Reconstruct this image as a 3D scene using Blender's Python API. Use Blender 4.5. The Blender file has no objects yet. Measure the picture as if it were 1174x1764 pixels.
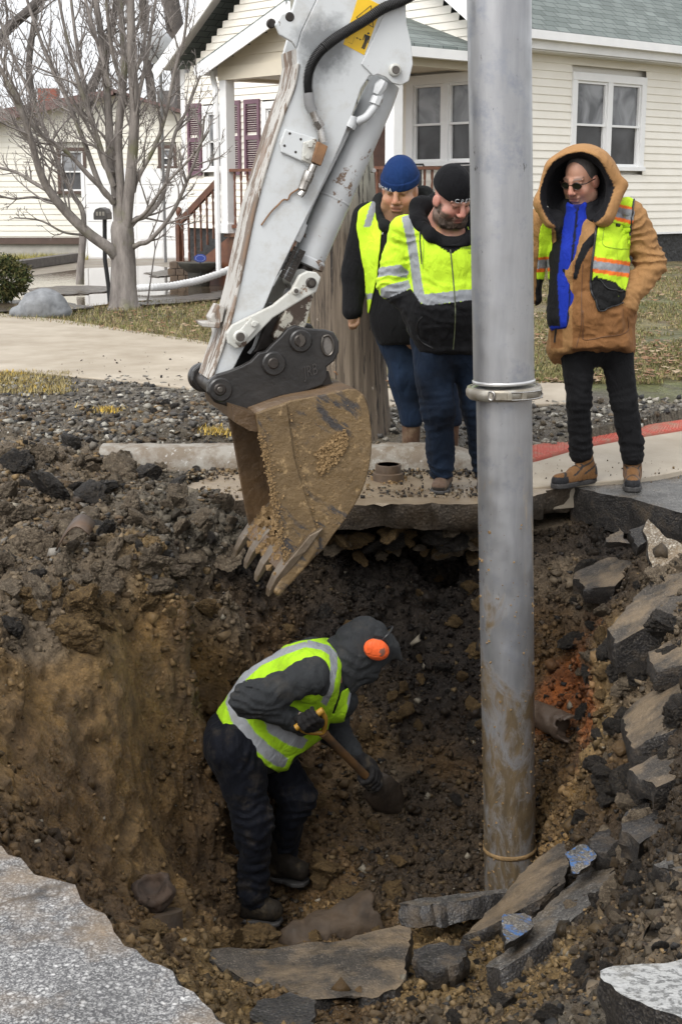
import bpy, bmesh, math, random
import numpy as np
from mathutils import Vector, Matrix, Euler

random.seed(7)
RNG = np.random.default_rng(11)
SC = bpy.context.scene
COL = SC.collection

# ------------------------------------------------------------------ camera
FPX, PITCH, CAMZ = 2450.0, math.radians(12.7), 1.6
cd = bpy.data.cameras.new("camera")
cam = bpy.data.objects.new("camera", cd)
COL.objects.link(cam)
cam.location = (0, 0, CAMZ)
cam.rotation_euler = (math.radians(90) - PITCH, 0, 0)
cd.sensor_fit = 'VERTICAL'
cd.sensor_height = 36.0
cd.sensor_width = 24.0
cd.lens = 36.0 * FPX / 1764.0
cd.clip_start = 0.05
cd.clip_end = 2000
SC.camera = cam

# ------------------------------------------------------------------ sky and sun (overcast winter day)
SUN_EL, SUN_AZ = math.radians(48), math.radians(215)     # compass-like: 0 = +Y, clockwise
w = bpy.data.worlds.new("World"); SC.world = w; w.use_nodes = True
nt = w.node_tree
bg = nt.nodes["Background"]
sky = nt.nodes.new("ShaderNodeTexSky"); sky.sky_type = 'NISHITA'
sky.sun_disc = False; sky.sun_elevation = SUN_EL; sky.sun_rotation = SUN_AZ
sky.dust_density = 4.0; sky.air_density = 1.0
hs = nt.nodes.new("ShaderNodeHueSaturation"); hs.inputs['Saturation'].default_value = 0.16
nt.links.new(sky.outputs[0], hs.inputs['Color'])
ov = nt.nodes.new("ShaderNodeMix"); ov.data_type = 'RGBA'; ov.inputs[0].default_value = .7      # cloud deck evens the sky out
nt.links.new(hs.outputs[0], ov.inputs[6]); ov.inputs[7].default_value = (2.55, 2.6, 2.7, 1)
nt.links.new(ov.outputs[2], bg.inputs['Color'])
bg.inputs['Strength'].default_value = 0.15
sd = bpy.data.lights.new("sun", 'SUN'); sd.energy = 0.6; sd.angle = math.radians(30); sd.color = (1, .97, .93)
so = bpy.data.objects.new("sun", sd); COL.objects.link(so)
_dir = Vector((math.sin(SUN_AZ)*math.cos(SUN_EL), math.cos(SUN_AZ)*math.cos(SUN_EL), math.sin(SUN_EL)))
so.rotation_euler = _dir.to_track_quat('Z', 'Y').to_euler()
so.location = (0, 0, 30)
SC.view_settings.view_transform = 'Standard'
SC.view_settings.look = 'None'
SC.view_settings.exposure = 1.56
SC.view_settings.gamma = 1.0
SC.cycles.max_bounces = 6
SC.cycles.use_denoising = True

# ------------------------------------------------------------------ points of the place, from sight lines
CP, SP = math.cos(PITCH), math.sin(PITCH)
def ray(px, py):
    u = (px-587.0)/FPX; v = (882.0-py)/FPX
    return np.array([u, CP+v*SP, -SP+v*CP])
CAMP = np.array([0, 0, CAMZ])
def PD(px, py, D):
    r = ray(px, py); return CAMP + r*(D/r[1])
def PZ(px, py, z):
    r = ray(px, py); return CAMP + r*((z-CAMZ)/r[2])
def PPL(px, py, o, n):
    r = ray(px, py); return CAMP + r*(np.dot(np.asarray(o)-CAMP, n)/np.dot(r, n))
def PXM(D, z):                                  # pixels per metre there
    return FPX/(D*CP + (CAMZ-z)*SP)

# ------------------------------------------------------------------ noise in numpy
def _hash(ix, iy, iz, s):
    h = (ix.astype(np.uint32)*np.uint32(374761393) + iy.astype(np.uint32)*np.uint32(668265263)
         + iz.astype(np.uint32)*np.uint32(2147483647) + np.uint32(s)*np.uint32(1274126177))
    h = (h ^ (h >> np.uint32(13)))*np.uint32(1274126177)
    h = (h ^ (h >> np.uint32(16)))*np.uint32(2246822519)
    return ((h ^ (h >> np.uint32(15))) & np.uint32(0xffffff)).astype(np.float32)/np.float32(0xffffff)
def vnoise(P, s=0):
    P = np.asarray(P, dtype=np.float32)
    i = np.floor(P); f = P-i; i = i.astype(np.int64)
    f = f*f*f*(f*(f*6-15)+10)
    x, y, z = i[..., 0], i[..., 1], i[..., 2]; fx, fy, fz = f[..., 0], f[..., 1], f[..., 2]
    def H(a, b, c): return _hash(x+a, y+b, z+c, s)
    r00 = H(0,0,0)*(1-fx)+H(1,0,0)*fx; r10 = H(0,1,0)*(1-fx)+H(1,1,0)*fx
    r01 = H(0,0,1)*(1-fx)+H(1,0,1)*fx; r11 = H(0,1,1)*(1-fx)+H(1,1,1)*fx
    return ((r00*(1-fy)+r10*fy)*(1-fz)+(r01*(1-fy)+r11*fy)*fz)*2-1
def fbm(P, oct=4, s=0, gain=.5, lac=2.03):
    P = np.asarray(P, dtype=np.float32); a = 1.; r = 0; n = 0
    for k in range(oct):
        r = r + a*vnoise(P, s+k*17); n += a; a *= gain; P = P*lac+1.7
    return r/n
def ridged(P, oct=3, s=0):
    P = np.asarray(P, dtype=np.float32); a = 1.; r = 0; n = 0
    for k in range(oct):
        r = r + a*(1-2*np.abs(vnoise(P, s+k*31))); n += a; a *= .5; P = P*2.1+3.1
    return r/n
def worley(P, s=0):
    P = np.asarray(P, dtype=np.float32); i = np.floor(P).astype(np.int64); f = P-i; d1 = np.full(len(P), 9., np.float32); d2 = d1.copy()
    for a in (-1, 0, 1):
        for b in (-1, 0, 1):
            for c in (-1, 0, 1):
                x, y, z = i[:, 0]+a, i[:, 1]+b, i[:, 2]+c
                d = (a+_hash(x, y, z, s)-f[:, 0])**2+(b+_hash(x, y, z, s+7)-f[:, 1])**2+(c+_hash(x, y, z, s+13)-f[:, 2])**2
                d2 = np.minimum(d2, np.maximum(d1, d)); d1 = np.minimum(d1, d)
    return np.sqrt(d1), np.sqrt(d2)
def sstep(a, b, x):
    t = np.clip((x-a)/(b-a), 0, 1); return t*t*(3-2*t)
def nrm(v):
    v = np.asarray(v, float); return v/np.linalg.norm(v)

# ------------------------------------------------------------------ objects
def tag(o, label=None, cat=None, group=None, kind=None):
    if label: o['label'] = label
    if cat: o['category'] = cat
    if group: o['group'] = group
    if kind: o['kind'] = kind
    return o
ROOTLOC = {}
def empty(name, loc, label=None, cat=None, group=None, rotz=0):
    o = bpy.data.objects.new(name, None); COL.objects.link(o)
    o.location = tuple(float(a) for a in loc); o.rotation_euler = (0, 0, rotz); o.empty_display_size = .2
    tag(o, label, cat, group); return o
def base_of(o):
    p = np.zeros(3)
    while o is not None:
        p = p + np.array(o.location); o = o.parent
    return p
def mk(name, V, F, m, parent=None, smooth=False, col=None, mids=None, local=False):
    """one mesh object; V in world coordinates unless local"""
    V = np.asarray(V, dtype=np.float64).reshape(-1, 3)
    if parent is not None and not local: V = V - base_of(parent)
    me = bpy.data.meshes.new(name)
    if isinstance(F, np.ndarray):
        k = F.shape[1]
        me.vertices.add(len(V)); me.vertices.foreach_set("co", V.astype(np.float32).ravel())
        me.loops.add(F.size); me.loops.foreach_set("vertex_index", F.astype(np.int32).ravel())
        me.polygons.add(len(F))
        me.polygons.foreach_set("loop_start", np.arange(0, F.size, k, dtype=np.int32))
        me.update(calc_edges=True)
    else:
        me.from_pydata([tuple(v) for v in V], [], [tuple(int(i) for i in f) for f in F])
    me.validate(clean_customdata=False)
    ms = m if isinstance(m, (list, tuple)) else [m]
    for q in ms: me.materials.append(q)
    if mids is not None: me.polygons.foreach_set("material_index", np.asarray(mids, dtype=np.int32))
    if smooth: me.polygons.foreach_set("use_smooth", np.ones(len(me.polygons), dtype=bool))
    if col is not None:
        c = np.ones((len(V), 4), dtype=np.float32); c[:, :3] = np.asarray(col)[:, :3]
        a = me.attributes.new("Col", 'FLOAT_COLOR', 'POINT'); a.data.foreach_set("color", c.ravel())
    me.update()
    o = bpy.data.objects.new(name, me); COL.objects.link(o)
    if parent is not None: o.parent = parent
    return o
def bevel(o, wd=.004, seg=2, ang=35):
    b = o.modifiers.new("bevel", 'BEVEL'); b.width = wd; b.segments = seg; b.limit_method = 'ANGLE'; b.angle_limit = math.radians(ang)
    b.harden_normals = False
    return o
def autosmooth(o, ang=40):
    me = o.data
    me.polygons.foreach_set("use_smooth", np.ones(len(me.polygons), dtype=bool))
    try: me.set_sharp_from_angle(angle=math.radians(ang))
    except Exception: pass
    return o

class MB:
    def __init__(s): s.V = []; s.F = []; s.M = []
    def add(s, V, F, mi=0):
        n = len(s.V); s.V += [tuple(float(c) for c in v) for v in V]
        for f in F: s.F.append(tuple(n+int(i) for i in f)); s.M.append(mi)
        return s
    def box(s, c, size, R=None, mi=0):
        c = np.asarray(c, float); h = np.asarray(size, float)/2
        P = np.array([[x, y, z] for x in (-1, 1) for y in (-1, 1) for z in (-1, 1)])*h
        if R is not None: P = P @ np.asarray(R).T
        return s.add(P+c, [(0,1,3,2),(4,6,7,5),(0,4,5,1),(2,3,7,6),(0,2,6,4),(1,5,7,3)], mi)
    def b2(s, lo, hi, mi=0):
        lo = np.asarray(lo, float); hi = np.asarray(hi, float); return s.box((lo+hi)/2, hi-lo, None, mi)
    def bar(s, a, b, wd, ht, up=(0,0,1), mi=0):
        a = np.asarray(a, float); b = np.asarray(b, float); d = b-a; L = np.linalg.norm(d); d = d/L
        x = np.cross(d, up)
        if np.linalg.norm(x) < 1e-6: x = np.cross(d, (1, 0, 0))
        x = nrm(x); z = np.cross(x, d)
        return s.box((a+b)/2, (wd, L, ht), np.array([x, d, z]).T, mi)
    def prism(s, pts, ext, mi=0, mi_side=None, cap0=True):
        """polygon of 3-D points extruded by vector ext"""
        P = [np.asarray(p, float) for p in pts]; n = len(P); e = np.asarray(ext, float)
        nn = np.zeros(3)
        for i in range(n): nn += np.cross(P[i], P[(i+1) % n])
        if np.dot(nn, e) > 0: P = P[::-1]
        V = P+[p+e for p in P]
        if cap0: s.add(V, [tuple(range(n))], mi)
        else: s.add(V, [], mi)
        b = len(s.V)-2*n
        s.F.append(tuple(b+n+i for i in range(n-1, -1, -1))); s.M.append(mi)
        for i in range(n):
            j = (i+1) % n
            s.F.append((b+j, b+i, b+n+i, b+n+j)); s.M.append(mi if mi_side is None else mi_side)
        return s
    def tube(s, path, r, seg=10, caps=True, mi=0, up=None):
        P = np.asarray(path, float); n = len(P)
        R = np.full(n, float(r)) if np.isscalar(r) else np.asarray(r, float)
        T = np.zeros_like(P); T[1:-1] = P[2:]-P[:-2]; T[0] = P[1]-P[0]; T[-1] = P[-1]-P[-2]
        T /= np.maximum(np.linalg.norm(T, axis=1), 1e-9)[:, None]
        x = np.cross(T[0], (0, 0, 1) if abs(T[0][2]) < .9 else (1, 0, 0)); x = nrm(x)
        V = []
        for i in range(n):
            x = x-T[i]*np.dot(x, T[i]); x = nrm(x); y = np.cross(T[i], x)
            for k in range(seg):
                a = 2*math.pi*k/seg; V.append(P[i]+R[i]*(math.cos(a)*x+math.sin(a)*y))
        F = [(i*seg+k, i*seg+(k+1) % seg, (i+1)*seg+(k+1) % seg, (i+1)*seg+k) for i in range(n-1) for k in range(seg)]
        if caps: F += [tuple(range(seg-1, -1, -1)), tuple((n-1)*seg+k for k in range(seg))]
        return s.add(V, F, mi)
    def cyl(s, a, b, r, seg=24, mi=0, r2=None):
        return s.tube([a, b], [r, r if r2 is None else r2], seg, True, mi)
    def obj(s, name, m, parent=None, smooth=None, local=False, bev=None):
        o = mk(name, s.V, s.F, m, parent, False, None, s.M, local)
        if smooth: autosmooth(o, smooth)
        if bev: bevel(o, bev)
        return o

# ------------------------------------------------------------------ materials
MATS = {}
class NT:
    def __init__(s, name):
        s.m = bpy.data.materials.new(name); s.m.use_nodes = True; s.t = s.m.node_tree
        s.b = s.t.nodes["Principled BSDF"]; s.co = None
    def n(s, ty, **kw):
        x = s.t.nodes.new(ty)
        for k, v in kw.items(): setattr(x, k, v)
        return x
    def l(s, a, b): s.t.links.new(a, b)
    def coord(s, kind='Object'):
        t = s.n("ShaderNodeTexCoord"); return t.outputs[kind]
    def map(s, src, scale=(1,1,1), rot=(0,0,0), loc=(0,0,0)):
        m = s.n("ShaderNodeMapping"); s.l(src, m.inputs[0]); m.inputs['Scale'].default_value = scale
        m.inputs['Rotation'].default_value = rot; m.inputs['Location'].default_value = loc; return m.outputs[0]
    def noise(s, src, scale, detail=4, rough=.55, dist=0):
        t = s.n("ShaderNodeTexNoise"); s.l(src, t.inputs['Vector']); t.inputs['Scale'].default_value = scale
        t.inputs['Detail'].default_value = detail; t.inputs['Roughness'].default_value = rough; t.inputs['Distortion'].default_value = dist
        return t.outputs['Fac']
    def vor(s, src, scale, out='Distance', feat='F1', rnd=1):
        t = s.n("ShaderNodeTexVoronoi"); t.feature = feat; s.l(src, t.inputs['Vector']); t.inputs['Scale'].default_value = scale
        t.inputs['Randomness'].default_value = rnd; return t.outputs[out]
    def ramp(s, fac, stops, interp='LINEAR'):
        r = s.n("ShaderNodeValToRGB"); r.color_ramp.interpolation = interp; s.l(fac, r.inputs[0])
        e = r.color_ramp.elements
        while len(e) < len(stops): e.new(.5)
        for q, (p, c) in zip(e, stops):
            q.position = p; q.color = (c, c, c, 1) if np.isscalar(c) else (c[0], c[1], c[2], 1)
        return r.outputs[0]
    def mix(s, fac, a, b, mode='MIX'):
        x = s.n("ShaderNodeMix", data_type='RGBA', blend_type=mode)
        for sock, v in ((x.inputs[0], fac), (x.inputs[6], a), (x.inputs[7], b)):
            if hasattr(v, 'links') or isinstance(v, bpy.types.NodeSocket): s.l(v, sock)
            elif np.isscalar(v): sock.default_value = v
            else: sock.default_value = (v[0], v[1], v[2], 1)
        return x.outputs[2]
    def math(s, op, a, b=0.):
        x = s.n("ShaderNodeMath", operation=op)
        for sock, v in ((x.inputs[0], a), (x.inputs[1], b)):
            if isinstance(v, bpy.types.NodeSocket): s.l(v, sock)
            else: sock.default_value = v
        return x.outputs[0]
    def attr(s, nm='Col'):
        a = s.n("ShaderNodeAttribute"); a.attribute_name = nm; return a.outputs['Color']
    def set(s, **kw):
        for k, v in kw.items():
            sock = s.b.inputs[k]
            if isinstance(v, bpy.types.NodeSocket): s.l(v, sock)
            elif np.isscalar(v): sock.default_value = v
            else: sock.default_value = (v[0], v[1], v[2], 1)[:len(sock.default_value)]
        return s
    def bump(s, h, strength=.5, dist=.01, nxt=None):
        b = s.n("ShaderNodeBump"); b.inputs['Strength'].default_value = strength; b.inputs['Distance'].default_value = dist
        s.l(h, b.inputs['Height'])
        if nxt is not None: s.l(nxt, b.inputs['Normal'])
        return b.outputs[0]

def simple(name, c1, c2=None, scale=8, rough=.6, bump=.2, bscale=60, bdist=.004, metal=0, spec=.5, det=5):
    if name in MATS: return MATS[name]
    q = NT(name); co = q.coord()
    if c2 is None: c2 = tuple(a*.72 for a in c1)
    f = q.ramp(q.noise(co, scale, det, .6), [(.3, c2), (.7, c1)])
    q.set(**{'Base Color': f, 'Roughness': q.ramp(q.noise(co, scale*2.3, 3), [(.2, max(0, rough-.12)), (.8, min(1, rough+.1))]),
             'Metallic': metal, 'Specular IOR Level': spec})
    if bump: q.set(Normal=q.bump(q.noise(co, bscale, 4), bump, bdist))
    MATS[name] = q.m; return q.m
def cloth(name, rough=.85, bscale=420, bump=.35, dirt=0., dirtcol=(.2, .14, .08), coarse=14):
    """cloth whose colour is the garment's own dye pattern (attribute Col)"""
    if name in MATS: return MATS[name]
    q = NT(name); co = q.coord(); c = q.attr()
    c = q.mix(.5, c, q.ramp(q.noise(co, coarse, 5, .65), [(.25, .62), (.75, 1.0)]), 'MULTIPLY')
    if dirt:
        k = q.ramp(q.noise(co, 9, 6, .7), [(.56-dirt*.1, 0.), (.70-dirt*.1, 1.)])
        c = q.mix(q.math('MULTIPLY', k, dirt), c, dirtcol)
    b1 = q.bump(q.noise(co, bscale, 2), bump, .0015)
    b2 = q.bump(q.noise(q.map(co, (1, 1, .55)), 17, 4, .55, 1.2), .6, .022, b1)
    q.set(**{'Base Color': c, 'Roughness': rough, 'Normal': b2, 'Sheen Weight': .02, 'Specular IOR Level': .16})
    MATS[name] = q.m; return q.m

# ------------------------------------------------------------------ distance fields -> one continuous surface
class Field:
    def __init__(s, xs, ys, zs):
        s.xs, s.ys, s.zs = [np.asarray(a, np.float32) for a in (xs, ys, zs)]
        s.P = np.stack(np.meshgrid(s.xs, s.ys, s.zs, indexing='ij'), -1)
        s.f = np.full(s.P.shape[:3], 9., np.float32)
    def _box(s, lo, hi):
        r = []
        for ax, l, h in zip((s.xs, s.ys, s.zs), lo, hi):
            r.append(slice(max(0, int(np.searchsorted(ax, l))-1), min(len(ax), int(np.searchsorted(ax, h))+2)))
        return tuple(r)
    def _cone(s, B, a, b, r1, r2, flat):
        a = np.asarray(a, np.float32); b = np.asarray(b, np.float32); ba = b-a; L2 = float(np.dot(ba, ba))+1e-9; pa = s.P[B]-a
        t = np.clip((pa@ba)/L2, 0, 1)[..., None]; d = pa-t*ba
        if flat is not None:
            n = np.asarray(nrm(flat[0]), np.float32); d = d + n*((d@n)[..., None])*(1/flat[1]-1)
        return np.linalg.norm(d, axis=-1)-(r1+(r2-r1)*t[..., 0])
    def _ell(s, B, c, r, R):
        p = s.P[B]-np.asarray(c, np.float32)
        if R is not None: p = p@np.asarray(R, np.float32)
        r = np.asarray(r, np.float32); k0 = np.linalg.norm(p/r, axis=-1); k1 = np.linalg.norm(p/(r*r), axis=-1)+1e-9
        return k0*(k0-1)/k1
    def _u(s, B, d, k):
        f = s.f[B]
        if k <= 0: s.f[B] = np.minimum(f, d)
        else:
            h = np.clip(.5+.5*(f-d)/k, 0, 1); s.f[B] = f*(1-h)+d*h-k*h*(1-h)
        return s
    def _c(s, B, d, k):
        d = -d; f = s.f[B]
        if k <= 0: s.f[B] = np.maximum(f, d)
        else:
            h = np.clip(.5-.5*(f-d)/k, 0, 1); s.f[B] = f*(1-h)+d*h+k*h*(1-h)
        return s
    def uc(s, a, b, r1, r2, k=.03, flat=None):          # union with a tapered capsule; flat = (axis, factor)
        a = np.asarray(a, float); b = np.asarray(b, float); m = max(r1, r2)*(max(1, flat[1]) if flat else 1)+k+.03
        B = s._box(np.minimum(a, b)-m, np.maximum(a, b)+m); return s._u(B, s._cone(B, a, b, r1, r2, flat), k)
    def ue(s, c, r, R=None, k=.03):                       # union with an ellipsoid; columns of R are its axes
        c = np.asarray(c, float); m = np.asarray(r, float)+k+.03
        if R is not None: m = np.full(3, max(r)+k+.03)
        B = s._box(c-m, c+m); return s._u(B, s._ell(B, c, r, R), k)
    def ce(s, c, r, R=None, k=.02):
        c = np.asarray(c, float); m = np.full(3, max(r)+k+.03); B = s._box(c-m, c+m); return s._c(B, s._ell(B, c, r, R), k)
    def cc(s, a, b, r1, r2, k=.02, flat=None):
        a = np.asarray(a, float); b = np.asarray(b, float); m = max(r1, r2)*(max(1, flat[1]) if flat else 1)+k+.03
        B = s._box(np.minimum(a, b)-m, np.maximum(a, b)+m); return s._c(B, s._cone(B, a, b, r1, r2, flat), k)
    def cp(s, p, n, k=.01):                               # cut away the side n points to
        d = (s.P-np.asarray(p, np.float32))@np.asarray(nrm(n), np.float32)
        return s._c((slice(None),)*3, -d, k)
    def ell(s, c, r, R=None): return s._ell((slice(None),)*3, c, r, R)
    def u(s, d, k=.03): return s._u((slice(None),)*3, d, k)
    def rough(s, fn, band=.03):
        m = np.abs(s.f) < band; s.f[m] += fn(s.P[m]); return s
    def mesh(s):
        f = s.f.copy()
        f[0] = np.maximum(f[0], 1e-3); f[-1] = np.maximum(f[-1], 1e-3); f[:, 0] = np.maximum(f[:, 0], 1e-3); f[:, -1] = np.maximum(f[:, -1], 1e-3)
        f[:, :, 0] = np.maximum(f[:, :, 0], 1e-3); f[:, :, -1] = np.maximum(f[:, :, -1], 1e-3)
        ins = f < 0; nx, ny, nz = f.shape
        cs = np.zeros((nx-1, ny-1, nz-1), np.int8)
        for a in (0, 1):
            for b in (0, 1):
                for c in (0, 1): cs += ins[a:nx-1+a, b:ny-1+b, c:nz-1+c]
        act = (cs > 0) & (cs < 8); idx = np.argwhere(act); n = len(idx)
        ids = np.full(act.shape, -1, np.int64); ids[act] = np.arange(n)
        acc = np.zeros((n, 3)); cnt = np.zeros(n); X, Y, Z = s.xs, s.ys, s.zs
        def pos(i): return np.stack([X[i[:, 0]], Y[i[:, 1]], Z[i[:, 2]]], -1).astype(np.float64)
        C = np.array([[a, b, c] for a in (0, 1) for b in (0, 1) for c in (0, 1)])
        for i in range(8):
            for j in range(i+1, 8):
                if np.abs(C[i]-C[j]).sum() != 1: continue
                A = idx+C[i]; B = idx+C[j]
                fa = f[A[:, 0], A[:, 1], A[:, 2]].astype(np.float64); fb = f[B[:, 0], B[:, 1], B[:, 2]].astype(np.float64)
                m = (fa < 0) != (fb < 0); t = np.where(m, fa/np.where(np.abs(fa-fb) < 1e-12, 1, fa-fb), 0)[:, None]
                acc += np.where(m[:, None], pos(A)*(1-t)+pos(B)*t, 0); cnt += m
        V = acc/cnt[:, None]; Q = []
        for ax in range(3):
            sl0 = [slice(None)]*3; sl1 = [slice(None)]*3; sl0[ax] = slice(0, -1); sl1[ax] = slice(1, None)
            ch = ins[tuple(sl0)] != ins[tuple(sl1)]
            e = np.argwhere(ch); o1, o2 = [k for k in range(3) if k != ax]
            e = e[(e[:, o1] > 0) & (e[:, o2] > 0) & (e[:, o1] < f.shape[o1]-1) & (e[:, o2] < f.shape[o2]-1)]
            if not len(e): continue
            d1 = np.zeros(3, int); d1[o1] = 1; d2 = np.zeros(3, int); d2[o2] = 1
            q = np.stack([ids[tuple((e-d1-d2).T)], ids[tuple((e-d2).T)], ids[tuple(e.T)], ids[tuple((e-d1).T)]], -1)
            flip = ins[tuple(e.T)] if ax != 1 else ~ins[tuple(e.T)]
            q[~flip] = q[~flip][:, ::-1]
            Q.append(q)
        return V, np.concatenate(Q)
def axis(lo, hi, h, fine=None):
    """grid axis; fine = list of (lo, hi, h)"""
    out = [lo]; 
    while out[-1] < hi:
        st = h
        for (a, b, hh) in (fine or []):
            if a-hh <= out[-1] <= b: st = min(st, hh)
        out.append(out[-1]+st)
    return np.array(out)
def relax(V, F, it=2, lam=.5):
    a = F[:, [0, 1, 2, 3]].ravel(); b = F[:, [1, 2, 3, 0]].ravel()
    for _ in range(it):
        s = np.zeros_like(V); c = np.zeros(len(V))
        np.add.at(s, a, V[b]); np.add.at(s, b, V[a]); np.add.at(c, a, 1); np.add.at(c, b, 1)
        V = V+lam*(s/np.maximum(c, 1)[:, None]-V)
    return V
def vnormals(V, F):
    n = np.cross(V[F[:, 2]]-V[F[:, 0]], V[F[:, 3]]-V[F[:, 1]]) if F.shape[1] == 4 else np.cross(V[F[:, 1]]-V[F[:, 0]], V[F[:, 2]]-V[F[:, 0]])
    N = np.zeros_like(V)
    for k in range(F.shape[1]): np.add.at(N, F[:, k], n)
    return N/np.maximum(np.linalg.norm(N, axis=1), 1e-12)[:, None]
def text_mesh(body, size, extrude=0.):
    """flat lettering as vertices + faces, baseline at y = 0, centred in x"""
    c = bpy.data.curves.new("letters", 'FONT'); c.body = body; c.size = size; c.align_x = 'CENTER'; c.resolution_u = 3
    c.extrude = extrude
    o = bpy.data.objects.new("letters", c); COL.objects.link(o)
    dg = bpy.context.evaluated_depsgraph_get(); dg.update()
    me = bpy.data.meshes.new_from_object(o.evaluated_get(dg))
    V = np.array([v.co[:] for v in me.vertices]).reshape(-1, 3); F = [tuple(p.vertices) for p in me.polygons]
    bpy.data.objects.remove(o); bpy.data.meshes.remove(me); bpy.data.curves.remove(c)
    return V, F
# =================================================================== GROUND
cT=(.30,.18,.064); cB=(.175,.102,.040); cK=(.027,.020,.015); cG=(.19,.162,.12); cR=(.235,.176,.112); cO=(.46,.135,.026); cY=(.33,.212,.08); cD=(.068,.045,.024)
GP = [  # sight-line x, y, distance, soil
 (0,700,9.4,cR),(150,700,9.2,cG),(300,700,9.0,cG),(0,800,7.6,cR),(150,800,7.9,cR),(300,820,8.0,cG),(100,870,7.0,cR),(300,900,7.1,cG),
 (0,900,6.6,cR),(400,900,7.1,cG),(0,980,6.0,cR),(150,1000,6.0,cR),(300,1000,6.3,cY),(400,1000,6.6,cR),(60,1060,5.6,cR),(200,1080,5.8,cY),(330,1080,6.2,cB),
 (0,1150,5.2,cT),(0,1300,4.7,cT),(0,1440,4.3,cB),(120,1200,5.5,cT),(120,1350,5.2,cB),(120,1480,4.7,cB),(250,1150,6.0,cT),(250,1300,5.8,cT),
 (250,1450,5.5,cT),(200,1550,4.9,cB),(350,1200,6.5,cT),(350,1350,6.3,cB),(340,1480,6.0,cB),(350,1570,5.75,cB),
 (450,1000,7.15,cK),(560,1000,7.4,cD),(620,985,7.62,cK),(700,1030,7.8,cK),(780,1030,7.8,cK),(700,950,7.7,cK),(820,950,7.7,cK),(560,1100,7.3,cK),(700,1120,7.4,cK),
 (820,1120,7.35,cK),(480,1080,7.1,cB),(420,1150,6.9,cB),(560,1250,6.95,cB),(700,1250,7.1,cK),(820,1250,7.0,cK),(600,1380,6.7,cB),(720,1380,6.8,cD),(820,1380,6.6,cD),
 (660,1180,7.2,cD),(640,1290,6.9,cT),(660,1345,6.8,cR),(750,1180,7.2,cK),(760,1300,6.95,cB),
 (560,1480,6.35,cB),(440,1578,6.15,cB),(500,1508,6.4,cB),(560,1560,6.0,cT),(650,1500,6.3,cD),(760,1480,6.4,cD),(870,1515,6.35,cD),(600,1600,5.7,cB),(500,1640,5.3,cT),(400,1600,5.6,cB),
 (420,1680,4.9,cY),(600,1720,4.6,cB),(760,1700,4.8,cY),(760,1620,5.3,cY),(700,1764,4.3,cR),(450,1764,4.2,cY),(900,1764,3.8,cR),(900,1680,4.3,cY),(1040,1764,3.2,cG),
 (1000,1640,4.1,cD),(1100,1600,3.9,cR),(1174,1640,3.3,cR),(1174,1500,3.9,cR),(1080,1500,4.6,cD),(960,1500,5.6,cD),(960,1600,4.9,cD),(1174,1400,4.4,cD),(1080,1400,5.2,cD),
 (980,1400,6.0,cT),(1174,1300,4.8,cD),(1060,1300,5.7,cB),(960,1300,6.6,cB),(1174,1200,5.2,cD),(1060,1200,6.0,cR),(960,1200,6.9,cO),(1000,1190,6.7,cO),(1005,1220,6.5,cO),(930,1180,7.0,cB),(1174,1100,5.7,cR),(1060,1100,6.3,cR),
 (960,1100,7.1,cB),(1040,1130,6.35,cY),(1030,1240,6.1,cY),(1174,1000,6.3,cR),(1060,1000,6.6,cD),(960,1000,7.2,cR),(1174,920,7.25,cD),(1060,920,7.5,cK),(960,912,7.6,cD),
 (930,1350,6.6,cB),(940,1430,6.4,cT)]
CX = [PD(a, b, d) for a, b, d, _ in GP]; CC = [c for *_, c in GP]
for p, c in (((-1,2.5,-.22),cB),((-.5,2.2,-.22),cB),((-1.5,3.0,-.2),cB),((-2.2,3.8,-.15),cB),((-2.6,5,-.05),cR),((.9,2.3,-.4),cG),((1.5,2.5,-.25),cG),((1.9,4,-.2),cR),((2.3,6,-.18),cR),
             ((0,2.0,-.3),cR),((-3,7,.1),cR),((-3,9,.2),cG),((3,7,-.2),cR),((3,8.2,-.2),cG),((2,8.1,-.2),cG),((1.2,8.15,-.2),cG),((.6,8.15,-.2),cD),((0,8.15,-.2),cD),((-.5,8.1,-.18),cG),
             ((3,9,.1),cG),((1.6,8.8,.1),cG),((.6,8.7,.1),cG),((-.2,8.7,.1),cG),((-1,8.8,.14),cG)):
    CX.append(np.array(p, float)); CC.append(c)
CX = np.array(CX); CC = np.array(CC)
def _K(a, b): return np.sqrt(((a[:, None, :2]-b[None, :, :2])**2).sum(-1)+.01)
_n = len(CX); _A = np.zeros((_n+3, _n+3)); _A[:_n, :_n] = _K(CX, CX)+np.eye(_n)*-.01
_A[:_n, _n] = 1; _A[:_n, _n+1:] = CX[:, :2]; _A[_n, :_n] = 1; _A[_n+1:, :_n] = CX[:, :2].T
_w = np.linalg.solve(_A, np.concatenate([CX[:, 2], np.zeros(3)]))
def pit_z(x, y):
    q = np.stack([x, y], -1).reshape(-1, 2); z = np.empty(len(q))
    for i in range(0, len(q), 60000):
        a = q[i:i+60000]; z[i:i+60000] = _K(a, CX)@_w[:_n]+_w[_n]+a@_w[_n+1:]
    return z.reshape(np.shape(x))
def far_z(x, y):
    yy = np.clip(y, 8.4, 20.)
    return .13+(yy-8.4)*(.006+.03*sstep(-.5, 2.0, x))
def ground_base(x, y):
    x = np.asarray(x, float); y = np.asarray(y, float)
    z = pit_z(np.clip(x, -3, 3), np.clip(y, 1.9, 9.2))
    k = sstep(8.5, 9.3, y); z = z*(1-k)+far_z(x, y)*k
    fl = np.where(y > 8.4, far_z(x, y), -.16)
    k = np.maximum(sstep(2.5, 3.4, np.abs(x)), 1-sstep(1.7, 2.3, y)); return z*(1-k)+fl*k

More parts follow.
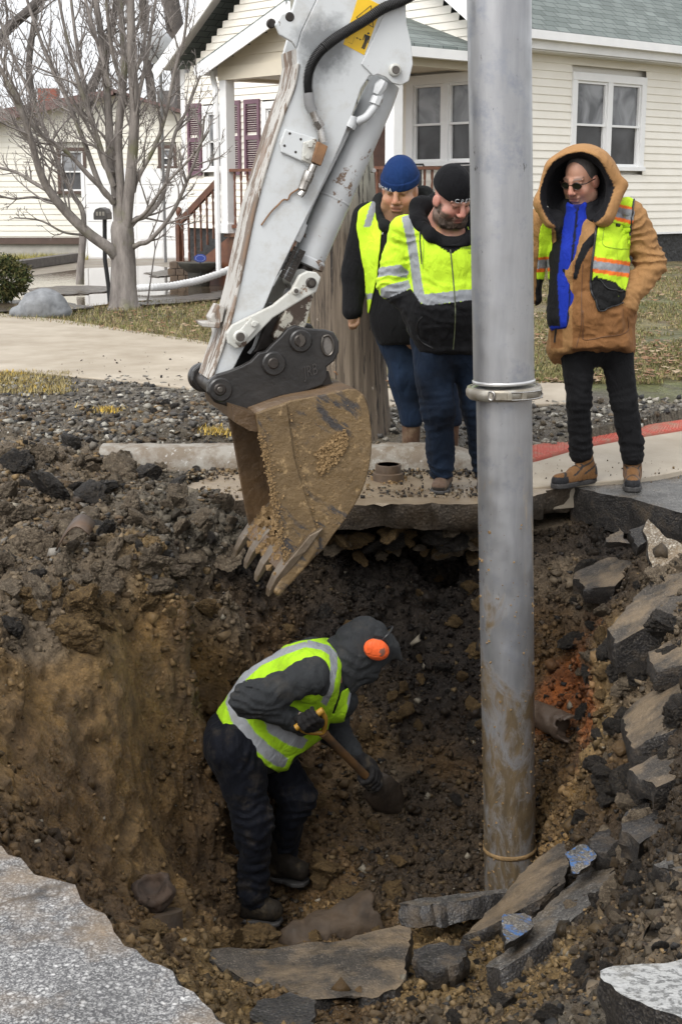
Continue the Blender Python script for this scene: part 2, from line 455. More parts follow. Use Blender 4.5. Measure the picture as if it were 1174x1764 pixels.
gx = axis(-260, 300, 40, [(-3.2, 3.2, .011), (-4.5, 4.5, .06), (-9, 9, .4), (-30, 30, 3)])
gy = axis(-60, 700, 60, [(2.1, 6.5, .0125), (6.3, 7.9, .0085), (7.6, 9.6, .016), (1.2, 13, .06), (-1, 24, .3), (-10, 60, 3)])
GX, GY = np.meshgrid(gx, gy, indexing='ij')
GZ = ground_base(GX, GY)
_rm = (GX > .72) & (GY < 8.5+(GX-1.15)*.86) & (GY > 7.55) & (GX < 3.6)
GZ = np.where(_rm, np.minimum(GZ, .012+(GY-7.6)*.045-.05), GZ)
GV = np.stack([GX, GY, GZ], -1).reshape(-1, 3)
nx_, ny_ = len(gx), len(gy)
_i = np.arange(nx_*ny_).reshape(nx_, ny_)
GF = np.stack([_i[:-1, :-1], _i[1:, :-1], _i[1:, 1:], _i[:-1, 1:]], -1).reshape(-1, 4)
GN = vnormals(GV, GF)
# how rough the soil is: rubble and pit lumpy, lawn and verge calm
xx, yy = GV[:, 0], GV[:, 1]
rough = sstep(1.8, 2.6, yy)*(1-sstep(7.9, 8.6, yy))*(1-sstep(2.6, 3.1, np.abs(xx)))
heap = sstep(-.35, -.9, xx)*sstep(5.0, 6.2, yy)*(1-sstep(9.5, 10.8, yy))*(1-sstep(2.6, 3.1, np.abs(xx)))
rough = np.maximum(rough, heap*.8)
rough = np.maximum(rough, .3*sstep(8.3, 8.5, yy)*(1-sstep(9.4, 9.9, yy))*(1-sstep(2.8, 3.2, np.abs(xx))))
clay = np.exp(-(((xx+1.05)/.45)**2+((yy-5.6)/1.0)**2))*sstep(-.05, -.35, GV[:, 2])      # smoothed clay face left of the worker
rough = np.where((xx > .72) & (yy > 7.7) & (yy < 8.5+(xx-1.15)*.86), 0, rough)
near = (rough > .01)
Q = GV[near]
lump = .075*fbm(Q*3.1, 3, 3)+.040*np.abs(fbm(Q*7.5, 3, 9))+.026*np.abs(vnoise(Q*17, 21))+.017*ridged(Q*23, 3, 33)+.010*fbm(Q*60, 2, 40)
wq = Q+.05*np.stack([fbm(Q*7, 3, 61), fbm(Q*7, 3, 62), fbm(Q*7, 3, 63)], -1)
w1, w2 = worley(wq*7.5, 64); w3, w4 = worley(wq*17, 65); w5, w6 = worley(wq*36, 66)
big_ = sstep(-.25, .25, fbm(Q*2.2, 2, 67)); mid_ = sstep(-.3, .2, fbm(Q*3.7, 2, 68))
lump += .062*np.sqrt(np.clip(w2-w1, 0, 1))*big_+.032*np.sqrt(np.clip(w4-w3, 0, 1))*mid_+.014*np.sqrt(np.clip(w6-w5, 0, 1))-.045
groove = ridged(np.stack([(Q@nrm((-.42,-.20,.88)))*9+.6*fbm(Q*2.2, 2, 74), (Q@nrm((.75,.5,.43)))*.7, Q[:, 1]*0], -1), 1, 75)
smear = .030*groove+.03*fbm(Q@np.array([[.8, .2, 0], [.2, 1, .3], [0, .3, 5.]])*2.0, 3, 71)+.012*fbm(Q*22, 3, 73)
kk = clay[near]*.62
GV[near] += GN[near]*((lump-.03)*(1-kk)+smear*kk)[:, None]*rough[near][:, None]
sm = ~near & (yy < 30); GV[sm, 2] += .012*fbm(GV[sm]*(1.7, 1.7, 1.7), 3, 5)
# soil colours
W = GV.copy(); W[near] += .16*np.stack([fbm(Q*3.3, 4, 81), fbm(Q*3.3, 4, 82), fbm(Q*3.3, 4, 83)], -1)
gc = np.tile(np.array(cR), (len(GV), 1))
ii = np.where(near)[0]
for a in range(0, len(ii), 40000):
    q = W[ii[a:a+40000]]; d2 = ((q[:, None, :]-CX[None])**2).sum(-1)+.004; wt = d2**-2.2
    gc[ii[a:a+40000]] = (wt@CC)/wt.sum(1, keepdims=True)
# lawn colours (straw and olive winter grass over earth)
lw = sstep(0, .7, yy-9.7-1.5*sstep(.4, .0, xx)+.5*vnoise(np.stack([xx*1.3, yy*1.3, yy*0], -1), 91))
g1, g2, g3 = np.array((.30,.25,.115)), np.array((.165,.175,.055)), np.array((.20,.14,.085))
nn = fbm(np.stack([xx*.9, yy*.9, yy*0], -1), 4, 95)[:, None]; n2 = fbm(np.stack([xx*2.7, yy*2.7, yy*0], -1), 4, 96)[:, None]
lawnc = g1*(1-sstep(-.1, .35, nn))+g2*sstep(-.1, .35, nn); lawnc = lawnc*(1-.55*sstep(.05, .4, n2))+g3*.55*sstep(.05, .4, n2)
verge = np.array(cG)*(.85+.3*n2)
bl = lw[:, None]; gc2 = verge*(1-bl)+lawnc*bl
mudk = (sstep(16.3, 16.9, yy+.5*vnoise(np.stack([xx*2, yy*2, yy*0], -1), 98))*(1-sstep(19.5, 20.5, yy))*sstep(-.10, -.14, xx/np.maximum(yy, 1)+.02*vnoise(np.stack([xx*3, yy*3, yy*0], -1), 99)))[:, None]; gc2 = gc2*(1-.85*mudk)+np.array((.05,.036,.024))*.85*mudk
k = sstep(8.4, 9.4, yy)[:, None]; gc = gc*(1-k)+gc2*k
gc = np.clip(gc, .01, 1)
gc[near] *= (1+.35*fbm(Q*11, 3, 85)+.25*fbm(Q*34, 2, 86))[:, None]

q = NT("soil"); co = q.coord()
c = q.attr()
c = q.mix(.75, c, q.ramp(q.noise(co, 16, 8, .72), [(.28, .30), (.52, .85), (.75, 1.45)]), 'MULTIPLY')
c = q.mix(.35, c, q.ramp(q.vor(co, 60), [(.0, 1.2), (.55, .5)]), 'MULTIPLY')
dk = q.ramp(q.noise(co, 4.5, 5, .65), [(.42, 0), (.60, 1)])
c = q.mix(q.math('MULTIPLY', dk, .45), c, (.055, .04, .028))
gr = q.ramp(q.noise(co, 95, 2, .5), [(.66, 0), (.74, 1)])
c = q.mix(q.math('MULTIPLY', gr, .22), c, (.30, .25, .18))
wet = q.noise(co, 3.2, 4, .6)
b1 = q.bump(q.noise(co, 120, 4, .7), .7, .006)
b2 = q.bump(q.noise(co, 30, 7, .72, .5), 1.0, .035, b1)
b3 = q.bump(q.vor(co, 52), .5, .010, b2)
q.set(**{'Base Color': c, 'Roughness': q.ramp(wet, [(.42, .20), (.56, .75)]), 'Normal': b3, 'Specular IOR Level': .42})
M_SOIL = q.m
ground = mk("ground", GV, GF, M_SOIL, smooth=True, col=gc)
tag(ground, kind='structure')
from mathutils.bvhtree import BVHTree
_sel = np.where((GV[GF[:, 0], 1] > 1.5) & (GV[GF[:, 0], 1] < 24) & (np.abs(GV[GF[:, 0], 0]) < 9))[0]
BVH = BVHTree.FromPolygons([tuple(v) for v in GV], [tuple(f) for f in GF[_sel]])
def drop(x, y):
    h = BVH.ray_cast(Vector((x, y, 4)), Vector((0, 0, -1)))
    return (np.array(h[0]), np.array(h[1])) if h[0] is not None else (np.array([x, y, 0.]), np.array([0, 0, 1.]))
def sight(px, py):
    r = ray(px, py); h = BVH.ray_cast(Vector(CAMP), Vector(r))
    return np.array(h[0]) if h[0] is not None else PZ(px, py, 0)

# ------------------------------------------------------------------- materials of paving
def asphalt(name, dark, light, scale=95, wetness=.35, stain=(.25,.18,.1), stain_amt=.5, stain_scale=2.6, stain_lo=.5, paint=None, crack=0):
    q = NT(name); co = q.coord()
    jn = q.n('ShaderNodeTexNoise'); q.l(co, jn.inputs['Vector']); jn.inputs['Scale'].default_value = 60; jn.inputs['Detail'].default_value = 3
    jv = q.mix(.012, co, jn.outputs['Color'], 'ADD')
    v = q.vor(jv, scale, 'Color'); d = q.vor(jv, scale); d2 = q.vor(jv, scale*2.4); v2 = q.vor(jv, scale*2.4, 'Color')
    s = q.n("ShaderNodeSeparateColor"); q.l(v, s.inputs[0])
    stone = q.ramp(s.outputs[0], [(0, [a*.45 for a in light]), (.35, [a*.8 for a in light]), (.7, light), (1, [min(1, a*1.35) for a in light])])
    s2 = q.n('ShaderNodeSeparateColor'); q.l(v2, s2.inputs[0])
    fines = q.mix(q.ramp(d2, [(.3, 0), (.6, 1)]), q.ramp(s2.outputs[1], [(0, [a*.4 for a in light]), (1, [a*.95 for a in light])]), dark)
    c = q.mix(q.math('MAXIMUM', q.ramp(d, [(.28, 0), (.50, 1)]), q.ramp(q.noise(co, 24, 4, .7), [(.46, 0), (.56, 1)])), stone, fines)
    big = q.noise(co, 5, 5, .6)
    c = q.mix(.75, c, q.ramp(big, [(.3, .5), (.7, 1.15)]), 'MULTIPLY')
    if paint is not None:
        c = q.mix(q.ramp(q.noise(co, paint[1], 5, .7), [(paint[2], 0), (paint[2]+.06, 1)]), c, paint[0])
    if crack:
        wv = q.n('ShaderNodeVectorMath', operation='ADD'); q.l(co, wv.inputs[0]); nz = q.n('ShaderNodeTexNoise'); q.l(co, nz.inputs['Vector']); nz.inputs['Scale'].default_value = 4; q.l(nz.outputs['Color'], wv.inputs[1])
        c = q.mix(q.ramp(q.vor(wv.outputs[0], crack, 'Distance', 'DISTANCE_TO_EDGE'), [(.0, 0), (.02, 1)]), [a*.35 for a in dark], c)
    if stain_amt:
        k = q.ramp(q.noise(co, stain_scale, 6, .65), [(stain_lo, 0), (stain_lo+.16, 1)])
        c = q.mix(q.math('MULTIPLY', k, stain_amt), c, q.mix(q.noise(co, 60, 3), [a*.6 for a in stain], stain))
    b = q.bump(d, .55, .006); b = q.bump(q.noise(co, 30, 5, .6), .4, .012, b)
    q.set(**{'Base Color': c, 'Roughness': q.ramp(q.noise(co, 7, 4), [(.35, wetness), (.65, min(1, wetness+.4))]), 'Normal': b, 'Specular IOR Level': .5})
    return q.m
M_ASPH = asphalt("worn_asphalt", (.085,.083,.085), (.40,.395,.385), 82, .42, (.24,.17,.10), .85, 1.7, .45, crack=1.1)
M_ASPH_W = asphalt("wet_asphalt", (.06,.058,.055), (.22,.21,.195), 110, .22, (.25,.18,.10), .4, 3, .52)
M_BITUM = asphalt("broken_asphalt", (.022,.021,.022), (.085,.076,.066), 85, .32, (.15,.105,.06), .5, 7, .52)
M_BITUM_MUD = asphalt("muddy_asphalt", (.036,.031,.026), (.125,.104,.082), 90, .42, (.225,.165,.102), .85, 3.6, .43)
M_BITUM_GREY = asphalt("grey_asphalt", (.04,.038,.036), (.22,.205,.185), 80, .35, (.19,.14,.085), .7, 4, .49)
M_CONC = simple("concrete", (.43,.375,.295), (.29,.24,.175), 2.2, .62, .35, 70, .004)
M_CONC_WET = simple("muddy_concrete", (.275,.215,.145), (.165,.12,.075), 4.5, .40, .4, 60, .005)
M_CONC_RAW = asphalt("broken_concrete", (.055,.042,.03), (.15,.12,.088), 60, .5, (.07,.048,.028), .75, 5, .42)

def plate(name, top, thick, mt, ms, parent=None, jag=.012, cell=.05, seed=1, down=None, rough=.006):
    """broken plate: outline of 3-D points, real thickness, ragged edge, subdivided and roughened"""
    P = [np.asarray(p, float) for p in top]
    ce = sum(P)/len(P); nn = np.zeros(3)
    for i in range(len(P)): nn += np.cross(P[i]-ce, P[(i+1) % len(P)]-ce)
    nn = nrm(nn)
    if nn[2] < 0: P = P[::-1]; nn = -nn
    d = -nn if down is None else nrm(down)
    out = []
    for i in range(len(P)):
        a, b = P[i], P[(i+1) % len(P)]; L = np.linalg.norm(b-a); m = max(1, min(60, int(L/cell)))
        ax = nrm(np.cross(nn, b-a))
        for k in range(m):
            p = a+(b-a)*k/m
            o = fbm(np.array([p*9+seed]), 3, seed)[0]*jag*2.2+vnoise(np.array([p*38+seed]), seed+5)[0]*jag
            out.append(p+ax*o)
    n = len(out); bm = bmesh.new()
    rings = []
    for j, (f, sh) in enumerate(((0, 0), (.12, .0), (.4, .004), (.7, -.004), (1, -.012))):
        rg = []
        for i, p in enumerate(out):
            r = vnoise(np.array([p*30+f*9]), seed+j)[0]*jag*.9 if j else 0
            to = nrm(ce-p)
            rg.append(bm.verts.new(p+d*thick*f*(1+.18*vnoise(np.array([p*14]), seed+3)[0] if f == 1 else 1)+to*(r-sh)))
        rings.append(rg)
    for j in range(4):
        for i in range(n):
            k = (i+1) % n; f = bm.faces.new((rings[j][k], rings[j][i], rings[j+1][i], rings[j+1][k])); f.material_index = 1
    ft = bm.faces.new(rings[0]); fb = bm.faces.new(rings[-1][::-1]); fb.material_index = 1
    r = bmesh.ops.triangulate(bm, faces=[ft, fb])
    for _ in range(3):
        es = [e for e in bm.edges if e.calc_length() > cell*1.6 and all(f.normal.dot(Vector(nn)) > .8 or f.material_index == 0 for f in e.link_faces)]
        es = [e for e in es if any(f.material_index == 0 for f in e.link_faces)]
        if not es or len(bm.verts) > 30000: break
        bmesh.ops.subdivide_edges(bm, edges=es, cuts=1, use_grid_fill=False)
        bmesh.ops.triangulate(bm, faces=[f for f in bm.faces if len(f.verts) > 3 and f.material_index == 0])
    bm.normal_update()
    vs = list(bm.verts); co = np.array([v.co[:] for v in vs])
    dz = fbm(co*22, 3, seed+50)*rough+fbm(co*5, 2, seed+51)*rough*1.4
    N = np.array([v.normal[:] for v in vs])
    for v, p in zip(vs, co+N*dz[:, None]): v.co = p
    bm.normal_update()
    off = base_of(parent) if parent is not None else np.zeros(3)
    for v in vs: v.co = v.co-Vector(off)
    me = bpy.data.meshes.new(name); bm.to_mesh(me); bm.free()
    me.materials.append(mt); me.materials.append(ms)
    o = bpy.data.objects.new(name, me); COL.objects.link(o)
    if parent is not None: o.parent = parent
    autosmooth(o, 38)
    return o

# the street: what is left of the asphalt at the near left corner, and the wet slab under the right-hand man
edge = [(0,1458),(20,1468),(28,1490),(60,1505),(92,1515),(112,1530),(125,1562),(150,1572),(172,1580),(182,1607),(205,1618),(235,1650),(262,1652),(300,1672),(320,1690),(345,1700),(360,1722),(395,1742),(415,1764)]
E = [PZ(a, b, 0) for a, b in edge]
st = plate("street", [np.array((-2.6,4.4,0)), np.array((-1.25,3.62,0))]+E+[np.array((-.15,2.3,0)), np.array((.0,1.6,0)), np.array((.1,-1.5,0)), np.array((-7,-1.5,0)), np.array((-7,5,0))],
           .16, M_ASPH, M_BITUM, jag=.024, cell=.03, seed=3, down=(0,0,-1), rough=.004)
tag(st, kind='structure')
R2 = [PZ(a, b, .0) for a, b in ((992,838),(1030,850),(1085,858),(1130,872),(1174,884))]
st2 = plate("street", R2+[np.array((3.2,7.2,0)), np.array((4.5,7.1,0)), np.array((4.5,7.95,0)), np.array((2.4,7.88,0)), PZ(1174,812,0), PZ(1095,828,0)],
            .20, M_ASPH_W, M_BITUM, jag=.012, cell=.05, seed=8, down=(-.05,.25,-1), rough=.006)
tag(st2, kind='structure')
# gutter and kerb
g0 = [PZ(a, b, 0.0) for a, b in ((285,862),(420,862),(560,868),(700,868),(830,868),(900,860),(940,846),(992,838))]
gut = plate("gutter", g0+[PZ(1095,828,0), PZ(1174,812,0), np.array((2.4,7.9,0)), np.array((2.4,8.25,0)), np.array((1.2,8.26,0)), np.array((0,8.27,0)), np.array((-.75,8.27,0))],
            .15, M_CONC_WET, M_CONC_RAW, jag=.018, cell=.04, seed=12, down=(0,.25,-1), rough=.008)
tag(gut, kind='structure')
mb = MB()
prof = [(8.20,-.02),(8.215,.05),(8.235,.105),(8.265,.128),(8.39,.132),(8.40,-.2),(8.2,-.2)]
xs = np.concatenate([np.linspace(-1.42, .80, 66)])
V = []; F = []; m_ = len(prof)
for i, x in enumerate(xs):
    dip = 1-.9*sstep(.55, 1.1, x) if x > .55 else 1
    for (y, z) in prof: V.append((x, y+.010*math.sin(x*2)+.006*float(vnoise(np.array([[x*18, z*20, y*5]]), 4)[0]), (z*dip if z > 0 else z)+.005*float(vnoise(np.array([[x*14, z*30, y*9]]), 5)[0])))
for i in range(len(xs)-1):
    for k in range(m_): F.append((i*m_+k, i*m_+(k+1) % m_, (i+1)*m_+(k+1) % m_, (i+1)*m_+k))
F += [tuple(range(m_-1, -1, -1)), tuple((len(xs)-1)*m_+k for k in range(m_))]
q = NT("kerb_concrete"); co = q.coord(); c = q.mix(q.ramp(q.noise(co, 7, 6, .7), [(.42, 0), (.58, 1)]), (.27,.25,.215), (.16,.125,.088))
c = q.mix(q.ramp(q.noise(co, 30, 5, .7), [(.60, 0), (.68, 1)]), c, (.40,.385,.355))
q.set(**{'Base Color': c, 'Roughness': .6, 'Normal': q.bump(q.noise(co, 60, 5, .7), .6, .008)}); M_KERB = q.m
kb = mk("kerb", V, F, M_KERB); autosmooth(kb, 50); tag(kb, kind='structure')
# pavement: ramp slab at the right-hand man's feet, red tactile strip, far footpath and driveway apron
def sheet(name, pts, z_off, m, th=.08, kind='structure', zf=None, cell=.4):
    P = [np.array((p[0], p[1], (far_z(p[0], p[1]) if zf is None else zf(p[0], p[1]))+z_off)) for p in pts]
    mb = MB(); a = sum(np.cross(P[i]-P[0], P[(i+1) % len(P)]-P[0]) for i in range(1, len(P)-1))
    if a[2] < 0: P = P[::-1]
    mb.prism(P, (0, 0, -th)); o = mb.obj(name, m); bevel(o, .008)
    return tag(o, kind=kind)
def zr(x, y): return .012+(y-7.6)*.045
def PR(px, py):
    y = PZ(px, py, .05)[1]
    for _ in range(4): y = PZ(px, py, zr(0, y))[1]
    return PZ(px, py, zr(0, y))
top = [PR(830,846), PR(925,838), PR(1000,832), PR(1100,824), PR(1174,810), np.array((2.6,8.0,zr(0,8.0))), np.array((2.9,9.0,zr(0,9.0))), PR(1174,742), PR(1080,757), PR(1000,772), PR(925,794), PR(830,815)]
pav = MB().prism(top, (0,0,-.14)).obj("pavement", M_CONC); bevel(pav, .006); tag(pav, kind='structure')
q = NT("red_tactile"); co = q.coord()
c = q.mix(q.ramp(q.noise(co, 9, 5, .65), [(.45, 0), (.62, 1)]), (.52,.13,.095), (.42,.22,.16))
q.set(**{'Base Color': c, 'Roughness': .55, 'Normal': q.bump(q.noise(co, 90, 3), .3, .003)}); M_RED = q.m
def lift(p, d): return np.array((p[0], p[1], p[2]+d))
tp = [lift(PR(a, b), .008) for a, b in ((830,813),(925,791),(1000,770),(1080,755),(1174,741))]
tb = [lift(PR(a, b), .008) for a, b in ((1174,726),(1112,735),(1000,752),(925,768),(830,790))]
mb = MB().prism(tp+tb, (0,0,-.06))
for i in range(10):                                          # raised bars of the tactile surface
    for j in range(60):
        u = (j+.5)/60; v = (i+.5)/10; k = u*4; a = min(3, int(k)); f = k-a
        lo = tp[a]*(1-f)+tp[a+1]*f; hi = tb[4-a]*(1-f)+tb[3-a]*f; p = lo*(1-v)+hi*v
        mb.box(p+np.array((0, 0, .002)), (.022, .012, .008), np.array([[.8, -.6, 0], [.6, .8, 0], [0, 0, 1]]))
rt = mb.obj("tactile_paving", M_RED); tag(rt, 'red tactile warning strip on the pavement behind the man in the tan coat', 'tactile paving')
fp = sheet("footpath", [tuple(PZ(a, b, z)[:2]) for a, b, z in ((1010,690,.2),(925,692,.2),(690,690,.2),(560,688,.17),(345,672,.15),(180,655,.15),(0,640,.15),(-90,632,.15),(-90,540,.16),(0,545,.16),(110,556,.16),(230,574,.16),(345,590,.16),(450,612,.17),(560,636,.17),(690,650,.2),(925,656,.22),(1010,662,.22))], .018, M_CONC, .1)
# =================================================================== LAWN, WATER, LOOSE STONES
M_STRAW = cloth("dry_grass", .8, 300, .1)
def scatter_blades(name, n, region, hmin, hmax, cols, seed):
    rg = np.random.default_rng(seed); V = []; C = []; pts = region(rg, n)
    a = rg.uniform(0, 2*np.pi, len(pts)); h = rg.uniform(hmin, hmax, len(pts)); lean = rg.uniform(.2, 1.1, len(pts)); wd = rg.uniform(.003, .006, len(pts))
    z = far_z(pts[:, 0], pts[:, 1])+.004
    b = np.stack([pts[:, 0], pts[:, 1], z], -1); dx = np.stack([np.cos(a), np.sin(a), 0*a], -1); sx = np.stack([-np.sin(a), np.cos(a), 0*a], -1)
    tip = b+dx*(h*lean)[:, None]; tip[:, 2] += h
    V = np.stack([b-sx*wd[:, None], b+sx*wd[:, None], tip], 1).reshape(-1, 3)
    F = np.arange(len(V)).reshape(-1, 3)
    ci = rg.integers(0, len(cols), len(pts)); C = np.array(cols)[ci]*rg.uniform(.7, 1.2, (len(pts), 1))
    o = mk(name, V, F, M_STRAW, col=np.repeat(C, 3, 0)); tag(o, kind='stuff'); return o
def reg_right(rg, n):
    y = 10.5+rg.random(n)**1.4*9.5; x = rg.uniform(.0, .30, n)*y-.3; m = fbm(np.stack([x*2, y*2, y*0], -1), 3, 7) > -.25; return np.stack([x, y], -1)[m]
def reg_left(rg, n):
    y = rg.uniform(12.2, 18.6, n); x = rg.uniform(-.275, .02, n)*y; lo = PZ(0,545,.16)[1]
    m = (y > np.interp(x/y*FPX+587, [-60, 0, 110, 230, 345, 560], [16.6, 16.4, 15.6, 14.6, 13.6, 11.6])) & (y < np.interp(x/y*FPX+587, [0, 150, 250, 420, 600], [17.6, 17.8, 18.6, 18.6, 18.6]))
    return np.stack([x, y], -1)[m]
gcols = [(.36,.30,.15), (.30,.25,.11), (.17,.18,.06), (.20,.14,.08), (.14,.15,.05)]
scatter_blades("grass", 80000, reg_right, .012, .04, gcols, 21)
scatter_blades("grass", 26000, reg_left, .02, .07, gcols, 22)
def reg_far(rg, n):
    y = rg.uniform(30., 33.5, n); x = rg.uniform(-.26, -.175, n)*y; return np.stack([x, y], -1)
scatter_blades("grass", 9000, reg_far, .06, .16, [(.45,.40,.14), (.40,.34,.12), (.34,.33,.10)], 27)
def leaves(n, region, seed):
    rg = np.random.default_rng(seed); p = region(rg, n); N = len(p); z = far_z(p[:, 0], p[:, 1])+rg.uniform(.01, .035, N)
    a = rg.uniform(0, 6.28, N); s = rg.uniform(.018, .042, N); tl = rg.uniform(-.6, .6, (N, 2)); V = []
    for dx, dy in ((-1, 0), (0, -.6), (1, 0), (0, .6)):
        X = (np.cos(a)*dx-np.sin(a)*dy)*s; Y = (np.sin(a)*dx+np.cos(a)*dy)*s
        V.append(np.stack([p[:, 0]+X, p[:, 1]+Y, z+np.abs(X*tl[:, 0]+Y*tl[:, 1])], -1))
    V = np.stack(V, 1).reshape(-1, 3); c = np.array([(.28,.16,.09), (.34,.23,.14), (.20,.11,.06), (.40,.30,.2)])[rg.integers(0, 4, N)]
    o = mk("fallen_leaves", V, np.arange(len(V)).reshape(-1, 4), M_STRAW, col=np.repeat(c, 4, 0)); tag(o, kind='stuff')
def reg_rl(rg, n):
    q = reg_right(rg, n); m = fbm(np.stack([q[:, 0]*1.1, q[:, 1]*.8, q[:, 1]*0], -1), 3, 77) > .02; return q[m]
leaves(5200, reg_rl, 31)
def reg_ll(rg, n):
    q = reg_left(rg, n); return q[q[:, 0]/q[:, 1] > -.17]
leaves(1500, reg_ll, 32)

# flooded driveway
q = NT("flood_water"); co = q.coord()
q.set(**{'Base Color': (.10,.075,.05), 'Roughness': .03, 'Specular IOR Level': .9, 'Normal': q.bump(q.noise(co, 7, 4), .09, .02)}); M_WATER = q.m
wz = .215
wp = [PZ(a, b, wz)[:2] for a, b in ((-80,525),(60,536),(150,528),(215,520),(290,514),(420,506),(420,470),(330,466),(262,457),(150,462),(60,474),(-80,490))]
wat = MB().prism([np.array((p[0], p[1], wz)) for p in wp], (0,0,-.04)).obj("water", M_WATER); tag(wat, kind='structure')
M_DRIVE = simple("driveway_concrete", (.25,.215,.17), (.15,.125,.095), 1.1, .5, .25, 30, .004)
dp = [PZ(a, b, .205)[:2] for a, b in ((-90,530),(215,520),(420,510),(430,452),(345,446),(165,441),(140,448),(60,463),(-90,500))]
dr = MB().prism([np.array((p[0], p[1], .209)) for p in dp], (0,0,-.06)).obj("driveway", M_DRIVE); tag(dr, kind='structure')

# loose stones: thousands of small ones are one mass, the big lumps are things
IV = np.array([[x, y, z] for x in (-1, 1) for y in (-1, 1) for z in (-1, 1)], float)*.62
IF = np.array([(0,1,3),(0,3,2),(4,6,7),(4,7,5),(0,4,5),(0,5,1),(2,3,7),(2,7,6),(0,2,6),(0,6,4),(1,5,7),(1,7,3)])
M_STONE = cloth("stone", .5, 90, .6)
def gravel(n, region, smin, smax, cols, seed, power=2.2, lift_=.25):
    rg = np.random.default_rng(seed); pts = region(rg, n); Vs = []; Cs = []; k = 0
    cols = np.array(cols)
    for (x, y) in pts:
        p, nn = drop(x, y)
        if nn[2] < .25: continue
        s = smin+(smax-smin)*rg.random()**power
        v = (IV+rg.uniform(-.42, .42, IV.shape))*rg.uniform(.6, 1.25, 3)
        b = rg.uniform(-.8, .8); v = v@np.array([[1,0,0],[0,math.cos(b),-math.sin(b)],[0,math.sin(b),math.cos(b)]]).T
        a = rg.uniform(0, 6.28); ca, sa = math.cos(a), math.sin(a); v = v@np.array([[ca, -sa, 0], [sa, ca, 0], [0, 0, 1]]).T
        v[:, 2] *= .75
        Vs.append(p+v*s+np.array((0, 0, s*lift_))); c = cols[rg.integers(len(cols))]*rg.uniform(.7, 1.3); Cs.append(np.tile(c, (len(IV), 1)))
    V = np.concatenate(Vs); F = (IF[None]+np.arange(len(Vs))[:, None, None]*len(IV)).reshape(-1, 3)
    o = mk("gravel", V, F, M_STONE, col=np.clip(np.concatenate(Cs), 0, 1)); tag(o, kind='stuff'); return o
GREYS = [(.20,.185,.16), (.14,.125,.105), (.075,.07,.064), (.035,.034,.033), (.27,.25,.21), (.16,.125,.085), (.38,.36,.31)]
BROWNS = [(.13,.09,.05), (.085,.057,.032), (.19,.13,.065), (.05,.036,.025), (.03,.026,.022), (.25,.19,.12)]
BLACKS = [(.03,.028,.026), (.05,.043,.036), (.085,.068,.05), (.14,.11,.075), (.022,.021,.021), (.24,.21,.16)]
def r_verge(rg, n):
    y = rg.uniform(8.45, 11.3, n); x = rg.uniform(-.27, .27, n)*y; return np.stack([x, y], -1)[(y < 9.9) | (x < .0)]
def r_heap(rg, n):
    y = rg.uniform(5.6, 10.0, n); x = rg.uniform(-.26, .0, n)*y; m = (x < -.30) & (y > 6.1+.0*x); m &= ground_base(x, y) > -.22; return np.stack([x, y], -1)[m]
def r_front(rg, n):
    y = rg.uniform(2.6, 5.2, n); x = rg.uniform(-.05, .27, n)*y; return np.stack([x, y], -1)
def r_right(rg, n):
    y = rg.uniform(3.4, 7.3, n); x = rg.uniform(.10, .25, n)*y; return np.stack([x, y], -1)
def r_back(rg, n):
    y = rg.uniform(6.0, 7.6, n); x = rg.uniform(-.1, .16, n)*y; return np.stack([x, y], -1)
def r_gut(rg, n):
    x = rg.uniform(-1.3, 1.0, n); return np.stack([x, rg.uniform(7.5, 8.18, n)], -1)
gravel(11500, r_verge, .004, .030, GREYS, 41, 3.5)
gravel(7500, r_heap, .004, .030, GREYS[:4]+BROWNS+BROWNS[:4], 42, 3.5)
gravel(9000, r_front, .003, .014, BROWNS[:5]+BROWNS[:5]+BLACKS[:5], 43, 3.5)
gravel(3000, r_right, .003, .020, BLACKS[:5]+BROWNS[:5], 44, 3.5)
MUD = [(.065,.045,.026), (.04,.029,.02), (.02,.018,.016), (.10,.07,.035), (.028,.023,.02), (.055,.044,.032)]
gravel(2600, r_back, .003, .022, MUD, 45, 3.5)

def crumbs(n, smin, smax, seed):
    """soil crumbs lying all over the cut faces of the pit, in the soil's own colours"""
    rg = np.random.default_rng(seed); c = GV[GF].mean(1); k = (rough[GF[:, 0]] > .25) & (c[:, 1] > 2.3) & (c[:, 1] < 8.3) & (np.abs(c[:, 0]) < c[:, 1]*.27+.1)
    ix = np.where(k)[0]; a = GV[GF[ix]]; nn = np.cross(a[:, 2]-a[:, 0], a[:, 3]-a[:, 1]); ar = np.linalg.norm(nn, axis=1)
    wt = ar*(1-.94*np.minimum(1, clay[GF[ix, 0]]*1.3))/np.maximum(1.5, c[ix, 1])**.5; f = rg.choice(len(ix), n, p=wt/wt.sum()); nv = nn[f]/np.maximum(ar[f], 1e-9)[:, None]
    p = c[ix[f]]+rg.uniform(-.006, .006, (n, 3)); s = smin+(smax-smin)*rg.random(n)**3.5
    v = (IV[None]+rg.uniform(-.45, .45, (n, 8, 3)))*rg.uniform(.6, 1.2, (n, 1, 3)); q_ = rg.normal(size=(n, 3, 3)); q_, _ = np.linalg.qr(q_); v = np.einsum('nij,nkj->nki', q_, v)
    V = (p[:, None]+nv[:, None]*(s*.25)[:, None, None]+v*s[:, None, None]).reshape(-1, 3)
    col = gc[GF[ix[f], 0]]; col = (col*.75+col.mean(1, keepdims=True)*np.array((1.0,.86,.66))*.25)*rg.uniform(.22, .78, (n, 1)); wh = rg.random(n) < .012; col[wh] = np.array((.24, .21, .16))*rg.uniform(.5, 1.2, (wh.sum(), 1))
    F = (IF[None]+np.arange(n)[:, None, None]*8).reshape(-1, 3); o = mk("soil_crumbs", V, F, M_STONE, col=np.clip(np.repeat(col, 8, 0), .004, 1)); tag(o, kind='stuff')
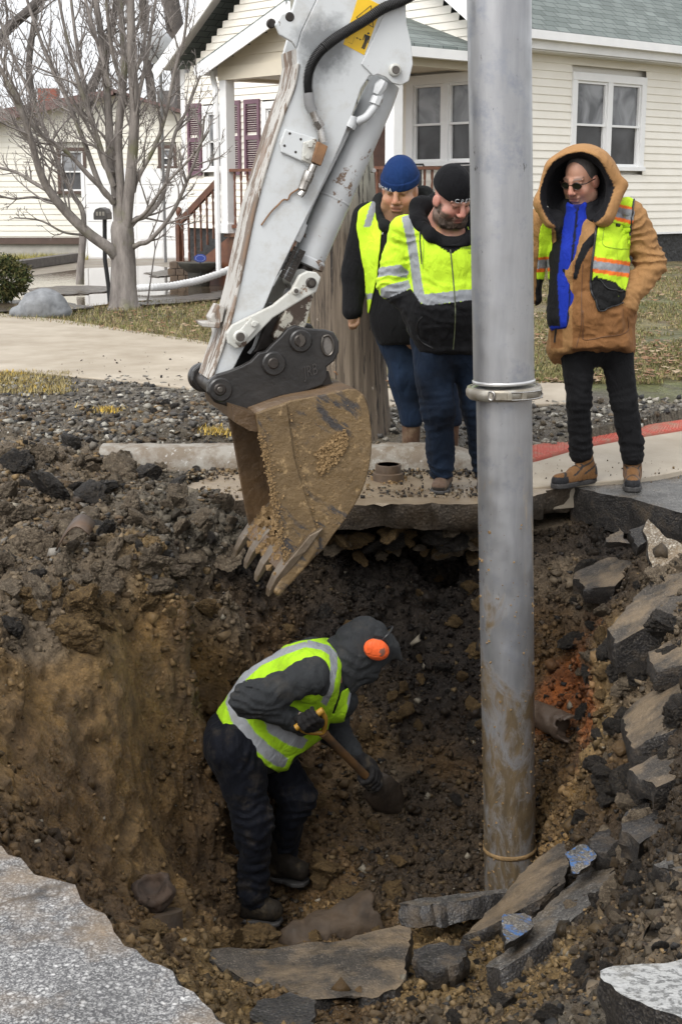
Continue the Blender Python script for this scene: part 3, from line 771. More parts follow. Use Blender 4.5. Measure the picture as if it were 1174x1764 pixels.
crumbs(52000, .0025, .020, 47); crumbs(2600, .014, .042, 48)

def rock_mesh(seed, sub=4, flat=1., ang=.55):
    bm = bmesh.new(); bmesh.ops.create_icosphere(bm, subdivisions=sub, radius=1)
    V = np.array([v.co[:] for v in bm.verts]); rg = np.random.default_rng(seed)
    for _ in range(9):                                        # broken faces
        n = nrm(rg.normal(size=3)); h = rg.uniform(.40, .80); d = V@n-h; V = V-np.where(d > 0, d, 0)[:, None]*n*.92
    V *= rg.uniform(.75, 1.2, 3)*np.array((1, 1, flat))
    N = V/np.linalg.norm(V, axis=1)[:, None]
    w1, w2 = worley(V*2.6+seed*3.1, seed); w3, w4 = worley(V*6+seed, seed+3)
    V = V+N*(.16*fbm(V*1.6+seed, 3, seed)+.20*np.sqrt(np.clip(w2-w1, 0, 1))+.085*np.sqrt(np.clip(w4-w3, 0, 1))+.045*fbm(V*11, 3, seed+2)-.15)[:, None]
    for v, p in zip(bm.verts, V): v.co = p
    me = bpy.data.meshes.new("rock"); bm.to_mesh(me); bm.free()
    me.polygons.foreach_set("use_smooth", np.ones(len(me.polygons), dtype=bool)); me.set_sharp_from_angle(angle=math.radians(42))
    return me
def rockmat(name, c1, c2, c3, rough=.6):
    q = NT(name); co = q.coord(); oi = q.n("ShaderNodeObjectInfo").outputs['Random']
    v = q.n("ShaderNodeVectorMath", operation='ADD'); q.l(co, v.inputs[0]); q.l(oi, v.inputs[1]); p = v.outputs[0]
    c = q.mix(q.ramp(q.noise(p, 2.2, 7, .7), [(.35, 0), (.62, 1)]), c1, c2)
    c = q.mix(q.ramp(q.noise(p, 5, 6, .7), [(.52, 0), (.66, 1)]), c, c3)
    c = q.mix(.6, c, q.ramp(q.vor(p, 11), [(0, 1.3), (.6, .5)]), 'MULTIPLY')
    c = q.mix(.5, c, q.ramp(oi, [(0, .6), (1, 1.25)]), 'MULTIPLY')
    b = q.bump(q.noise(p, 9, 6, .75), .9, .12); b = q.bump(q.noise(p, 34, 3), .5, .04, b)
    q.set(**{'Base Color': c, 'Roughness': rough, 'Normal': b, 'Specular IOR Level': .3}); return q.m
M_RK = [rockmat("brown_rubble", (.31,.245,.17), (.16,.12,.08), (.42,.34,.235)), rockmat("black_rubble", (.033,.03,.028), (.065,.055,.045), (.13,.105,.075), .42), rockmat("tan_clod", (.29,.19,.08), (.17,.105,.042), (.09,.06,.032), .7)]
RMESH = {}
for kind in range(3):
    for j in range(5):
        m = rock_mesh(100+kind*10+j, 5, (.80, .8, .9)[kind]); m.materials.append(M_RK[kind]); RMESH[(kind, j)] = m
RL = [('grey brown lump of broken rubble in the heap on the rim left of the bucket', 'lumps in the rubble heap on the left rim'),
      ('black lump of broken asphalt in the rubble heap on the rim left of the bucket', 'black lumps in the rubble heap on the left rim'),
      ('tan crumbly clod of clay below the rubble heap on the left rim', 'tan clods below the left rim'),
      ('brown lump of rubble on the loose slope at the right front of the pit', 'lumps on the right front slope'),
      ('black lump of broken asphalt on the loose slope at the right of the pit', 'black lumps on the right slope'),
      ('tan clod of wet clay on the pit floor around the worker', 'clods on the pit floor'),
      ('dark stone lying on the gravel verge behind the kerb', 'stones on the gravel verge'), ('tan clod in the upright rib of clay beside the orange patch', 'clods in the clay rib'),
      ('dark clod stuck in the back wall of the pit behind the worker and the tube', 'clods in the back wall of the pit')]
def rock(px, py, wpx, kind, lab, hp=.8, seed=None, name=None, own=None):
    p = sight(px, py+wpx*.25); s = wpx/PXM(p[1], p[2])/2
    rg = random.Random(int(px*31+py*17))
    o = bpy.data.objects.new(name or ("rock", "asphalt_lump", "clay_clod")[kind], RMESH[(kind, rg.randrange(5))]); COL.objects.link(o)
    o.location = tuple(p+np.array((0, s*.15, s*.28))); o.rotation_euler = (rg.uniform(-.9, .9), rg.uniform(-.9, .9), rg.uniform(0, 6.28)); o.scale = (s*1.05, s*1.05, s*1.05*hp)
    l, g = RL[lab]; tag(o, own or l, 'rock' if kind == 0 else 'clod' if kind == 2 else 'asphalt lump', None if own else g); return o
big = [(75,1020,105,0,.55,'largest flat grey boulder at the left edge of the rubble heap'),(45,930,95,0,1,'tall brown boulder leaning at the left edge above the flat grey one'),(108,965,50,0,1.2,'upright narrow brown stone beside the bent rusty sheet'),
       (25,880,70,0,.6,None),(185,970,48,0,.8,None),(270,960,70,0,.7,None),(265,1000,75,0,.75,None),(190,1000,60,0,.8,None),(140,1030,80,2,.8,None),(310,905,60,0,.7,None),(210,800,65,0,.8,None),(180,830,55,1,.6,None),
       (90,830,80,1,.6,None),(30,790,60,1,.9,None),(75,775,60,0,.8,None),(120,755,55,1,.7,None),(25,1070,60,1,.9,None),(125,1080,110,2,.75,'broad tan clod with a dark underside below the left rim'),(60,985,40,1,.8,None),(340,960,70,0,.6,None),
       (385,950,70,0,.5,None),(360,880,40,1,.6,None),(300,830,40,1,.5,None),(340,815,55,1,.45,None),(235,870,40,1,.7,None),(265,900,35,0,.8,None),(150,905,35,1,.8,None),(10,840,60,0,.7,None),(10,960,50,1,.8,None),(225,925,50,0,.7,None)]
for a, b, wd, kd, hp, own in big: rock(a, b, wd, kd, kd if kd < 2 else 2, hp, own=own)
rg = random.Random(5)
for i in range(95):
    a = rg.uniform(0, 410); b = rg.uniform(770, 1020); kd = rg.choice((0, 0, 0, 1)); rock(a, b, rg.uniform(16, 58), kd, kd, rg.uniform(.6, 1))
for i in range(34):
    a = rg.uniform(0, 400); b = 1010+rg.uniform(0, 90)*(1-a/900); rock(a, b, rg.uniform(14, 55), 2, 2, rg.uniform(.6, 1))
for i in range(45):
    a = rg.uniform(0, 400); b = rg.uniform(690, 780); kd = rg.choice((0, 1)); rock(a, b, rg.uniform(8, 22), kd, kd, rg.uniform(.6, .9))
for i in range(28):
    a = rg.choice((rg.uniform(670, 815), rg.uniform(925, 1174))); b = rg.uniform(690, 745); rock(a, b, rg.uniform(8, 20), rg.choice((0, 1)), 6, rg.uniform(.6, .9), name="stone")
for i in range(60):
    a = rg.uniform(700, 1174); b = rg.uniform(1560, 1764); kd = rg.choice((0, 0, 1)); rock(a, b, rg.uniform(12, 42), kd, 3 if kd == 0 else 4, rg.uniform(.6, 1))
for i in range(75):
    a = rg.uniform(985, 1174); b = rg.uniform(960, 1560); kd = rg.choice((0, 1, 1, 1)); rock(a, b, rg.uniform(14, 66), kd, 3 if kd == 0 else 4, rg.uniform(.6, 1))
for i in range(70):
    a = rg.uniform(430, 830); b = rg.uniform(990, 1400); rock(a, b, rg.uniform(12, 48), rg.choice((1, 2, 2)), 8, rg.uniform(.6, 1))
for i in range(46):
    a = rg.uniform(380, 830); b = rg.uniform(1420, 1640); rock(a, b, rg.uniform(12, 46), 2, 5, rg.uniform(.6, 1))
for a, b, wd, kd, own in ((265,1600,50,2,'dark clod beside the rusty valve cap in the left corner of the pit'),(740,1690,60,1,None),(870,1720,50,1,None),(950,1745,70,1,'black lump at the bottom of the picture left of the white painted slab'),(760,1650,40,1,None),(560,1490,60,2,None),(520,1600,70,2,None),(440,1610,80,2,None),(390,1615,60,2,None),(600,1540,60,2,None)):
    rock(a, b, wd, kd, {0: 3, 1: 4, 2: 5}[kd], .8, own=own)
# =================================================================== HOUSE ON THE CORNER
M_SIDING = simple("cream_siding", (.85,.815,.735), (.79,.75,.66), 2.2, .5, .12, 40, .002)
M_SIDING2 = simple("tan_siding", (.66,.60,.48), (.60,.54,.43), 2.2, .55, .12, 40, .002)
M_WHITE = simple("white_trim", (.84,.84,.83), (.76,.76,.755), 3, .4, .08, 40, .002)
M_SOFFIT = simple("soffit", (.66,.645,.61), (.58,.56,.52), 3, .5, .08, 40, .002)
M_STAIN = simple("stained_wood", (.135,.055,.03), (.07,.029,.017), 7, .42, .3, 60, .003)
M_STAIN2 = simple("red_stained_wood", (.20,.083,.045), (.115,.045,.026), 9, .42, .3, 60, .003)
M_FOUND = simple("dark_block", (.035,.034,.034), (.012,.012,.012), 9, .6, 1.0, 14, .03)
M_SHUT = simple("mauve_paint", (.175,.095,.125), (.13,.07,.095), 6, .45, .1, 50, .002)
M_BLACK = simple("black_plastic", (.02,.02,.021), (.012,.012,.013), 20, .4, .1, 90, .002)
M_DECK = simple("porch_deck", (.16,.08,.045), (.10,.05,.03), 6, .5, .3, 40, .004)
q = NT("window_glass"); co = q.coord()
q.set(**{'Base Color': q.ramp(q.noise(co, 2.6, 3, .5, .8), [(.35, (.07,.072,.075)), (.62, (.25,.255,.265))]), 'Roughness': .07, 'Specular IOR Level': .6}); M_GLASS = q.m
q = NT("screened_glass"); co = q.coord()
q.set(**{'Base Color': q.ramp(q.noise(co, 2.0, 3, .5, .6), [(.35, (.035,.034,.034)), (.65, (.085,.085,.088))]), 'Roughness': .22, 'Specular IOR Level': .4}); M_SCREEN = q.m
q = NT("roof_shingles"); co = q.coord(); mp = q.map(co, (1, 1, 1.75), (0, 0, 0))
sx = q.n("ShaderNodeSeparateXYZ"); q.l(mp, sx.inputs[0]); cx = q.n("ShaderNodeCombineXYZ"); q.l(sx.outputs[0], cx.inputs[0]); q.l(sx.outputs[2], cx.inputs[1])
br = q.n("ShaderNodeTexBrick"); q.l(cx.outputs[0], br.inputs['Vector']); br.inputs['Scale'].default_value = 1.0
br.inputs['Brick Width'].default_value = .26; br.inputs['Row Height'].default_value = .14; br.inputs['Mortar Size'].default_value = .007
br.inputs['Color1'].default_value = (.125,.148,.138,1); br.inputs['Color2'].default_value = (.19,.218,.205,1); br.inputs['Mortar'].default_value = (.045,.052,.05,1); br.inputs['Bias'].default_value = 0
c = q.mix(.45, br.outputs['Color'], q.ramp(q.noise(co, 70, 4, .7), [(.3, .5), (.7, 1.3)]), 'MULTIPLY')
c = q.mix(.5, c, q.ramp(q.noise(co, 2.5, 4), [(.3, .7), (.7, 1.2)]), 'MULTIPLY')
q.set(**{'Base Color': c, 'Roughness': .85, 'Normal': q.bump(br.outputs['Fac'], -.8, .02)}); M_SHING = q.m
q = NT("roof_shingles_front"); M_SHINGF = M_SHING

HROT = math.radians(42); C0 = np.array((2.05, 19.5, 0.))
ux, uy = np.array((math.cos(HROT), math.sin(HROT), 0)), np.array((-math.sin(HROT), math.cos(HROT), 0))
house = empty("house", C0, 'cream clapboard corner house with green shingle roof and a railed front porch', 'house', rotz=HROT)
def HL(px, py, pl):                                   # sight line onto a wall plane, in the house's own axes: ('y', v) or ('x', v)
    ax, v = pl; n = uy if ax == 'y' else ux
    p = PPL(px, py, C0+n*v, n)-C0; return np.array((p@ux, p@uy, p[2]))
def siding(mb, o, u, nrm_, L0, L1, z0, z1, holes=(), rng=None, exp=.105, lap=.014, mi=0):
    """lapped boards: each course leans out at its foot; holes = (u0, u1, z0, z1)"""
    z = z0; o = np.asarray(o, float); u = np.asarray(u, float); n = np.asarray(nrm_, float); k = 0
    while z < z1-.005:
        zt = min(z+exp, z1); zm = (z+zt)/2
        a, b = (L0, L1) if rng is None else rng(zm)
        segs = [(a, b)] if b > a else []
        for (h0, h1, k0, k1) in holes:
            if zt <= k0 or z >= k1: continue
            ns = []
            for s, e in segs:
                if h1 <= s or h0 >= e: ns.append((s, e)); continue
                if h0 > s: ns.append((s, h0))
                if h1 < e: ns.append((h1, e))
            segs = ns
        for s, e in segs:
            P = [o+u*s+n*lap, o+u*e+n*lap, o+u*e, o+u*s]; zz = [z, z, zt, zt]
            V = [p*np.array((1, 1, 0))+np.array((0, 0, q_)) for p, q_ in zip(P, zz)]
            V += [V[0]-n*lap, V[1]-n*lap]
            t = np.cross(u, np.array((0, 0, 1)))
            f = [(0, 1, 2, 3), (4, 5, 1, 0)] if np.dot(t, n) > 0 else [(3, 2, 1, 0), (0, 1, 5, 4)]
            mb.add(V, f, mi)
        z = zt; k += 1
WIN = {}
# --- window rectangles on the walls
sw = (HL(984,123,('y',0)), HL(1104,297,('y',0)))
SX0, SX1, SZ1, SZ0 = sw[0][0], sw[1][0], sw[0][2], HL(984,293,('y',0))[2]
fw0 = HL(702,132,('x',0)); fw1 = HL(702,287,('x',0)); FY1 = fw0[1]; FY0 = max(.14, HL(838,132,('x',0))[1]); FZ1, FZ0 = fw0[2], fw1[2]
lw0 = HL(350,183,('x',0)); lw1 = HL(390,296,('x',0)); LY1, LY0, LZ1, LZ0 = lw0[1], lw1[1], lw0[2], lw1[2]
mw0 = HL(452,172,('x',0)); MY1 = mw0[1]; MY0 = MY1-.95
DY1 = HL(603,160,('x',0))[1]; DY0 = HL(668,160,('x',0))[1]
WZ0, WZ1, WL, WD = 1.0, 3.58, 7.02, 10.
mb = MB()
siding(mb, (0,0,0), (1,0,0), (0,-1,0), 0.09, WD, WZ0, WZ1-.02, [(SX0,SX1,SZ0,SZ1)])
gb = lambda z: (max(.09, (z-3.4)/.7), min(WL-.09, WL-(z-3.4)/.7))
siding(mb, (0,0,0), (0,1,0), (-1,0,0), .09, WL-.09, WZ0, 5.9, [(FY0,FY1,FZ0,FZ1), (LY0,LY1,LZ0,LZ1), (MY0,MY1,LZ0,LZ1), (DY0,DY1,1.0,3.1)], rng=gb)
mb.b2((.09,.09,.9), (WD,WL-.02,3.56))                      # the wall behind the boards
wall = mb.obj("wall", M_SIDING, house, local=True)
mb = MB(); mb.b2((.05,.05,-.3), (WD-.05, WL-.05, .999)); mb.obj("foundation", M_FOUND, house, local=True)
for (x, y) in ((0,0), (0,WL)):
    mb = MB(); mb.b2((-.022, y-.022 if y == 0 else y-.09, WZ0), (.09, y+.09 if y == 0 else y+.022, WZ1)); mb.obj("corner_trim", M_WHITE, house, local=True)
mb = MB(); mb.b2((-.02,-.02,WZ0-.03), (WD,.0,WZ0-.001)); mb.obj("base_trim", M_WHITE, house, local=True)
# roof
mb = MB(); ov = .32; ez = 3.60; sl = .70; rz = ez+sl*(WL/2+ov); yr = WL/2
for s in (0, 1):
    ye = -ov if s == 0 else WL+ov
    A = np.array((-ov,ye,ez)); B = np.array((WD+ov,ye,ez)); C = np.array((WD+ov,yr,rz)); D = np.array((-ov,yr,rz))
    mb.prism([A,B,C,D], (0,0,.05))
roof = mb.obj("roof", M_SHING, house, local=True)
mb = MB()
mb.b2((-ov,-ov-.0,ez-.17), (WD,-ov+.03,ez-.004)); mb.b2((-ov-.0,-ov-.11,ez-.06), (WD,-ov-.003,ez+.05))   # fascia, gutter
for s in (0, 1):
    ye = -ov if s == 0 else WL+ov
    a = np.array((-ov-.012,ye,ez-.10)); b = np.array((-ov-.012,yr,rz-.10)); mb.bar(a, b, .024, .20, up=(0,0,1))
fas = mb.obj("fascia", M_WHITE, roof, local=True)
mb = MB(); mb.b2((-ov+.03,-ov+.03,ez-.19), (WD,.03,ez-.172))
for s in (0, 1):
    y0, y1 = (-ov, yr) if s == 0 else (WL+ov, yr)
    mb.prism([np.array((-ov,y0,ez-.01)), np.array((0.,y0,ez-.01)), np.array((0.,y1,rz-.01)), np.array((-ov,y1,rz-.01))], (0,0,-.012))
mb.obj("soffit", M_SOFFIT, roof, local=True)

def window(parent, o, u, n, u0, u1, z0, z1, units=1, lower=True, trim=.11, mt=None, mul=.11, name="window"):
    """double-hung units in a trimmed opening"""
    o = np.asarray(o, float); u = np.asarray(u, float); n = np.asarray(n, float); mt = mt or M_WHITE
    def bx(mb, a, b, za, zb, d0, d1, mi=0):
        P = [o+u*s+n*d+np.array((0, 0, z)) for s in (a, b) for d in (d0, d1) for z in (za, zb)]
        P = np.array(P); mb.b2(P.min(0), P.max(0), mi)
    f = MB(); T = trim
    bx(f, u0, u1, z1-T, z1, -.02, .035); bx(f, u0-.02, u1+.02, z0, z0+.06, -.02, .055)
    bx(f, u0, u0+T, z0+.06, z1-T, -.02, .034); bx(f, u1-T, u1, z0+.06, z1-T, -.02, .034)
    W = (u1-u0-2*T-(units-1)*mul)/units
    for k in range(1, units):
        a = u0+T+k*W+(k-1)*mul; bx(f, a, a+mul, z0+.06, z1-T, -.02, .033)
    fr = f.obj(name, mt, parent, local=True); bevel(fr, .004)
    for k in range(units):
        a = u0+T+k*(W+mul); b = a+W; zm = (z0+.06+z1-T)/2; s = MB(); r = .035
        bx(s, a+.001, b-.001, z1-T-r, z1-T-.001, -.045, .006); bx(s, a+.001, a+r, zm, z1-T-r, -.045, .006); bx(s, b-r, b-.001, zm, z1-T-r, -.045, .006)
        bx(s, a+.001, b-.001, zm-.03, zm, -.045, .008); bx(s, a+.001, b-.001, z0+.061, z0+.06+r, -.06, -.008)
        bx(s, a+.001, a+r, z0+.06+r, zm-.03, -.06, -.008); bx(s, b-r, b-.001, z0+.06+r, zm-.03, -.06, -.008)
        s.obj("sash", M_WHITE, fr, local=True)
        p = MB(); bx(p, a+.02, b-.02, zm-.01, z1-T-.02, -.034, -.028); p.obj("pane", M_GLASS, fr, local=True)
        p = MB(); bx(p, a+.02, b-.02, z0+.07, zm-.01, -.048, -.042); p.obj("pane", M_SCREEN if lower else M_GLASS, fr, local=True)
    return fr
window(house, (0,0,0), (1,0,0), (0,-1,0), SX0, SX1, SZ0, SZ1, 2)
window(house, (0,0,0), (0,1,0), (-1,0,0), FY0, FY1, FZ0, FZ1, 2, trim=.13, mul=.13)
window(house, (0,0,0), (0,1,0), (-1,0,0), LY0, LY1, LZ0, LZ1, 1)
window(house, (0,0,0), (0,1,0), (-1,0,0), MY0, MY1, LZ0, LZ1, 1)
# shutters with slats
def shutter(y0, y1, z0, z1):
    m = MB(); t = .035
    m.b2((-t-.016,y0,z0), (-.016,y0+.05,z1)); m.b2((-t-.016,y1-.05,z0), (-.016,y1,z1))
    for z in (z0, (z0+z1)/2-.04, z1-.07): m.b2((-t-.015,y0+.05,z), (-.016,y1-.05,z+.07))
    z = z0+.09
    while z < z1-.08:
        if abs(z-(z0+z1)/2) > .06: m.box((-.034,(y0+y1)/2,z), (.03,y1-y0-.10,.006), np.array(Matrix.Rotation(.7, 3, 'Y')))
        z += .034
    m.obj("shutter", M_SHUT, house, local=True)
for y0, y1 in ((LY1+.03, LY1+.40), (LY0-.42, LY0-.05), (MY1+.04, MY1+.42)): shutter(y0, y1, LZ0-.05, LZ1+.05)
# front door behind the arm
m = MB(); m.b2((-.02,DY0,1.0), (-.005,DY1,3.05)); d = m.obj("door", M_STAIN, house, local=True)
m = MB(); m.b2((-.04,DY0-.1,1.0), (.0,DY0,3.15)); m.b2((-.04,DY1,1.0), (0,DY1+.1,3.15)); m.b2((-.04,DY0,3.05), (0,DY1,3.15)); m.obj("door_frame", M_WHITE, d, local=True)
# porch
PX, PY0, PY1, PZd = -1.5, .39, 3.86, 1.0
porch = empty("porch", (0,0,0)); porch.parent = house
m = MB(); m.b2((PX-.05,PY0-.06,PZd-.05), (-.016,PY1+.06,PZd)); m.b2((PX,PY0,PZd-.22), (-.02,PY1,PZd-.052)); m.obj("deck", M_DECK, porch, local=True)
m = MB(); m.b2((PX+.04,PY0+.04,-.2), (-.03,PY1-.04,PZd-.222)); m.obj("skirting", M_FOUND, porch, local=True)
for y in (PY0, PY1):
    m = MB(); m.b2((PX-.08,y-.08,PZd), (PX+.08,y+.08,3.16)); m.b2((PX-.10,y-.10,PZd), (PX+.10,y+.10,PZd+.14)); bevel(m.obj("post", M_WHITE, porch, local=True), .006)
pe, ps = 3.36, .345; py_r = (PY0+PY1)/2; po = .28
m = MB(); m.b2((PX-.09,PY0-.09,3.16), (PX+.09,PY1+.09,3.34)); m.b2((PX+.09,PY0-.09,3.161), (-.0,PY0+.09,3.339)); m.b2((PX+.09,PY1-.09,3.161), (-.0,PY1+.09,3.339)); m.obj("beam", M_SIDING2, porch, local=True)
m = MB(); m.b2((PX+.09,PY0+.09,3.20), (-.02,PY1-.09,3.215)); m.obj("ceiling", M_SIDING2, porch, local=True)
pz_r = pe+ps*((PY1-PY0)/2+po)
m = MB()
for s in (0, 1):
    ye = PY0-po if s == 0 else PY1+po; xb = 0.
    m.prism([np.array((PX-.3,ye,pe)), np.array((xb,ye,pe)), np.array((xb,py_r,pz_r)), np.array((PX-.3,py_r,pz_r))], (0,0,.05))
proof = m.obj("porch_roof", M_SHING, house, local=True)
m = MB()
for s in (0, 1):
    ye = PY0-po if s == 0 else PY1+po
    m.bar((PX-.312,ye,pe-.085), (PX-.312,py_r,pz_r-.085), .024, .19); m.b2((PX-.3,ye-.012 if s else ye-.1,pe-.12), (0.,ye+.1 if s else ye+.012,pe+.0))
m.obj("fascia", M_WHITE, proof, local=True)
m = MB()
for s in (0, 1):
    ye = PY0-po if s == 0 else PY1+po
    m.prism([np.array((PX-.3,ye,pe-.03)), np.array((PX-.05,ye,pe-.03)), np.array((PX-.05,py_r,pz_r-.03)), np.array((PX-.3,py_r,pz_r-.03))], (0,0,-.012))
m.obj("soffit", M_SOFFIT, proof, local=True)
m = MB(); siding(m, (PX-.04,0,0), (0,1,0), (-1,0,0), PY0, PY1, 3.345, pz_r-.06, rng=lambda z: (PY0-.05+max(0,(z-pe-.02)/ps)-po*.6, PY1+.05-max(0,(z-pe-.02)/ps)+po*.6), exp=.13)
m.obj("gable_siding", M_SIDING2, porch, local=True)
def railing(a, b, z0, z1, parent, n, mt):
    a = np.asarray(a, float); b = np.asarray(b, float); up = np.array((0, 0, 1))
    m = MB(); m.bar(a+up*z1, b+up*z1, .09, .04); m.obj("top_rail", mt, parent, local=True)
    m = MB(); m.bar(a+up*z0, b+up*z0, .05, .05); m.obj("bottom_rail", mt, parent, local=True)
    for k in range(n):
        p = a+(b-a)*(k+.5)/n; L = z1-z0; m = MB()
        zz = np.array([0, .1, .16, .2, .3, .45, .6, .72, .8, .84, .9, 1.0])*L+z0; rr = np.array([.019, .019, .010, .018, .019, .016, .014, .017, .010, .018, .019, .019])
        m.tube([p+up*z for z in zz], rr, 8); autosmooth(m.obj("baluster", mt, parent, local=True), 30)
R_ = empty("porch_railing", (0,0,0)); R_.parent = house
for nm_, a, b, n in (("front_railing", (PX,PY0+.08,0), (PX,PY1-.08,0), 22), ("side_railing", (PX+.08,PY0,0), (-.03,PY0,0), 10)):
    railing(a, b, PZd+.1, PZd+.9, R_, n, M_STAIN2)
# the steps go down the left side of the porch
m = MB()
for k in range(4): m.b2((PX+.15,PY1+.07+k*.29,PZd-.21-.19*k), (-.35,PY1+.07+(k+1)*.30,PZd-.16-.19*k))
m.prism([np.array((PX+.1,PY1+.07,.1)), np.array((PX+.1,PY1+1.4,.1)), np.array((PX+.1,PY1+1.4,.3)), np.array((PX+.1,PY1+.07,.98))], (.045,0,0)); m.obj("steps", M_STAIN2, porch, local=True)
nw0 = np.array((PX+.1,PY1+.12,0)); nw1 = np.array((PX+.1,PY1+1.36,0))
m = MB(); m.bar((PX+.1,PY1+.1,1.92), (PX+.1,PY1+1.36,1.14), .05, .10); sr = m.obj("stair_rail", M_STAIN, house, local=True)
for k in range(8):
    f = (k+.6)/8; y = PY1+.1+f*1.26; zt = 1.92-f*.78; zb = zt-.78+.02; m = MB()
    m.tube([(PX+.1,y,zb+(zt-zb)*t) for t in (0,.2,.24,.3,.5,.7,.74,.8,1)], [.02,.02,.011,.019,.015,.019,.011,.02,.02], 8); autosmooth(m.obj("baluster", M_STAIN, sr, local=True), 30)
m = MB(); m.b2((PX+.055,PY1+1.34,.1), (PX+.145,PY1+1.43,1.2)); m.tube([(PX+.1,PY1+1.385,z) for z in (1.2,1.215,1.23,1.26,1.31,1.35,1.37)], [.045,.03,.028,.045,.05,.036,.006], 12); autosmooth(m.obj("newel_post", M_STAIN, porch, local=True), 40)
# downspout on the left porch post
m = MB(); m.tube([(PX-.05,PY1+.26,3.3),(PX-.05,PY1+.25,3.2),(PX-.10,PY1+.13,3.05),(PX-.12,PY1+.11,2.9),(PX-.12,PY1+.11,.4)], .042, 8); m.obj("downspout", M_WHITE, porch, smooth=40, local=True)
# porch chairs
def porch_chair(x, y, rz, lab):
    p = C0+ux*x+uy*y; e = empty("porch_chair", (p[0], p[1], PZd), lab, 'chair', rotz=HROT+rz)
    m = MB(); m.b2((-.24,-.24,.40), (.24,.24,.43)); bevel(m.obj("seat", M_BLACK, e, local=True), .01)
    m = MB(); m.b2((.205,-.20,.50), (.225,.20,.93)); bevel(m.obj("backrest", M_BLACK, e, local=True), .008)
    m = MB(); m.tube([(.24,-.24,.0),(.24,-.24,.90),(.24,-.20,.96),(.24,.20,.96),(.24,.24,.90),(.24,.24,.0)], .014, 8); m.obj("back_frame", M_BLACK, e, smooth=50, local=True)
    for s in (-1, 1): m = MB(); m.tube([(-.22,.22*s,0),(-.20,.22*s,.40)], .013, 8); m.obj("leg", M_BLACK, e, smooth=50, local=True)
a = HL(695,275,('x',-.55)); b = HL(787,272,('x',-.55))
porch_chair(-.62, a[1], 0, 'black porch chair behind the blue knit cap, beside the white porch post')
porch_chair(-.62, b[1], 0, 'black porch chair behind the railing next to the tall metal tube')

# =================================================================== NEIGHBOUR'S HOUSE
M_SIDN = simple("ivory_siding", (.80,.775,.69), (.74,.71,.62), 1.6, .55, .1, 30, .002)
M_BROWN = simple("brown_trim", (.10,.065,.05), (.07,.045,.035), 6, .6, .2, 40, .003)
M_BROOF = simple("brown_shingles", (.20,.13,.115), (.12,.075,.07), 14, .9, .5, 30, .01)
ND = 31.
def NX(px): return PD(px, 330, ND)[0]
def NZ(py): return PD(300, py, ND)[2]
nb = empty("neighbour_house", (0, ND, 0), 'ivory house with brown roof edge and white garage door behind the bare tree', 'house')
xl, xr, xp = NX(-170), NX(330), NX(205); zp = NZ(163); zl = NZ(236); zr_ = NZ(200)
m = MB()
hl = [(NX(101),NX(151),NZ(334),NZ(254)), (NX(274),NX(306),NZ(291),NZ(250))]
siding(m, (0,0,0), (1,0,0), (0,-1,0), xl, xr, .55, zp-.02, hl, rng=lambda z: (xl if z < zl else xl+(z-zl)/(zp-zl)*(xp-xl), xr if z < zr_ else xr-(z-zr_)/(zp-zr_)*(xr-xp)), exp=.115)
m.prism([np.array((xl,.09,.3)), np.array((xr,.09,.3)), np.array((xr,.09,zr_)), np.array((xp,.09,zp)), np.array((xl,.09,zl))], (0,9,0))
m.obj("wall", M_SIDN, nb, local=True)
m = MB(); m.b2((xl,-.0,-.2), (xr,.019,.548)); m.obj("foundation", simple("grey_block", (.42,.40,.36), None, 6, .8, .3), nb, local=True)
m = MB(); m.b2((xl,-.06,.50), (NX(142),-.02,.64)); m.obj("sill_board", M_BROWN, nb, local=True)
m = MB(); m.prism([np.array((xl-.3,-.45,zl+.02)), np.array((xp,-.32,zp+.03)), np.array((xp,9,zp+.03)), np.array((xl-.3,9,zl+.02))], (0,0,.07)); m.prism([np.array((xp,-.32,zp+.03)), np.array((xr,-.35,zr_)), np.array((xr,9,zr_)), np.array((xp,9,zp+.03))], (0,0,.07))
m.prism([np.array((xl-.3,-.47,zl-.30)), np.array((xl-.3,-.47,zl+.085)), np.array((xp,-.34,zp+.10)), np.array((xp,-.34,zp-.02))], (0,.03,0))
rfn = m.obj("roof", M_BROOF, nb, local=True)
m = MB(); m.b2((NX(271),.5,zr_-.2), (NX(301),.9,NZ(153))); m.obj("chimney", simple("grey_chimney", (.13,.12,.115), (.09,.085,.08), 8, .8), nb, local=True)
for (a, b, c, d) in hl: window(nb, (0,0,0), (1,0,0), (0,-1,0), a, b, c, d, 1, trim=.07, mt=M_BROWN)
m = MB(); gx0, gx1 = NX(152), NX(328); m.b2((gx0,-.35,.0), (gx1,-.30,NZ(296)))
for i in range(5):
    for j in range(4):
        a = gx0+(gx1-gx0)*(j+.06)/4; b = gx0+(gx1-gx0)*(j+.94)/4; z = .2+i*.38; m.b2((a,-.362,z+.03), (b,-.351,z+.35))
m.b2((gx0-.08,-.37,.0), (gx0-.005,-.28,NZ(290))); m.obj("garage_door", M_WHITE, nb, local=True)
m = MB(); p = PD(82,180,44); m.b2((p[0]-.28,44,0), (p[0]+.28,44.5,PD(82,152,44)[2])); o = m.obj("brick_chimney", simple("red_brick", (.28,.10,.07), (.2,.08,.06), 20, .9)); tag(o, 'red brick chimney far behind the brown roof at left', 'chimney')
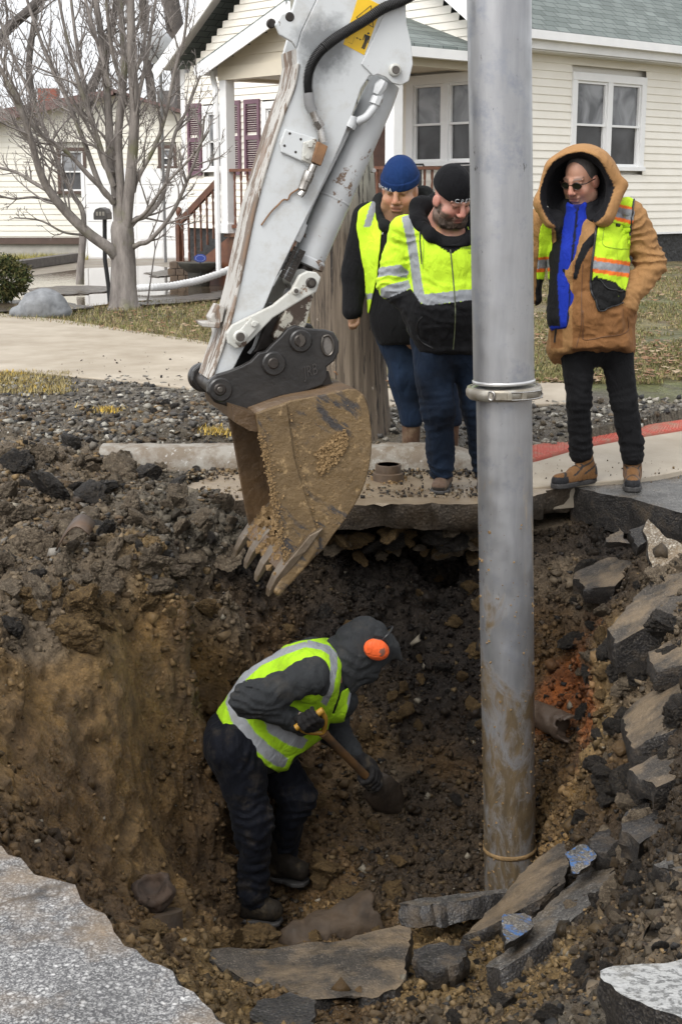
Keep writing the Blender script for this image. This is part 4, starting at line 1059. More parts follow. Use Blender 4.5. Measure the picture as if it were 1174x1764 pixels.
# satellite dish
p = PD(275,78,29.); e = empty("satellite_dish", (p[0], p[1], 0), 'pale grey satellite dish on a mast behind the bare tree', 'satellite dish')
m = MB(); V = []; n_ = 20
for i in range(7):
    r = .36*i/6
    for k in range(n_): V.append((r*math.cos(6.2832*k/n_), -.05+.9*r*r-.12, r*1.1*math.sin(6.2832*k/n_)))
F = [(i*n_+k, i*n_+(k+1) % n_, (i+1)*n_+(k+1) % n_, (i+1)*n_+k) for i in range(6) for k in range(n_)]
V = np.array(V)@np.array(Matrix.Rotation(.5, 3, 'X')).T@np.array(Matrix.Rotation(-.4, 3, 'Z')).T+np.array((0,0,p[2]))
o = mk("reflector", V, F, simple("dish_grey", (.52,.54,.56), None, 4, .4), e, local=True, smooth=True); sd_ = o.modifiers.new("thick", 'SOLIDIFY'); sd_.thickness = .015
m = MB(); m.tube([(0,.05,0),(0,.05,p[2]-.1),(0,-.02,p[2])], .03, 8); m.obj("mast", simple("mast_grey", (.2,.2,.2)), e, local=True, smooth=40)
m = MB(); m.tube([(0,-.05,p[2]-.3),(-.1,-.45,p[2]-.1)], .012, 6); m.box((-.1,-.47,p[2]-.08), (.08,.12,.08)); m.obj("feed_arm", M_BLACK, e, local=True)

# =================================================================== TREES
q = NT("bark"); co = q.coord(); mp = q.map(co, (1, 1, .22))
c = q.mix(q.ramp(q.noise(mp, 9, 6, .7), [(.35, 0), (.65, 1)]), (.115,.10,.09), (.29,.26,.235))
c = q.mix(q.ramp(q.noise(co, 3, 4), [(.55, 0), (.7, 1)]), c, (.15,.145,.085))
q.set(**{'Base Color': c, 'Roughness': .85, 'Normal': q.bump(q.noise(mp, 40, 5, .7), .7, .02)}); M_BARK = q.m
M_BARK2 = simple("dark_bark", (.10,.085,.075), (.045,.04,.036), 6, .9, .6, 25, .02)
M_TWIG = simple("twig_bark", (.27,.245,.225), (.15,.13,.12), 5, .85, 0)
def smooth_path(P, n):
    P = np.asarray(P, float); t = np.linspace(0, len(P)-1, n); out = []
    for a in t:
        i = min(int(a), len(P)-2); f = a-i; p0 = P[max(i-1, 0)]; p1 = P[i]; p2 = P[i+1]; p3 = P[min(i+2, len(P)-1)]
        out.append(.5*((2*p1)+(-p0+p2)*f+(2*p0-5*p1+4*p2-p3)*f*f+(-p0+3*p1-3*p2+p3)*f**3))
    return np.array(out)
class Tree:
    def __init__(s, seed): s.r = np.random.default_rng(seed); s.big = MB(); s.tw = MB(); s.n = 0
    def limb(s, path, r, depth, dens=1., kids=True):
        (s.big if depth <= 1 else s.tw).tube(path, r, 9 if depth == 0 else 7 if depth == 1 else 4 if depth == 2 else 3, True)
        s.n += 1
        if depth >= 4 or not kids: return
        L = np.linalg.norm(np.diff(path, axis=0), axis=1).sum(); rg = s.r
        k = int(dens*{0: 7, 1: 6.5, 2: 4.2, 3: 3}[depth]*max(.6, L/{0: 3., 1: 1.6, 2: .8, 3: .4}[depth]))
        for j in range(k):
            t = rg.uniform(.22 if depth else .3, .98); i = min(int(t*(len(path)-1)), len(path)-2)
            p = path[i]+(path[i+1]-path[i])*(t*(len(path)-1)-i); d = nrm(path[i+1]-path[i]); rr = np.interp(t, np.linspace(0, 1, len(r)), r)
            a = rg.normal(size=3); a = a-d*np.dot(a, d); a = nrm(a); ang = rg.uniform(.45, .95); nd = d*math.cos(ang)+a*math.sin(ang)
            ln = L*rg.uniform(.22, .5)*(1-.45*t)
            ln = min(ln, {0: 1.5, 1: 1.1, 2: .55, 3: .28}[depth])
            pts = [p]; cur = p; m = 5 if depth < 2 else 4 if depth == 2 else 3
            for q_ in range(m):
                nd = nrm(nd+np.array((0, 0, .13))+rg.normal(size=3)*.17); cur = cur+nd*ln/m; pts.append(cur)
            s.limb(np.array(pts), np.linspace(max(.0035, min(rr*.6, {0: .03, 1: .014, 2: .007, 3: .0045}[depth])), .0022, len(pts)), depth+1, dens)
D0 = 17.7; S0 = PXM(D0, 1.5)
def tp_(pts, dd):
    n = len(pts); return np.array([PD(a, b, D0+dd*i/(n-1)) for i, (a, b) in enumerate(pts)])
T = Tree(5)
bz = PD(213,534,D0)
tree = empty("bare_tree", (bz[0], bz[1], bz[2]), 'bare grey many-limbed tree on the lawn strip before the flooded driveway', 'tree')
tr = smooth_path(tp_([(214,545),(213,500),(213,455),(212,425),(211,400),(209,380)], 0), 14)
T.big.tube(tr, np.interp(np.linspace(0,1,14), [0,.06,.2,.6,.85,1], [34,27,23,20,20,15])/S0, 18)
for f in np.linspace(0, 6.28, 6)[:-1]:
    a = tr[1]; T.big.tube([a+np.array((.02*math.cos(f), .02*math.sin(f), .12)), a+np.array((.16*math.cos(f), .16*math.sin(f), -.02)), a+np.array((.33*math.cos(f+.2), .33*math.sin(f+.2), -.12))], [.11,.07,.03], 8)
LIMBS = [([(208,420),(202,345),(191,263),(188,209),(180,100),(165,0),(155,-60)], 10, 4.5, .5), ([(216,415),(219,372),(229,263),(232,182),(227,100),(225,0),(220,-60)], 11, 6, -.4),
 ([(208,400),(207,318),(204,236),(212,154),(214,100),(207,0),(200,-60)], 9, 4.5, .2), ([(205,450),(191,430),(153,402),(114,364),(84,326),(68,291),(52,236),(33,182),(0,116),(-30,60)], 11, 2.6, -.9),
 ([(86,330),(54,312),(27,296),(-20,285)], 4, 2, .3), ([(145,398),(142,362),(125,334),(104,290),(82,236),(60,180),(20,90),(-5,20)], 5, 2, .7), ([(196,350),(180,329),(153,302),(120,266),(95,247),(60,220),(20,140),(-15,60)], 5, 2, -.6),
 ([(198,345),(174,323),(142,236),(114,168),(82,100),(50,10),(35,-50)], 5.5, 2.2, .9), ([(196,320),(185,290),(163,222),(145,170),(131,127),(110,40),(95,-40)], 5.5, 2.2, -.3), ([(194,300),(177,277),(153,182),(136,100),(125,20),(118,-50)], 5, 2.2, .6),
 ([(226,428),(240,420),(259,413),(294,372),(320,318),(345,250),(352,200)], 5, 1.8, -.7), ([(222,392),(235,378),(253,370),(281,334),(300,236),(320,195),(345,130)], 6, 1.8, .5), ([(230,330),(237,307),(267,252),(286,195),(300,127),(318,60),(325,-20)], 4.5, 2, -.4),
 ([(231,200),(240,160),(253,100),(262,40),(275,-40)], 4.5, 2.5, .3), ([(222,385),(245,372),(262,352),(285,318),(330,270),(360,225)], 4, 1.6, -1.), ([(190,150),(170,80),(150,10),(140,-40)], 4, 2.2, .4), ([(212,150),(195,95),(185,20),(182,-40)], 4, 2.2, -.5), ([(228,140),(246,85),(258,10)], 4, 2, .8),
 ([(60,250),(30,215),(5,190),(-30,150)], 3, 1.6, .4), ([(100,350),(60,340),(20,342),(-20,330)], 2.6, 1.4, -.5), ([(150,405),(110,400),(70,380),(25,375)], 2.4, 1.2, -.4)]
for pts, r0, r1, dd in LIMBS:
    P = smooth_path(tp_(pts, dd), 6*len(pts)); T.limb(P, np.interp(np.linspace(0, 1, len(P)), [0, .5, 1], [r0, (r0+r1)*.5, r1])/S0, 1, 1.75)
T.big.obj("trunk", M_BARK, tree, smooth=60); T.tw.obj("twigs", M_TWIG, tree)
# sprout beside the trunk
sp = MB(); sp.tube(tp_([(248,530),(255,480),(262,430),(258,385)], .0)+np.array((0,.3,0)), [.012,.01,.008,.004], 5); sp.tube(tp_([(262,432),(272,400),(290,380)], 0)+np.array((0,.3,0)), [.007,.005,.003], 5)
o = sp.obj("sapling", M_TWIG); tag(o, 'thin bare sapling shoot just right of the tree trunk', 'sapling')
def back_tree(base, path, r0, r1, D, seed, lab, dens=.8):
    global D0
    s = PXM(D, 4); D0_ = D0; D0 = D; P = smooth_path(tp_(path, .5), 20); 
    e = empty("bare_tree", (P[0][0], P[0][1], .2), lab, 'tree'); t = Tree(seed)
    t.limb(P, np.linspace(r0, r1, 20)/s, 0, dens); t.big.obj("trunk", M_BARK2, e, smooth=60); t.tw.obj("twigs", M_TWIG, e); D0 = D0_
back_tree(0, [(330,300),(318,180),(308,90),(297,20),(285,-60)], 22, 13, 36., 71, 'dark thick bare tree trunk behind the house roof edge at upper left')
back_tree(0, [(262,300),(262,180),(252,90),(246,0),(242,-60)], 9, 6, 38., 72, 'slender grey bare tree behind the satellite dish')
back_tree(0, [(-45,330),(-40,150),(0,66),(50,18),(90,-25)], 12, 7, 26., 73, 'bare tree leaning in from the left edge with a dark crossing bough')
back_tree(0, [(140,330),(150,180),(172,120),(190,60),(205,-20)], 10, 6, 42., 74, 'bare tree rising behind the ridge of the brown roof', 1.0)
back_tree(0, [(60,330),(62,210),(50,120),(60,30),(66,-40)], 8, 4, 48., 75, 'thin bare tree behind the red chimney', 1.0)
# evergreen bush
p = PD(8,480,18.2); e = empty("evergreen_bush", (p[0], p[1], .2), 'dark green clipped evergreen bush at the left edge by the water', 'bush')
rg_ = np.random.default_rng(9); n = 5200; d = rg_.normal(size=(n, 3)); d /= np.linalg.norm(d, axis=1)[:, None]; rr = .33*rg_.uniform(.55, 1.05, n)*(1+.22*fbm(d*2.4, 3, 4)); c_ = p+d*rr[:, None]*np.array((1, 1, .85))
a_ = rg_.normal(size=(n, 3)); a_ = (a_+d*1.2); a_ /= np.linalg.norm(a_, axis=1)[:, None]; b_ = np.cross(a_, rg_.normal(size=(n, 3))); b_ /= np.linalg.norm(b_, axis=1)[:, None]; s_ = rg_.uniform(.02, .05, n)[:, None]
V = np.stack([c_-b_*s_*.28, c_+b_*s_*.28, c_+a_*s_*1.3], 1).reshape(-1, 3); cc = np.array([(.05,.065,.02), (.09,.09,.03), (.03,.045,.016), (.12,.105,.04)])[rg_.integers(0, 4, n)]
mk("foliage", V, np.arange(3*n).reshape(-1, 3), M_STRAW, e, col=np.repeat(cc, 3, 0))
m = MB(); m.tube([(p[0],p[1],.15),(p[0],p[1],p[2])], .03, 7); m.obj("stem", M_BARK2, e)

for k_, pts_ in enumerate((((48,497),(110,492),(190,493),(215,498),(150,506),(70,507)), ((236,520),(300,512),(390,500),(420,498),(420,509),(330,519),(250,525)), ((-40,519),(40,516),(120,521),(160,528),(100,535),(-40,536)), ((250,470),(300,463),(330,465),(325,471),(270,477)))):
    tag(plate("mud", [PZ(a, b, .226) for a, b in pts_], .03, simple("wet_mud", (.075,.055,.036), (.03,.022,.015), 6, .35, .6, 14, .02), MATS["wet_mud"], jag=.05, cell=.12, seed=60+k_, rough=.008), kind='structure')
# =================================================================== THINGS IN THE FRONT YARD
p = PD(185,505,18.6); e = empty("mailbox", (p[0], p[1], .2), 'grey mailbox on a black post standing in the flood behind the tree', 'mailbox')
zt = PD(185,378,18.6)[2]; zq = PD(185,357,18.6)[2]; x = p[0]
m = MB(); m.tube([(x+.03,p[1],.1),(x+.02,p[1],.4),(x-.015,p[1],.75),(x,p[1],zt)], .028, 8); m.obj("post", M_BLACK, e, smooth=50)
pr = [(-.085,0),(.085,0),(.085,(zq-zt)*.5),(.06,(zq-zt)*.85),(0,(zq-zt)),(-.06,(zq-zt)*.85),(-.085,(zq-zt)*.5)]
m = MB(); m.prism([np.array((x-.02+a,p[1]-.22,zt+b)) for a, b in pr], (0,.42,0)); bevel(m.obj("box", simple("mailbox_grey", (.13,.12,.115), (.08,.075,.07), 20, .5), e), .006)
m = MB()
for k, ch in enumerate(range(3)): m.b2((x-.07+k*.04,p[1]-.226,zt+.05), (x-.045+k*.04,p[1]-.2205,zt+.10))
m.obj("number_plate", simple("plate_pale", (.45,.42,.36)), e)
p = PD(140,482,20.5); m = MB(); m.tube([PD(138,490,20.5),PD(138,470,20.5),PD(141,440,20.5),PD(143,412,20.5),PD(141,398,20.5)], [.06,.055,.05,.052,.04], 10); o = m.obj("tree_stump", M_BARK, smooth=50); tag(o, 'short bare trunk stub standing in the flooded driveway left of the mailbox', 'stump')
# grey lump under netting
b = PD(72,538,16.6); fx = Field(axis(b[0]-.45, b[0]+.45, .014), axis(b[1]-.4, b[1]+.4, .016), axis(b[2]-.08, b[2]+.42, .014))
fx.u(fx.ell(b+np.array((.02,0,.06)), (.27,.25,.22)), .02); fx.u(fx.ell(b+np.array((-.2,0,.0)), (.17,.2,.1)), .08); fx.u(fx.ell(b+np.array((.2,0,.0)), (.16,.2,.11)), .08)
fx.f += .022*ridged(fx.P*5, 3, 3); V, F = fx.mesh(); V = relax(V, F, 1)
o = mk("boulder", V, F, simple("grey_netting", (.25,.26,.27), (.12,.125,.13), 7, .7, .5, 40, .01), smooth=True); tag(o, 'grey netting-covered lump on the lawn edge by the water', 'boulder')
# planter, sign, bricks, hose
p = PD(343,486,21.6); zb = far_z(p[0], p[1]); e = empty("planter", (p[0], p[1], zb), 'dark wide shallow planter bowl at the foot of the porch steps', 'planter')
zc = PD(343,452,21.6)[2]; m = MB(); m.tube([(0,0,0),(0,0,.03),(0,0,(zc-zb)*.6),(0,0,zc-zb-.05),(0,0,zc-zb),(0,0,zc-zb-.02)], [.14,.16,.17,.30,.315,.28], 28); m.obj("bowl", simple("mossy_stone", (.075,.07,.055), (.035,.035,.03), 9, .7, .6, 40, .01), e, local=True, smooth=50)
m = MB(); m.tube([(0,0,zc-zb-.045),(0,0,zc-zb-.03)], [.28,.28], 24); m.obj("planting_soil", simple("planter_soil", (.10,.09,.05), (.05,.045,.03), 30, .9), e, local=True)
p2 = PD(345,446,21.4); e = empty("yard_sign", (p2[0], p2[1], zc-.02), 'small blue octagonal yard sign behind the planter rim', 'sign')
m = MB(); h_ = .085; m.prism([np.array((h_*1.15*math.cos(.3927+k*.7854), 0, .09+h_*.75*math.sin(.3927+k*.7854))) for k in range(8)], (0,.012,0)); bevel(m.obj("plate", simple("sign_blue", (.03,.06,.30)), e, local=True), .002)
m = MB(); m.prism([np.array((.075*math.cos(.3927+k*.7854), -.002, .09+.047*math.sin(.3927+k*.7854))) for k in range(8)], (0,-.001,0)); m.prism([np.array((.068*math.cos(.3927+k*.7854), -.0035, .09+.042*math.sin(.3927+k*.7854))) for k in range(8)], (0,-.001,0), mi=1)
mk("border", m.V, m.F, [simple("sign_pale", (.35,.40,.6)), MATS["sign_blue"]], e, mids=m.M, local=True)
m = MB(); m.b2((-.01,.004,-.3), (.01,.02,.05)); m.obj("stake", M_BLACK, e, local=True)
p = PD(311,485,22.3); e = empty("brick_step", (p[0], p[1], .15), 'low step of brown mossy bricks at the corner of the house', 'step'); m = MB(); m2 = MB()
for r_ in range(4):
    for k in range(3):
        m.b2((-.17+k*.125+(r_ % 2)*.03, -.2, .0+r_*.10), (-.17+k*.125+.115+(r_ % 2)*.03, .3, .092+r_*.10))
m.obj("bricks", simple("brown_brick", (.15,.105,.07), (.08,.06,.045), 9, .8, .6, 30, .01), e, local=True)
pts = [PD(236,500,20.),PD(262,499,20.),(PD(290,497,20.2)),PD(318,492,20.4),PD(345,486,20.6),PD(375,476,20.9),PD(410,462,21.2)]
m = MB(); P = smooth_path(np.array(pts)+np.array((0,0,.03)), 90); m.tube(P, .052*(1+.10*np.cos(np.arange(90)*2.1)), 10); o = m.obj("drain_hose", simple("white_hose", (.80,.80,.79), (.70,.70,.69), 5, .45), smooth=60); tag(o, 'thick white corrugated drain hose lying across the flooded driveway', 'hose')
# lattice of concrete edging along the far drive
m = MB(); a = PD(28,466,26.); b = PD(135,444,29.5); a[2] = b[2] = .3; m.bar(a, b, .22, .16); o = m.obj("garden_edging", simple("edging_grey", (.16,.145,.13), (.09,.08,.075), 8, .85, .5, 25, .02)); tag(o, 'low dark edging along the left side of the driveway', 'edging')
# =================================================================== EXCAVATOR ARM
AE = math.radians(15.5)
EU = np.array((math.cos(AE), math.sin(AE), 0)); EN = np.array((math.sin(AE), -math.cos(AE), 0))   # along the arm's plane; out of it, towards the camera side
EO = PD(470, 660, 6.15)                               # near face of the stick passes through here
def EP(px, py, d=0.):                                 # d metres out of the near face, towards the viewer
    return PPL(px, py, EO+EN*d, EN)
def EPL(pts, d=0.): return [EP(a, b, d) for a, b in pts]
def paint(name, base, under, rust, amount=.5, scale=9, streak=(1, 1, 1), rough=.38, grime=.5, dark_patch=None):
    q = NT(name); co = q.coord(); mp = q.map(co, streak)
    c = q.mix(.6, base, q.ramp(q.noise(co, 2.5, 4, .6), [(.3, .82), (.7, 1.04)]), 'MULTIPLY')
    g = q.ramp(q.noise(mp, scale*.6, 6, .75), [(.50, 0), (.75, 1)])
    c = q.mix(q.math('MULTIPLY', g, grime), c, (.33, .29, .22))
    k = q.ramp(q.noise(mp, scale, 8, .72, .3), [(.70-amount*.25, 0), (.715-amount*.25, 1)])
    k2 = q.ramp(q.noise(mp, scale*1.3, 7, .7), [(.74-amount*.25, 0), (.76-amount*.25, 1)])
    c = q.mix(k, c, under); c = q.mix(q.math('MULTIPLY', k2, .8), c, rust)
    if dark_patch is not None:                                  # dark patch with a noisy edge inside the hose's bend
        d = q.n("ShaderNodeVectorMath", operation='DISTANCE'); q.l(co, d.inputs[0]); d.inputs[1].default_value = tuple(dark_patch[0])
        ms = q.n("ShaderNodeMapRange"); q.l(q.math('ADD', d.outputs['Value'], q.math('MULTIPLY', q.math('SUBTRACT', q.noise(co, 16, 5, .7), .5), .16)), ms.inputs[0]); ms.inputs[1].default_value = dark_patch[1]; ms.inputs[2].default_value = dark_patch[1]*.45
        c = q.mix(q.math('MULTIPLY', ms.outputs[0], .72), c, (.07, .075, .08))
    q.set(**{'Base Color': c, 'Roughness': q.mix(k, (rough,)*3, (.75,)*3), 'Specular IOR Level': .5,
             'Normal': q.bump(k, -.35, .003, q.bump(q.noise(co, 18, 3), .06, .01))}); return q.m
M_EWHITE = paint("excavator_paint", (.58,.60,.605), (.17,.13,.10), (.24,.10,.045), .10, 11, dark_patch=(EP(556,80)-np.array((EO[0], EO[1], 0)), .15))
M_EWORN = paint("worn_paint", (.44,.42,.385), (.17,.13,.10), (.20,.13,.085), .74, 7, (1, 1, .22), .5, .6)
M_ECYL = paint("cylinder_paint", (.55,.565,.57), (.20,.14,.10), (.20,.07,.028), .50, 4)
M_ELINK = paint("link_paint", (.53,.53,.49), (.13,.09,.065), (.19,.10,.05), .36, 12, grime=.6)
M_EPEEL = paint("peeling_link", (.075,.05,.036), (.55,.52,.44), (.10,.05,.03), .62, 14)
M_EBLACK = simple("oily_black_steel", (.026,.023,.021), (.012,.011,.0105), 9, .36, .35, 40, .004, 0, .6)
M_EDARK = simple("dark_steel", (.055,.046,.04), (.028,.024,.021), 12, .42, .3, 60, .003, .5)
M_EPIN = simple("pin_steel", (.16,.145,.13), (.08,.07,.06), 14, .38, .2, 60, .002, .8)
M_ESILV = simple("plated_fitting", (.50,.49,.47), (.26,.23,.2), 18, .28, .15, 60, .002, .85)
M_ERUST = simple("rusty_block", (.26,.135,.06), (.12,.065,.035), 16, .7, .4, 60, .003)
M_HOSE = simple("rubber_hose", (.035,.034,.034), (.018,.018,.018), 20, .55, .1)
q = NT("muddy_bucket"); co = q.coord()
mp = q.map(co, (1, 1, 1), (0, .9, 0)); mp = q.map(mp, (1.0, 1.0, .16))
mud = q.mix(q.ramp(q.noise(co, 5, 6, .7), [(.3, 0), (.7, 1)]), (.172,.113,.052), (.105,.068,.031))
mud = q.mix(q.ramp(q.noise(co, 26, 5, .7), [(.56, 0), (.70, 1)]), mud, (.33,.225,.11))
stl = q.ramp(q.noise(mp, 26, 5, .65, .4), [(.52, 0), (.60, 1)]); zone = q.ramp(q.noise(co, 3.4, 3, .5), [(.44, 0), (.56, 1)])
c = q.mix(q.math('MULTIPLY', stl, zone), mud, (.045,.04,.038))
b = q.bump(q.noise(co, 60, 5, .7), .5, .006); b = q.bump(q.noise(co, 12, 5, .65), .6, .018, b)
q.set(**{'Base Color': c, 'Roughness': q.ramp(q.noise(co, 6, 4), [(.3, .38), (.7, .7)]), 'Normal': b, 'Specular IOR Level': .45}); M_MUD = q.m
M_TOOTH = simple("worn_tooth_steel", (.165,.13,.092), (.075,.05,.028), 9, .45, .4, 40, .006, .35)
M_MUDIN = simple("wet_mud_inside", (.105,.062,.028), (.06,.036,.018), 8, .5, .6, 25, .012)
M_CRUMB = simple("mud_crumbs", (.25,.16,.07), (.15,.093,.038), 20, .8, .8, 40, .01)

TS = .27                                              # stick thickness
BT = .74                                              # bucket width
arm = empty("excavator_arm", (EO[0], EO[1], 0), 'white worn excavator stick with black coupler and muddy toothed bucket over the pit', 'excavator')
# --- stick: side plates, worn underside, lug at the top
side = [(697,-40),(700,40),(708,75),(711,110),(704,140),(690,147),(676,143),(662,131),(648,127),(636,131),(622,152),(604,205),(586,250),(545,340),(505,420),(478,475),(455,530),(440,560),(420,600),(400,640),(384,668),(366,668),(362,655),(384,590),(408,500),(440,350),(480,215),(504,152),(512,108),(511,84),(519,55),(545,0),(556,-40)]
low = [(362,655),(384,590),(408,500),(440,350),(480,215),(504,152),(512,108),(511,84),(503,70),(480,58),(474,40),(487,22),(503,18),(515,-10),(530,-40),(556,-40)]
m = MB(); m.prism(EPL(side), -EN*.022)
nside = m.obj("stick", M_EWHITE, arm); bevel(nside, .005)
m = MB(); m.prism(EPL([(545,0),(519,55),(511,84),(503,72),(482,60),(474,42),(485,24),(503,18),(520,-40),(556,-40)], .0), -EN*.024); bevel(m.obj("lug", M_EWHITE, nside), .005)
far_off = -EN*TS
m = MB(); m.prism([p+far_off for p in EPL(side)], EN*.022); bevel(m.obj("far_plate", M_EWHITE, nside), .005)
# underside: a strip of plate between the two side plates, following the low edge, standing 12 mm inside
P = EPL([(364,655),(386,590),(410,500),(442,350),(482,215),(506,152),(514,110),(512,84)])
m = MB(); V = []; 
for p in P: V += [p-EN*.012, p+far_off+EN*.012]
F = [(2*i, 2*i+1, 2*i+3, 2*i+2) for i in range(len(P)-1)]
m.add(V, F); o = m.obj("underside_plate", M_EWORN, nside); s_ = o.modifiers.new("thick", 'SOLIDIFY'); s_.thickness = .02; s_.offset = 0; 
# flange edge beading along the near plate
m = MB(); m.tube(smooth_path(np.array(EPL([(364,650),(386,588),(409,500),(441,350),(481,216),(505,152),(513,110)], .0)), 40), .009, 8); m.obj("weld_bead", M_EWORN, nside, smooth=60)
# top cover along the cylinder side
P = EPL([(622,152),(604,205),(586,250),(545,340),(505,420),(478,475),(455,530),(425,590)]); m = MB(); V = []
for p in P: V += [p-EN*.03, p+far_off+EN*.03]
m.add(V, [(2*i+1, 2*i, 2*i+2, 2*i+3) for i in range(len(P)-1)]); o = m.obj("cover_plate", M_EDARK, nside); s_ = o.modifiers.new("thick", 'SOLIDIFY'); s_.thickness = .015
# seam of the doubler plate at the top right, hole boss, pivot pin of the cylinder
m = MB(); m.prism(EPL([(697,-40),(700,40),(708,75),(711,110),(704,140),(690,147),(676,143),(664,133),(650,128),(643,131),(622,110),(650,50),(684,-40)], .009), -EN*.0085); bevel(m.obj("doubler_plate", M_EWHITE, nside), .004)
def pin(px, py, d0, d1, rpx, m_, parent, name="pin", seg=28, r2=None, inner=None):
    c = EP(px, py, d0); s = PXM(c[1], c[2]); mb = MB(); a = c-EN*(d0-d0); b = EP(px, py, d0)+EN*(d1-d0); r = rpx/s
    ch = min(.006, r*.2); L = nrm(b-a); mb.tube([a, b-L*ch, b], [r, r, r-ch], seg)
    o = mb.obj(name, m_, parent, smooth=40)
    if inner:
        k = MB(); rr = inner/s; k.tube([b+L*.0, b+L*.006], [rr, rr*.9], 20); k.obj("pin_end", M_EPIN if m_ is not M_EPIN else M_EDARK, parent, smooth=40)
    return o
pin(679,121,.009,.028,11,M_ELINK,nside,inner=7)
pin(497,30,-.02,.004,8,M_EDARK,nside)
pin(466,41,-.16,-.14,8,M_EDARK,nside)
# --- hydraulic cylinder on the far side of the stick
CDEP = -.135
c0, c1 = EP(650,172,CDEP), EP(531,445,CDEP); cs_ = PXM(c0[1], c0[2]); cr = 29/cs_
m = MB(); d = nrm(c1-c0); m.tube([c0-d*.08, c0, c0+(c1-c0)*.62, c0+(c1-c0)*.622, c0+(c1-c0)*.63, c0+(c1-c0)*.632, c1], [cr*.9, cr, cr, cr*1.03, cr*1.03, cr, cr], 32)
cyl = m.obj("cylinder", M_ECYL, arm, smooth=40)
m = MB(); m.tube([c1-d*.006, c1, c1+d*.03, c1+d*.034, c1+d*.036], [cr*1.02, cr*1.10, cr*1.10, cr*1.0, cr*.6], 32); m.obj("gland", M_ECYL, cyl, smooth=40)
m = MB(); c2 = EP(512,486,CDEP); m.cyl(c1, c2, cr*.55, 20); m.obj("rod", M_EDARK, cyl, smooth=40)
m = MB(); e = EP(512,482,CDEP); m.cyl(e-EN*.07, e+EN*.07, 20/cs_, 24); m.obj("rod_eye", M_ELINK, cyl, smooth=40)
# pipes along the cylinder
pf = .0
m = MB(); m.tube(smooth_path(np.array(EPL([(654,148),(652,172),(640,190),(628,203),(612,210)], -.02)), 24), 7/cs_, 10); m.obj("elbow_pipe", M_ECYL, cyl, smooth=60)
m = MB(); m.tube(EPL([(606,200),(603,214),(600,220)], -.02), [9/cs_, 11/cs_, 11/cs_], 12); m.obj("pipe_fitting", M_ECYL, cyl, smooth=30); m = MB(); m.tube(EPL([(660,140),(655,150),(648,163)], -.015), [9/cs_, 11/cs_, 7/cs_], 8); m.tube(EPL([(650,168),(645,180)], -.018), 10/cs_, 8); m.obj("pipe_fitting", M_ECYL, cyl, smooth=30)
m = MB(); m.tube(smooth_path(np.array(EPL([(600,215),(590,240),(560,300),(530,360),(517,398)], -.05)), 20), 6/cs_, 10); m.obj("hard_line", M_ECYL, cyl, smooth=60)
m = MB(); m.prism(EPL([(637,185),(648,191),(640,203),(628,198)], -.012), -EN*.03); m.prism(EPL([(583,235),(592,240),(583,258),(575,252)], -.03), -EN*.03); bevel(m.obj("pipe_clamp", M_ECYL, cyl), .003)
m = MB(); m.tube(EPL([(522,385),(516,400),(509,415)], -.04), [8/cs_, 9/cs_, 8/cs_], 10); m.obj("line_end", M_ECYL, cyl, smooth=40)
# chain-like perforated guard strip by the gland
m = MB(); q0, q1 = EP(510,425,-.03), EP(484,478,-.03); dd = q1-q0; sd = np.cross(nrm(dd), EN)
for k in range(8):
    for j in range(3): m.box(q0+dd*(k+.5)/8+sd*(j-1)*.026, (.016,.016,.02), np.array([sd, nrm(dd), EN]).T)
m.bar(q0-sd*.04, q1-sd*.04, .01, .02, EN); m.bar(q0+sd*.04, q1+sd*.04, .01, .02, EN)
m.obj("guard_strip", M_EDARK, arm)
# --- hose with its guard spring, manifold, fittings
hp = smooth_path(np.array(EPL([(720,-14),(690,2),(660,14),(630,34),(600,52),(572,70),(548,92),(534,118),(530,142),(531,160)], .035)), 300)
hs_ = PXM(hp[150][1], hp[150][2]); T_ = np.arange(300)
m = MB(); m.tube(hp, (8.2+1.3*np.sign(np.sin(T_*2.1)))/hs_, 12); hose = m.obj("hose", M_HOSE, arm, smooth=50)
m = MB(); m.tube(EPL([(531,160),(533,180),(538,192)], .035), [9.5/hs_, 9.5/hs_, 9/hs_], 14); m.obj("hose_ferrule", simple("grey_sleeve", (.25,.25,.25), (.17,.17,.17), 10, .5), hose, smooth=40)
m = MB(); m.tube(EPL([(538,192),(545,209)], .033), [6.5/hs_, 7/hs_], 14); m.tube(EPL([(545,209),(552,220)], .032), [10/hs_, 9/hs_], 6); m.tube(EPL([(551,220),(556,245)], .03), [6/hs_, 8/hs_], 12); m.obj("hose_fitting", M_ESILV, hose, smooth=30)
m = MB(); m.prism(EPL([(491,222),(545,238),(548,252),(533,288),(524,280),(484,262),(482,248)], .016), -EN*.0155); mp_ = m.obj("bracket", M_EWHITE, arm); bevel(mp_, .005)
m = MB()
for a, b in ((499,230),(518,240),(490,251),(509,262)): c = EP(a, b, .0165); m.cyl(c-EN*.002, c+EN*.0005, 2.3/hs_, 12)
m.obj("bolt_hole", M_EDARK, mp_, smooth=40)
m = MB(); m.prism(EPL([(523,245),(545,238),(548,262),(538,284),(520,276)], .034), -EN*.0175); o = m.obj("block", M_ELINK, mp_); bevel(o, .004)
m = MB()
for a, b in ((533,249),(528,269)): c = EP(a, b, .034); m.cyl(c, c+EN*.014, 5/hs_, 6)
m.obj("bolt", M_ELINK, mp_, smooth=30)
m = MB(); m.prism(EPL([(547,243),(565,252),(553,286),(537,279)], .052), -EN*.034); o = m.obj("manifold", M_ERUST, mp_); bevel(o, .004)
fi = [(540,284),(535,296),(533,297),(527,312),(526,313),(521,326),(522,330),(516,337)]
rr = [7,7,10,10,9,9,6,6.5]
m = MB(); m.tube(EPL(fi, .03), np.array(rr)/hs_, 10); m.obj("coupling", M_ESILV, mp_, smooth=25)
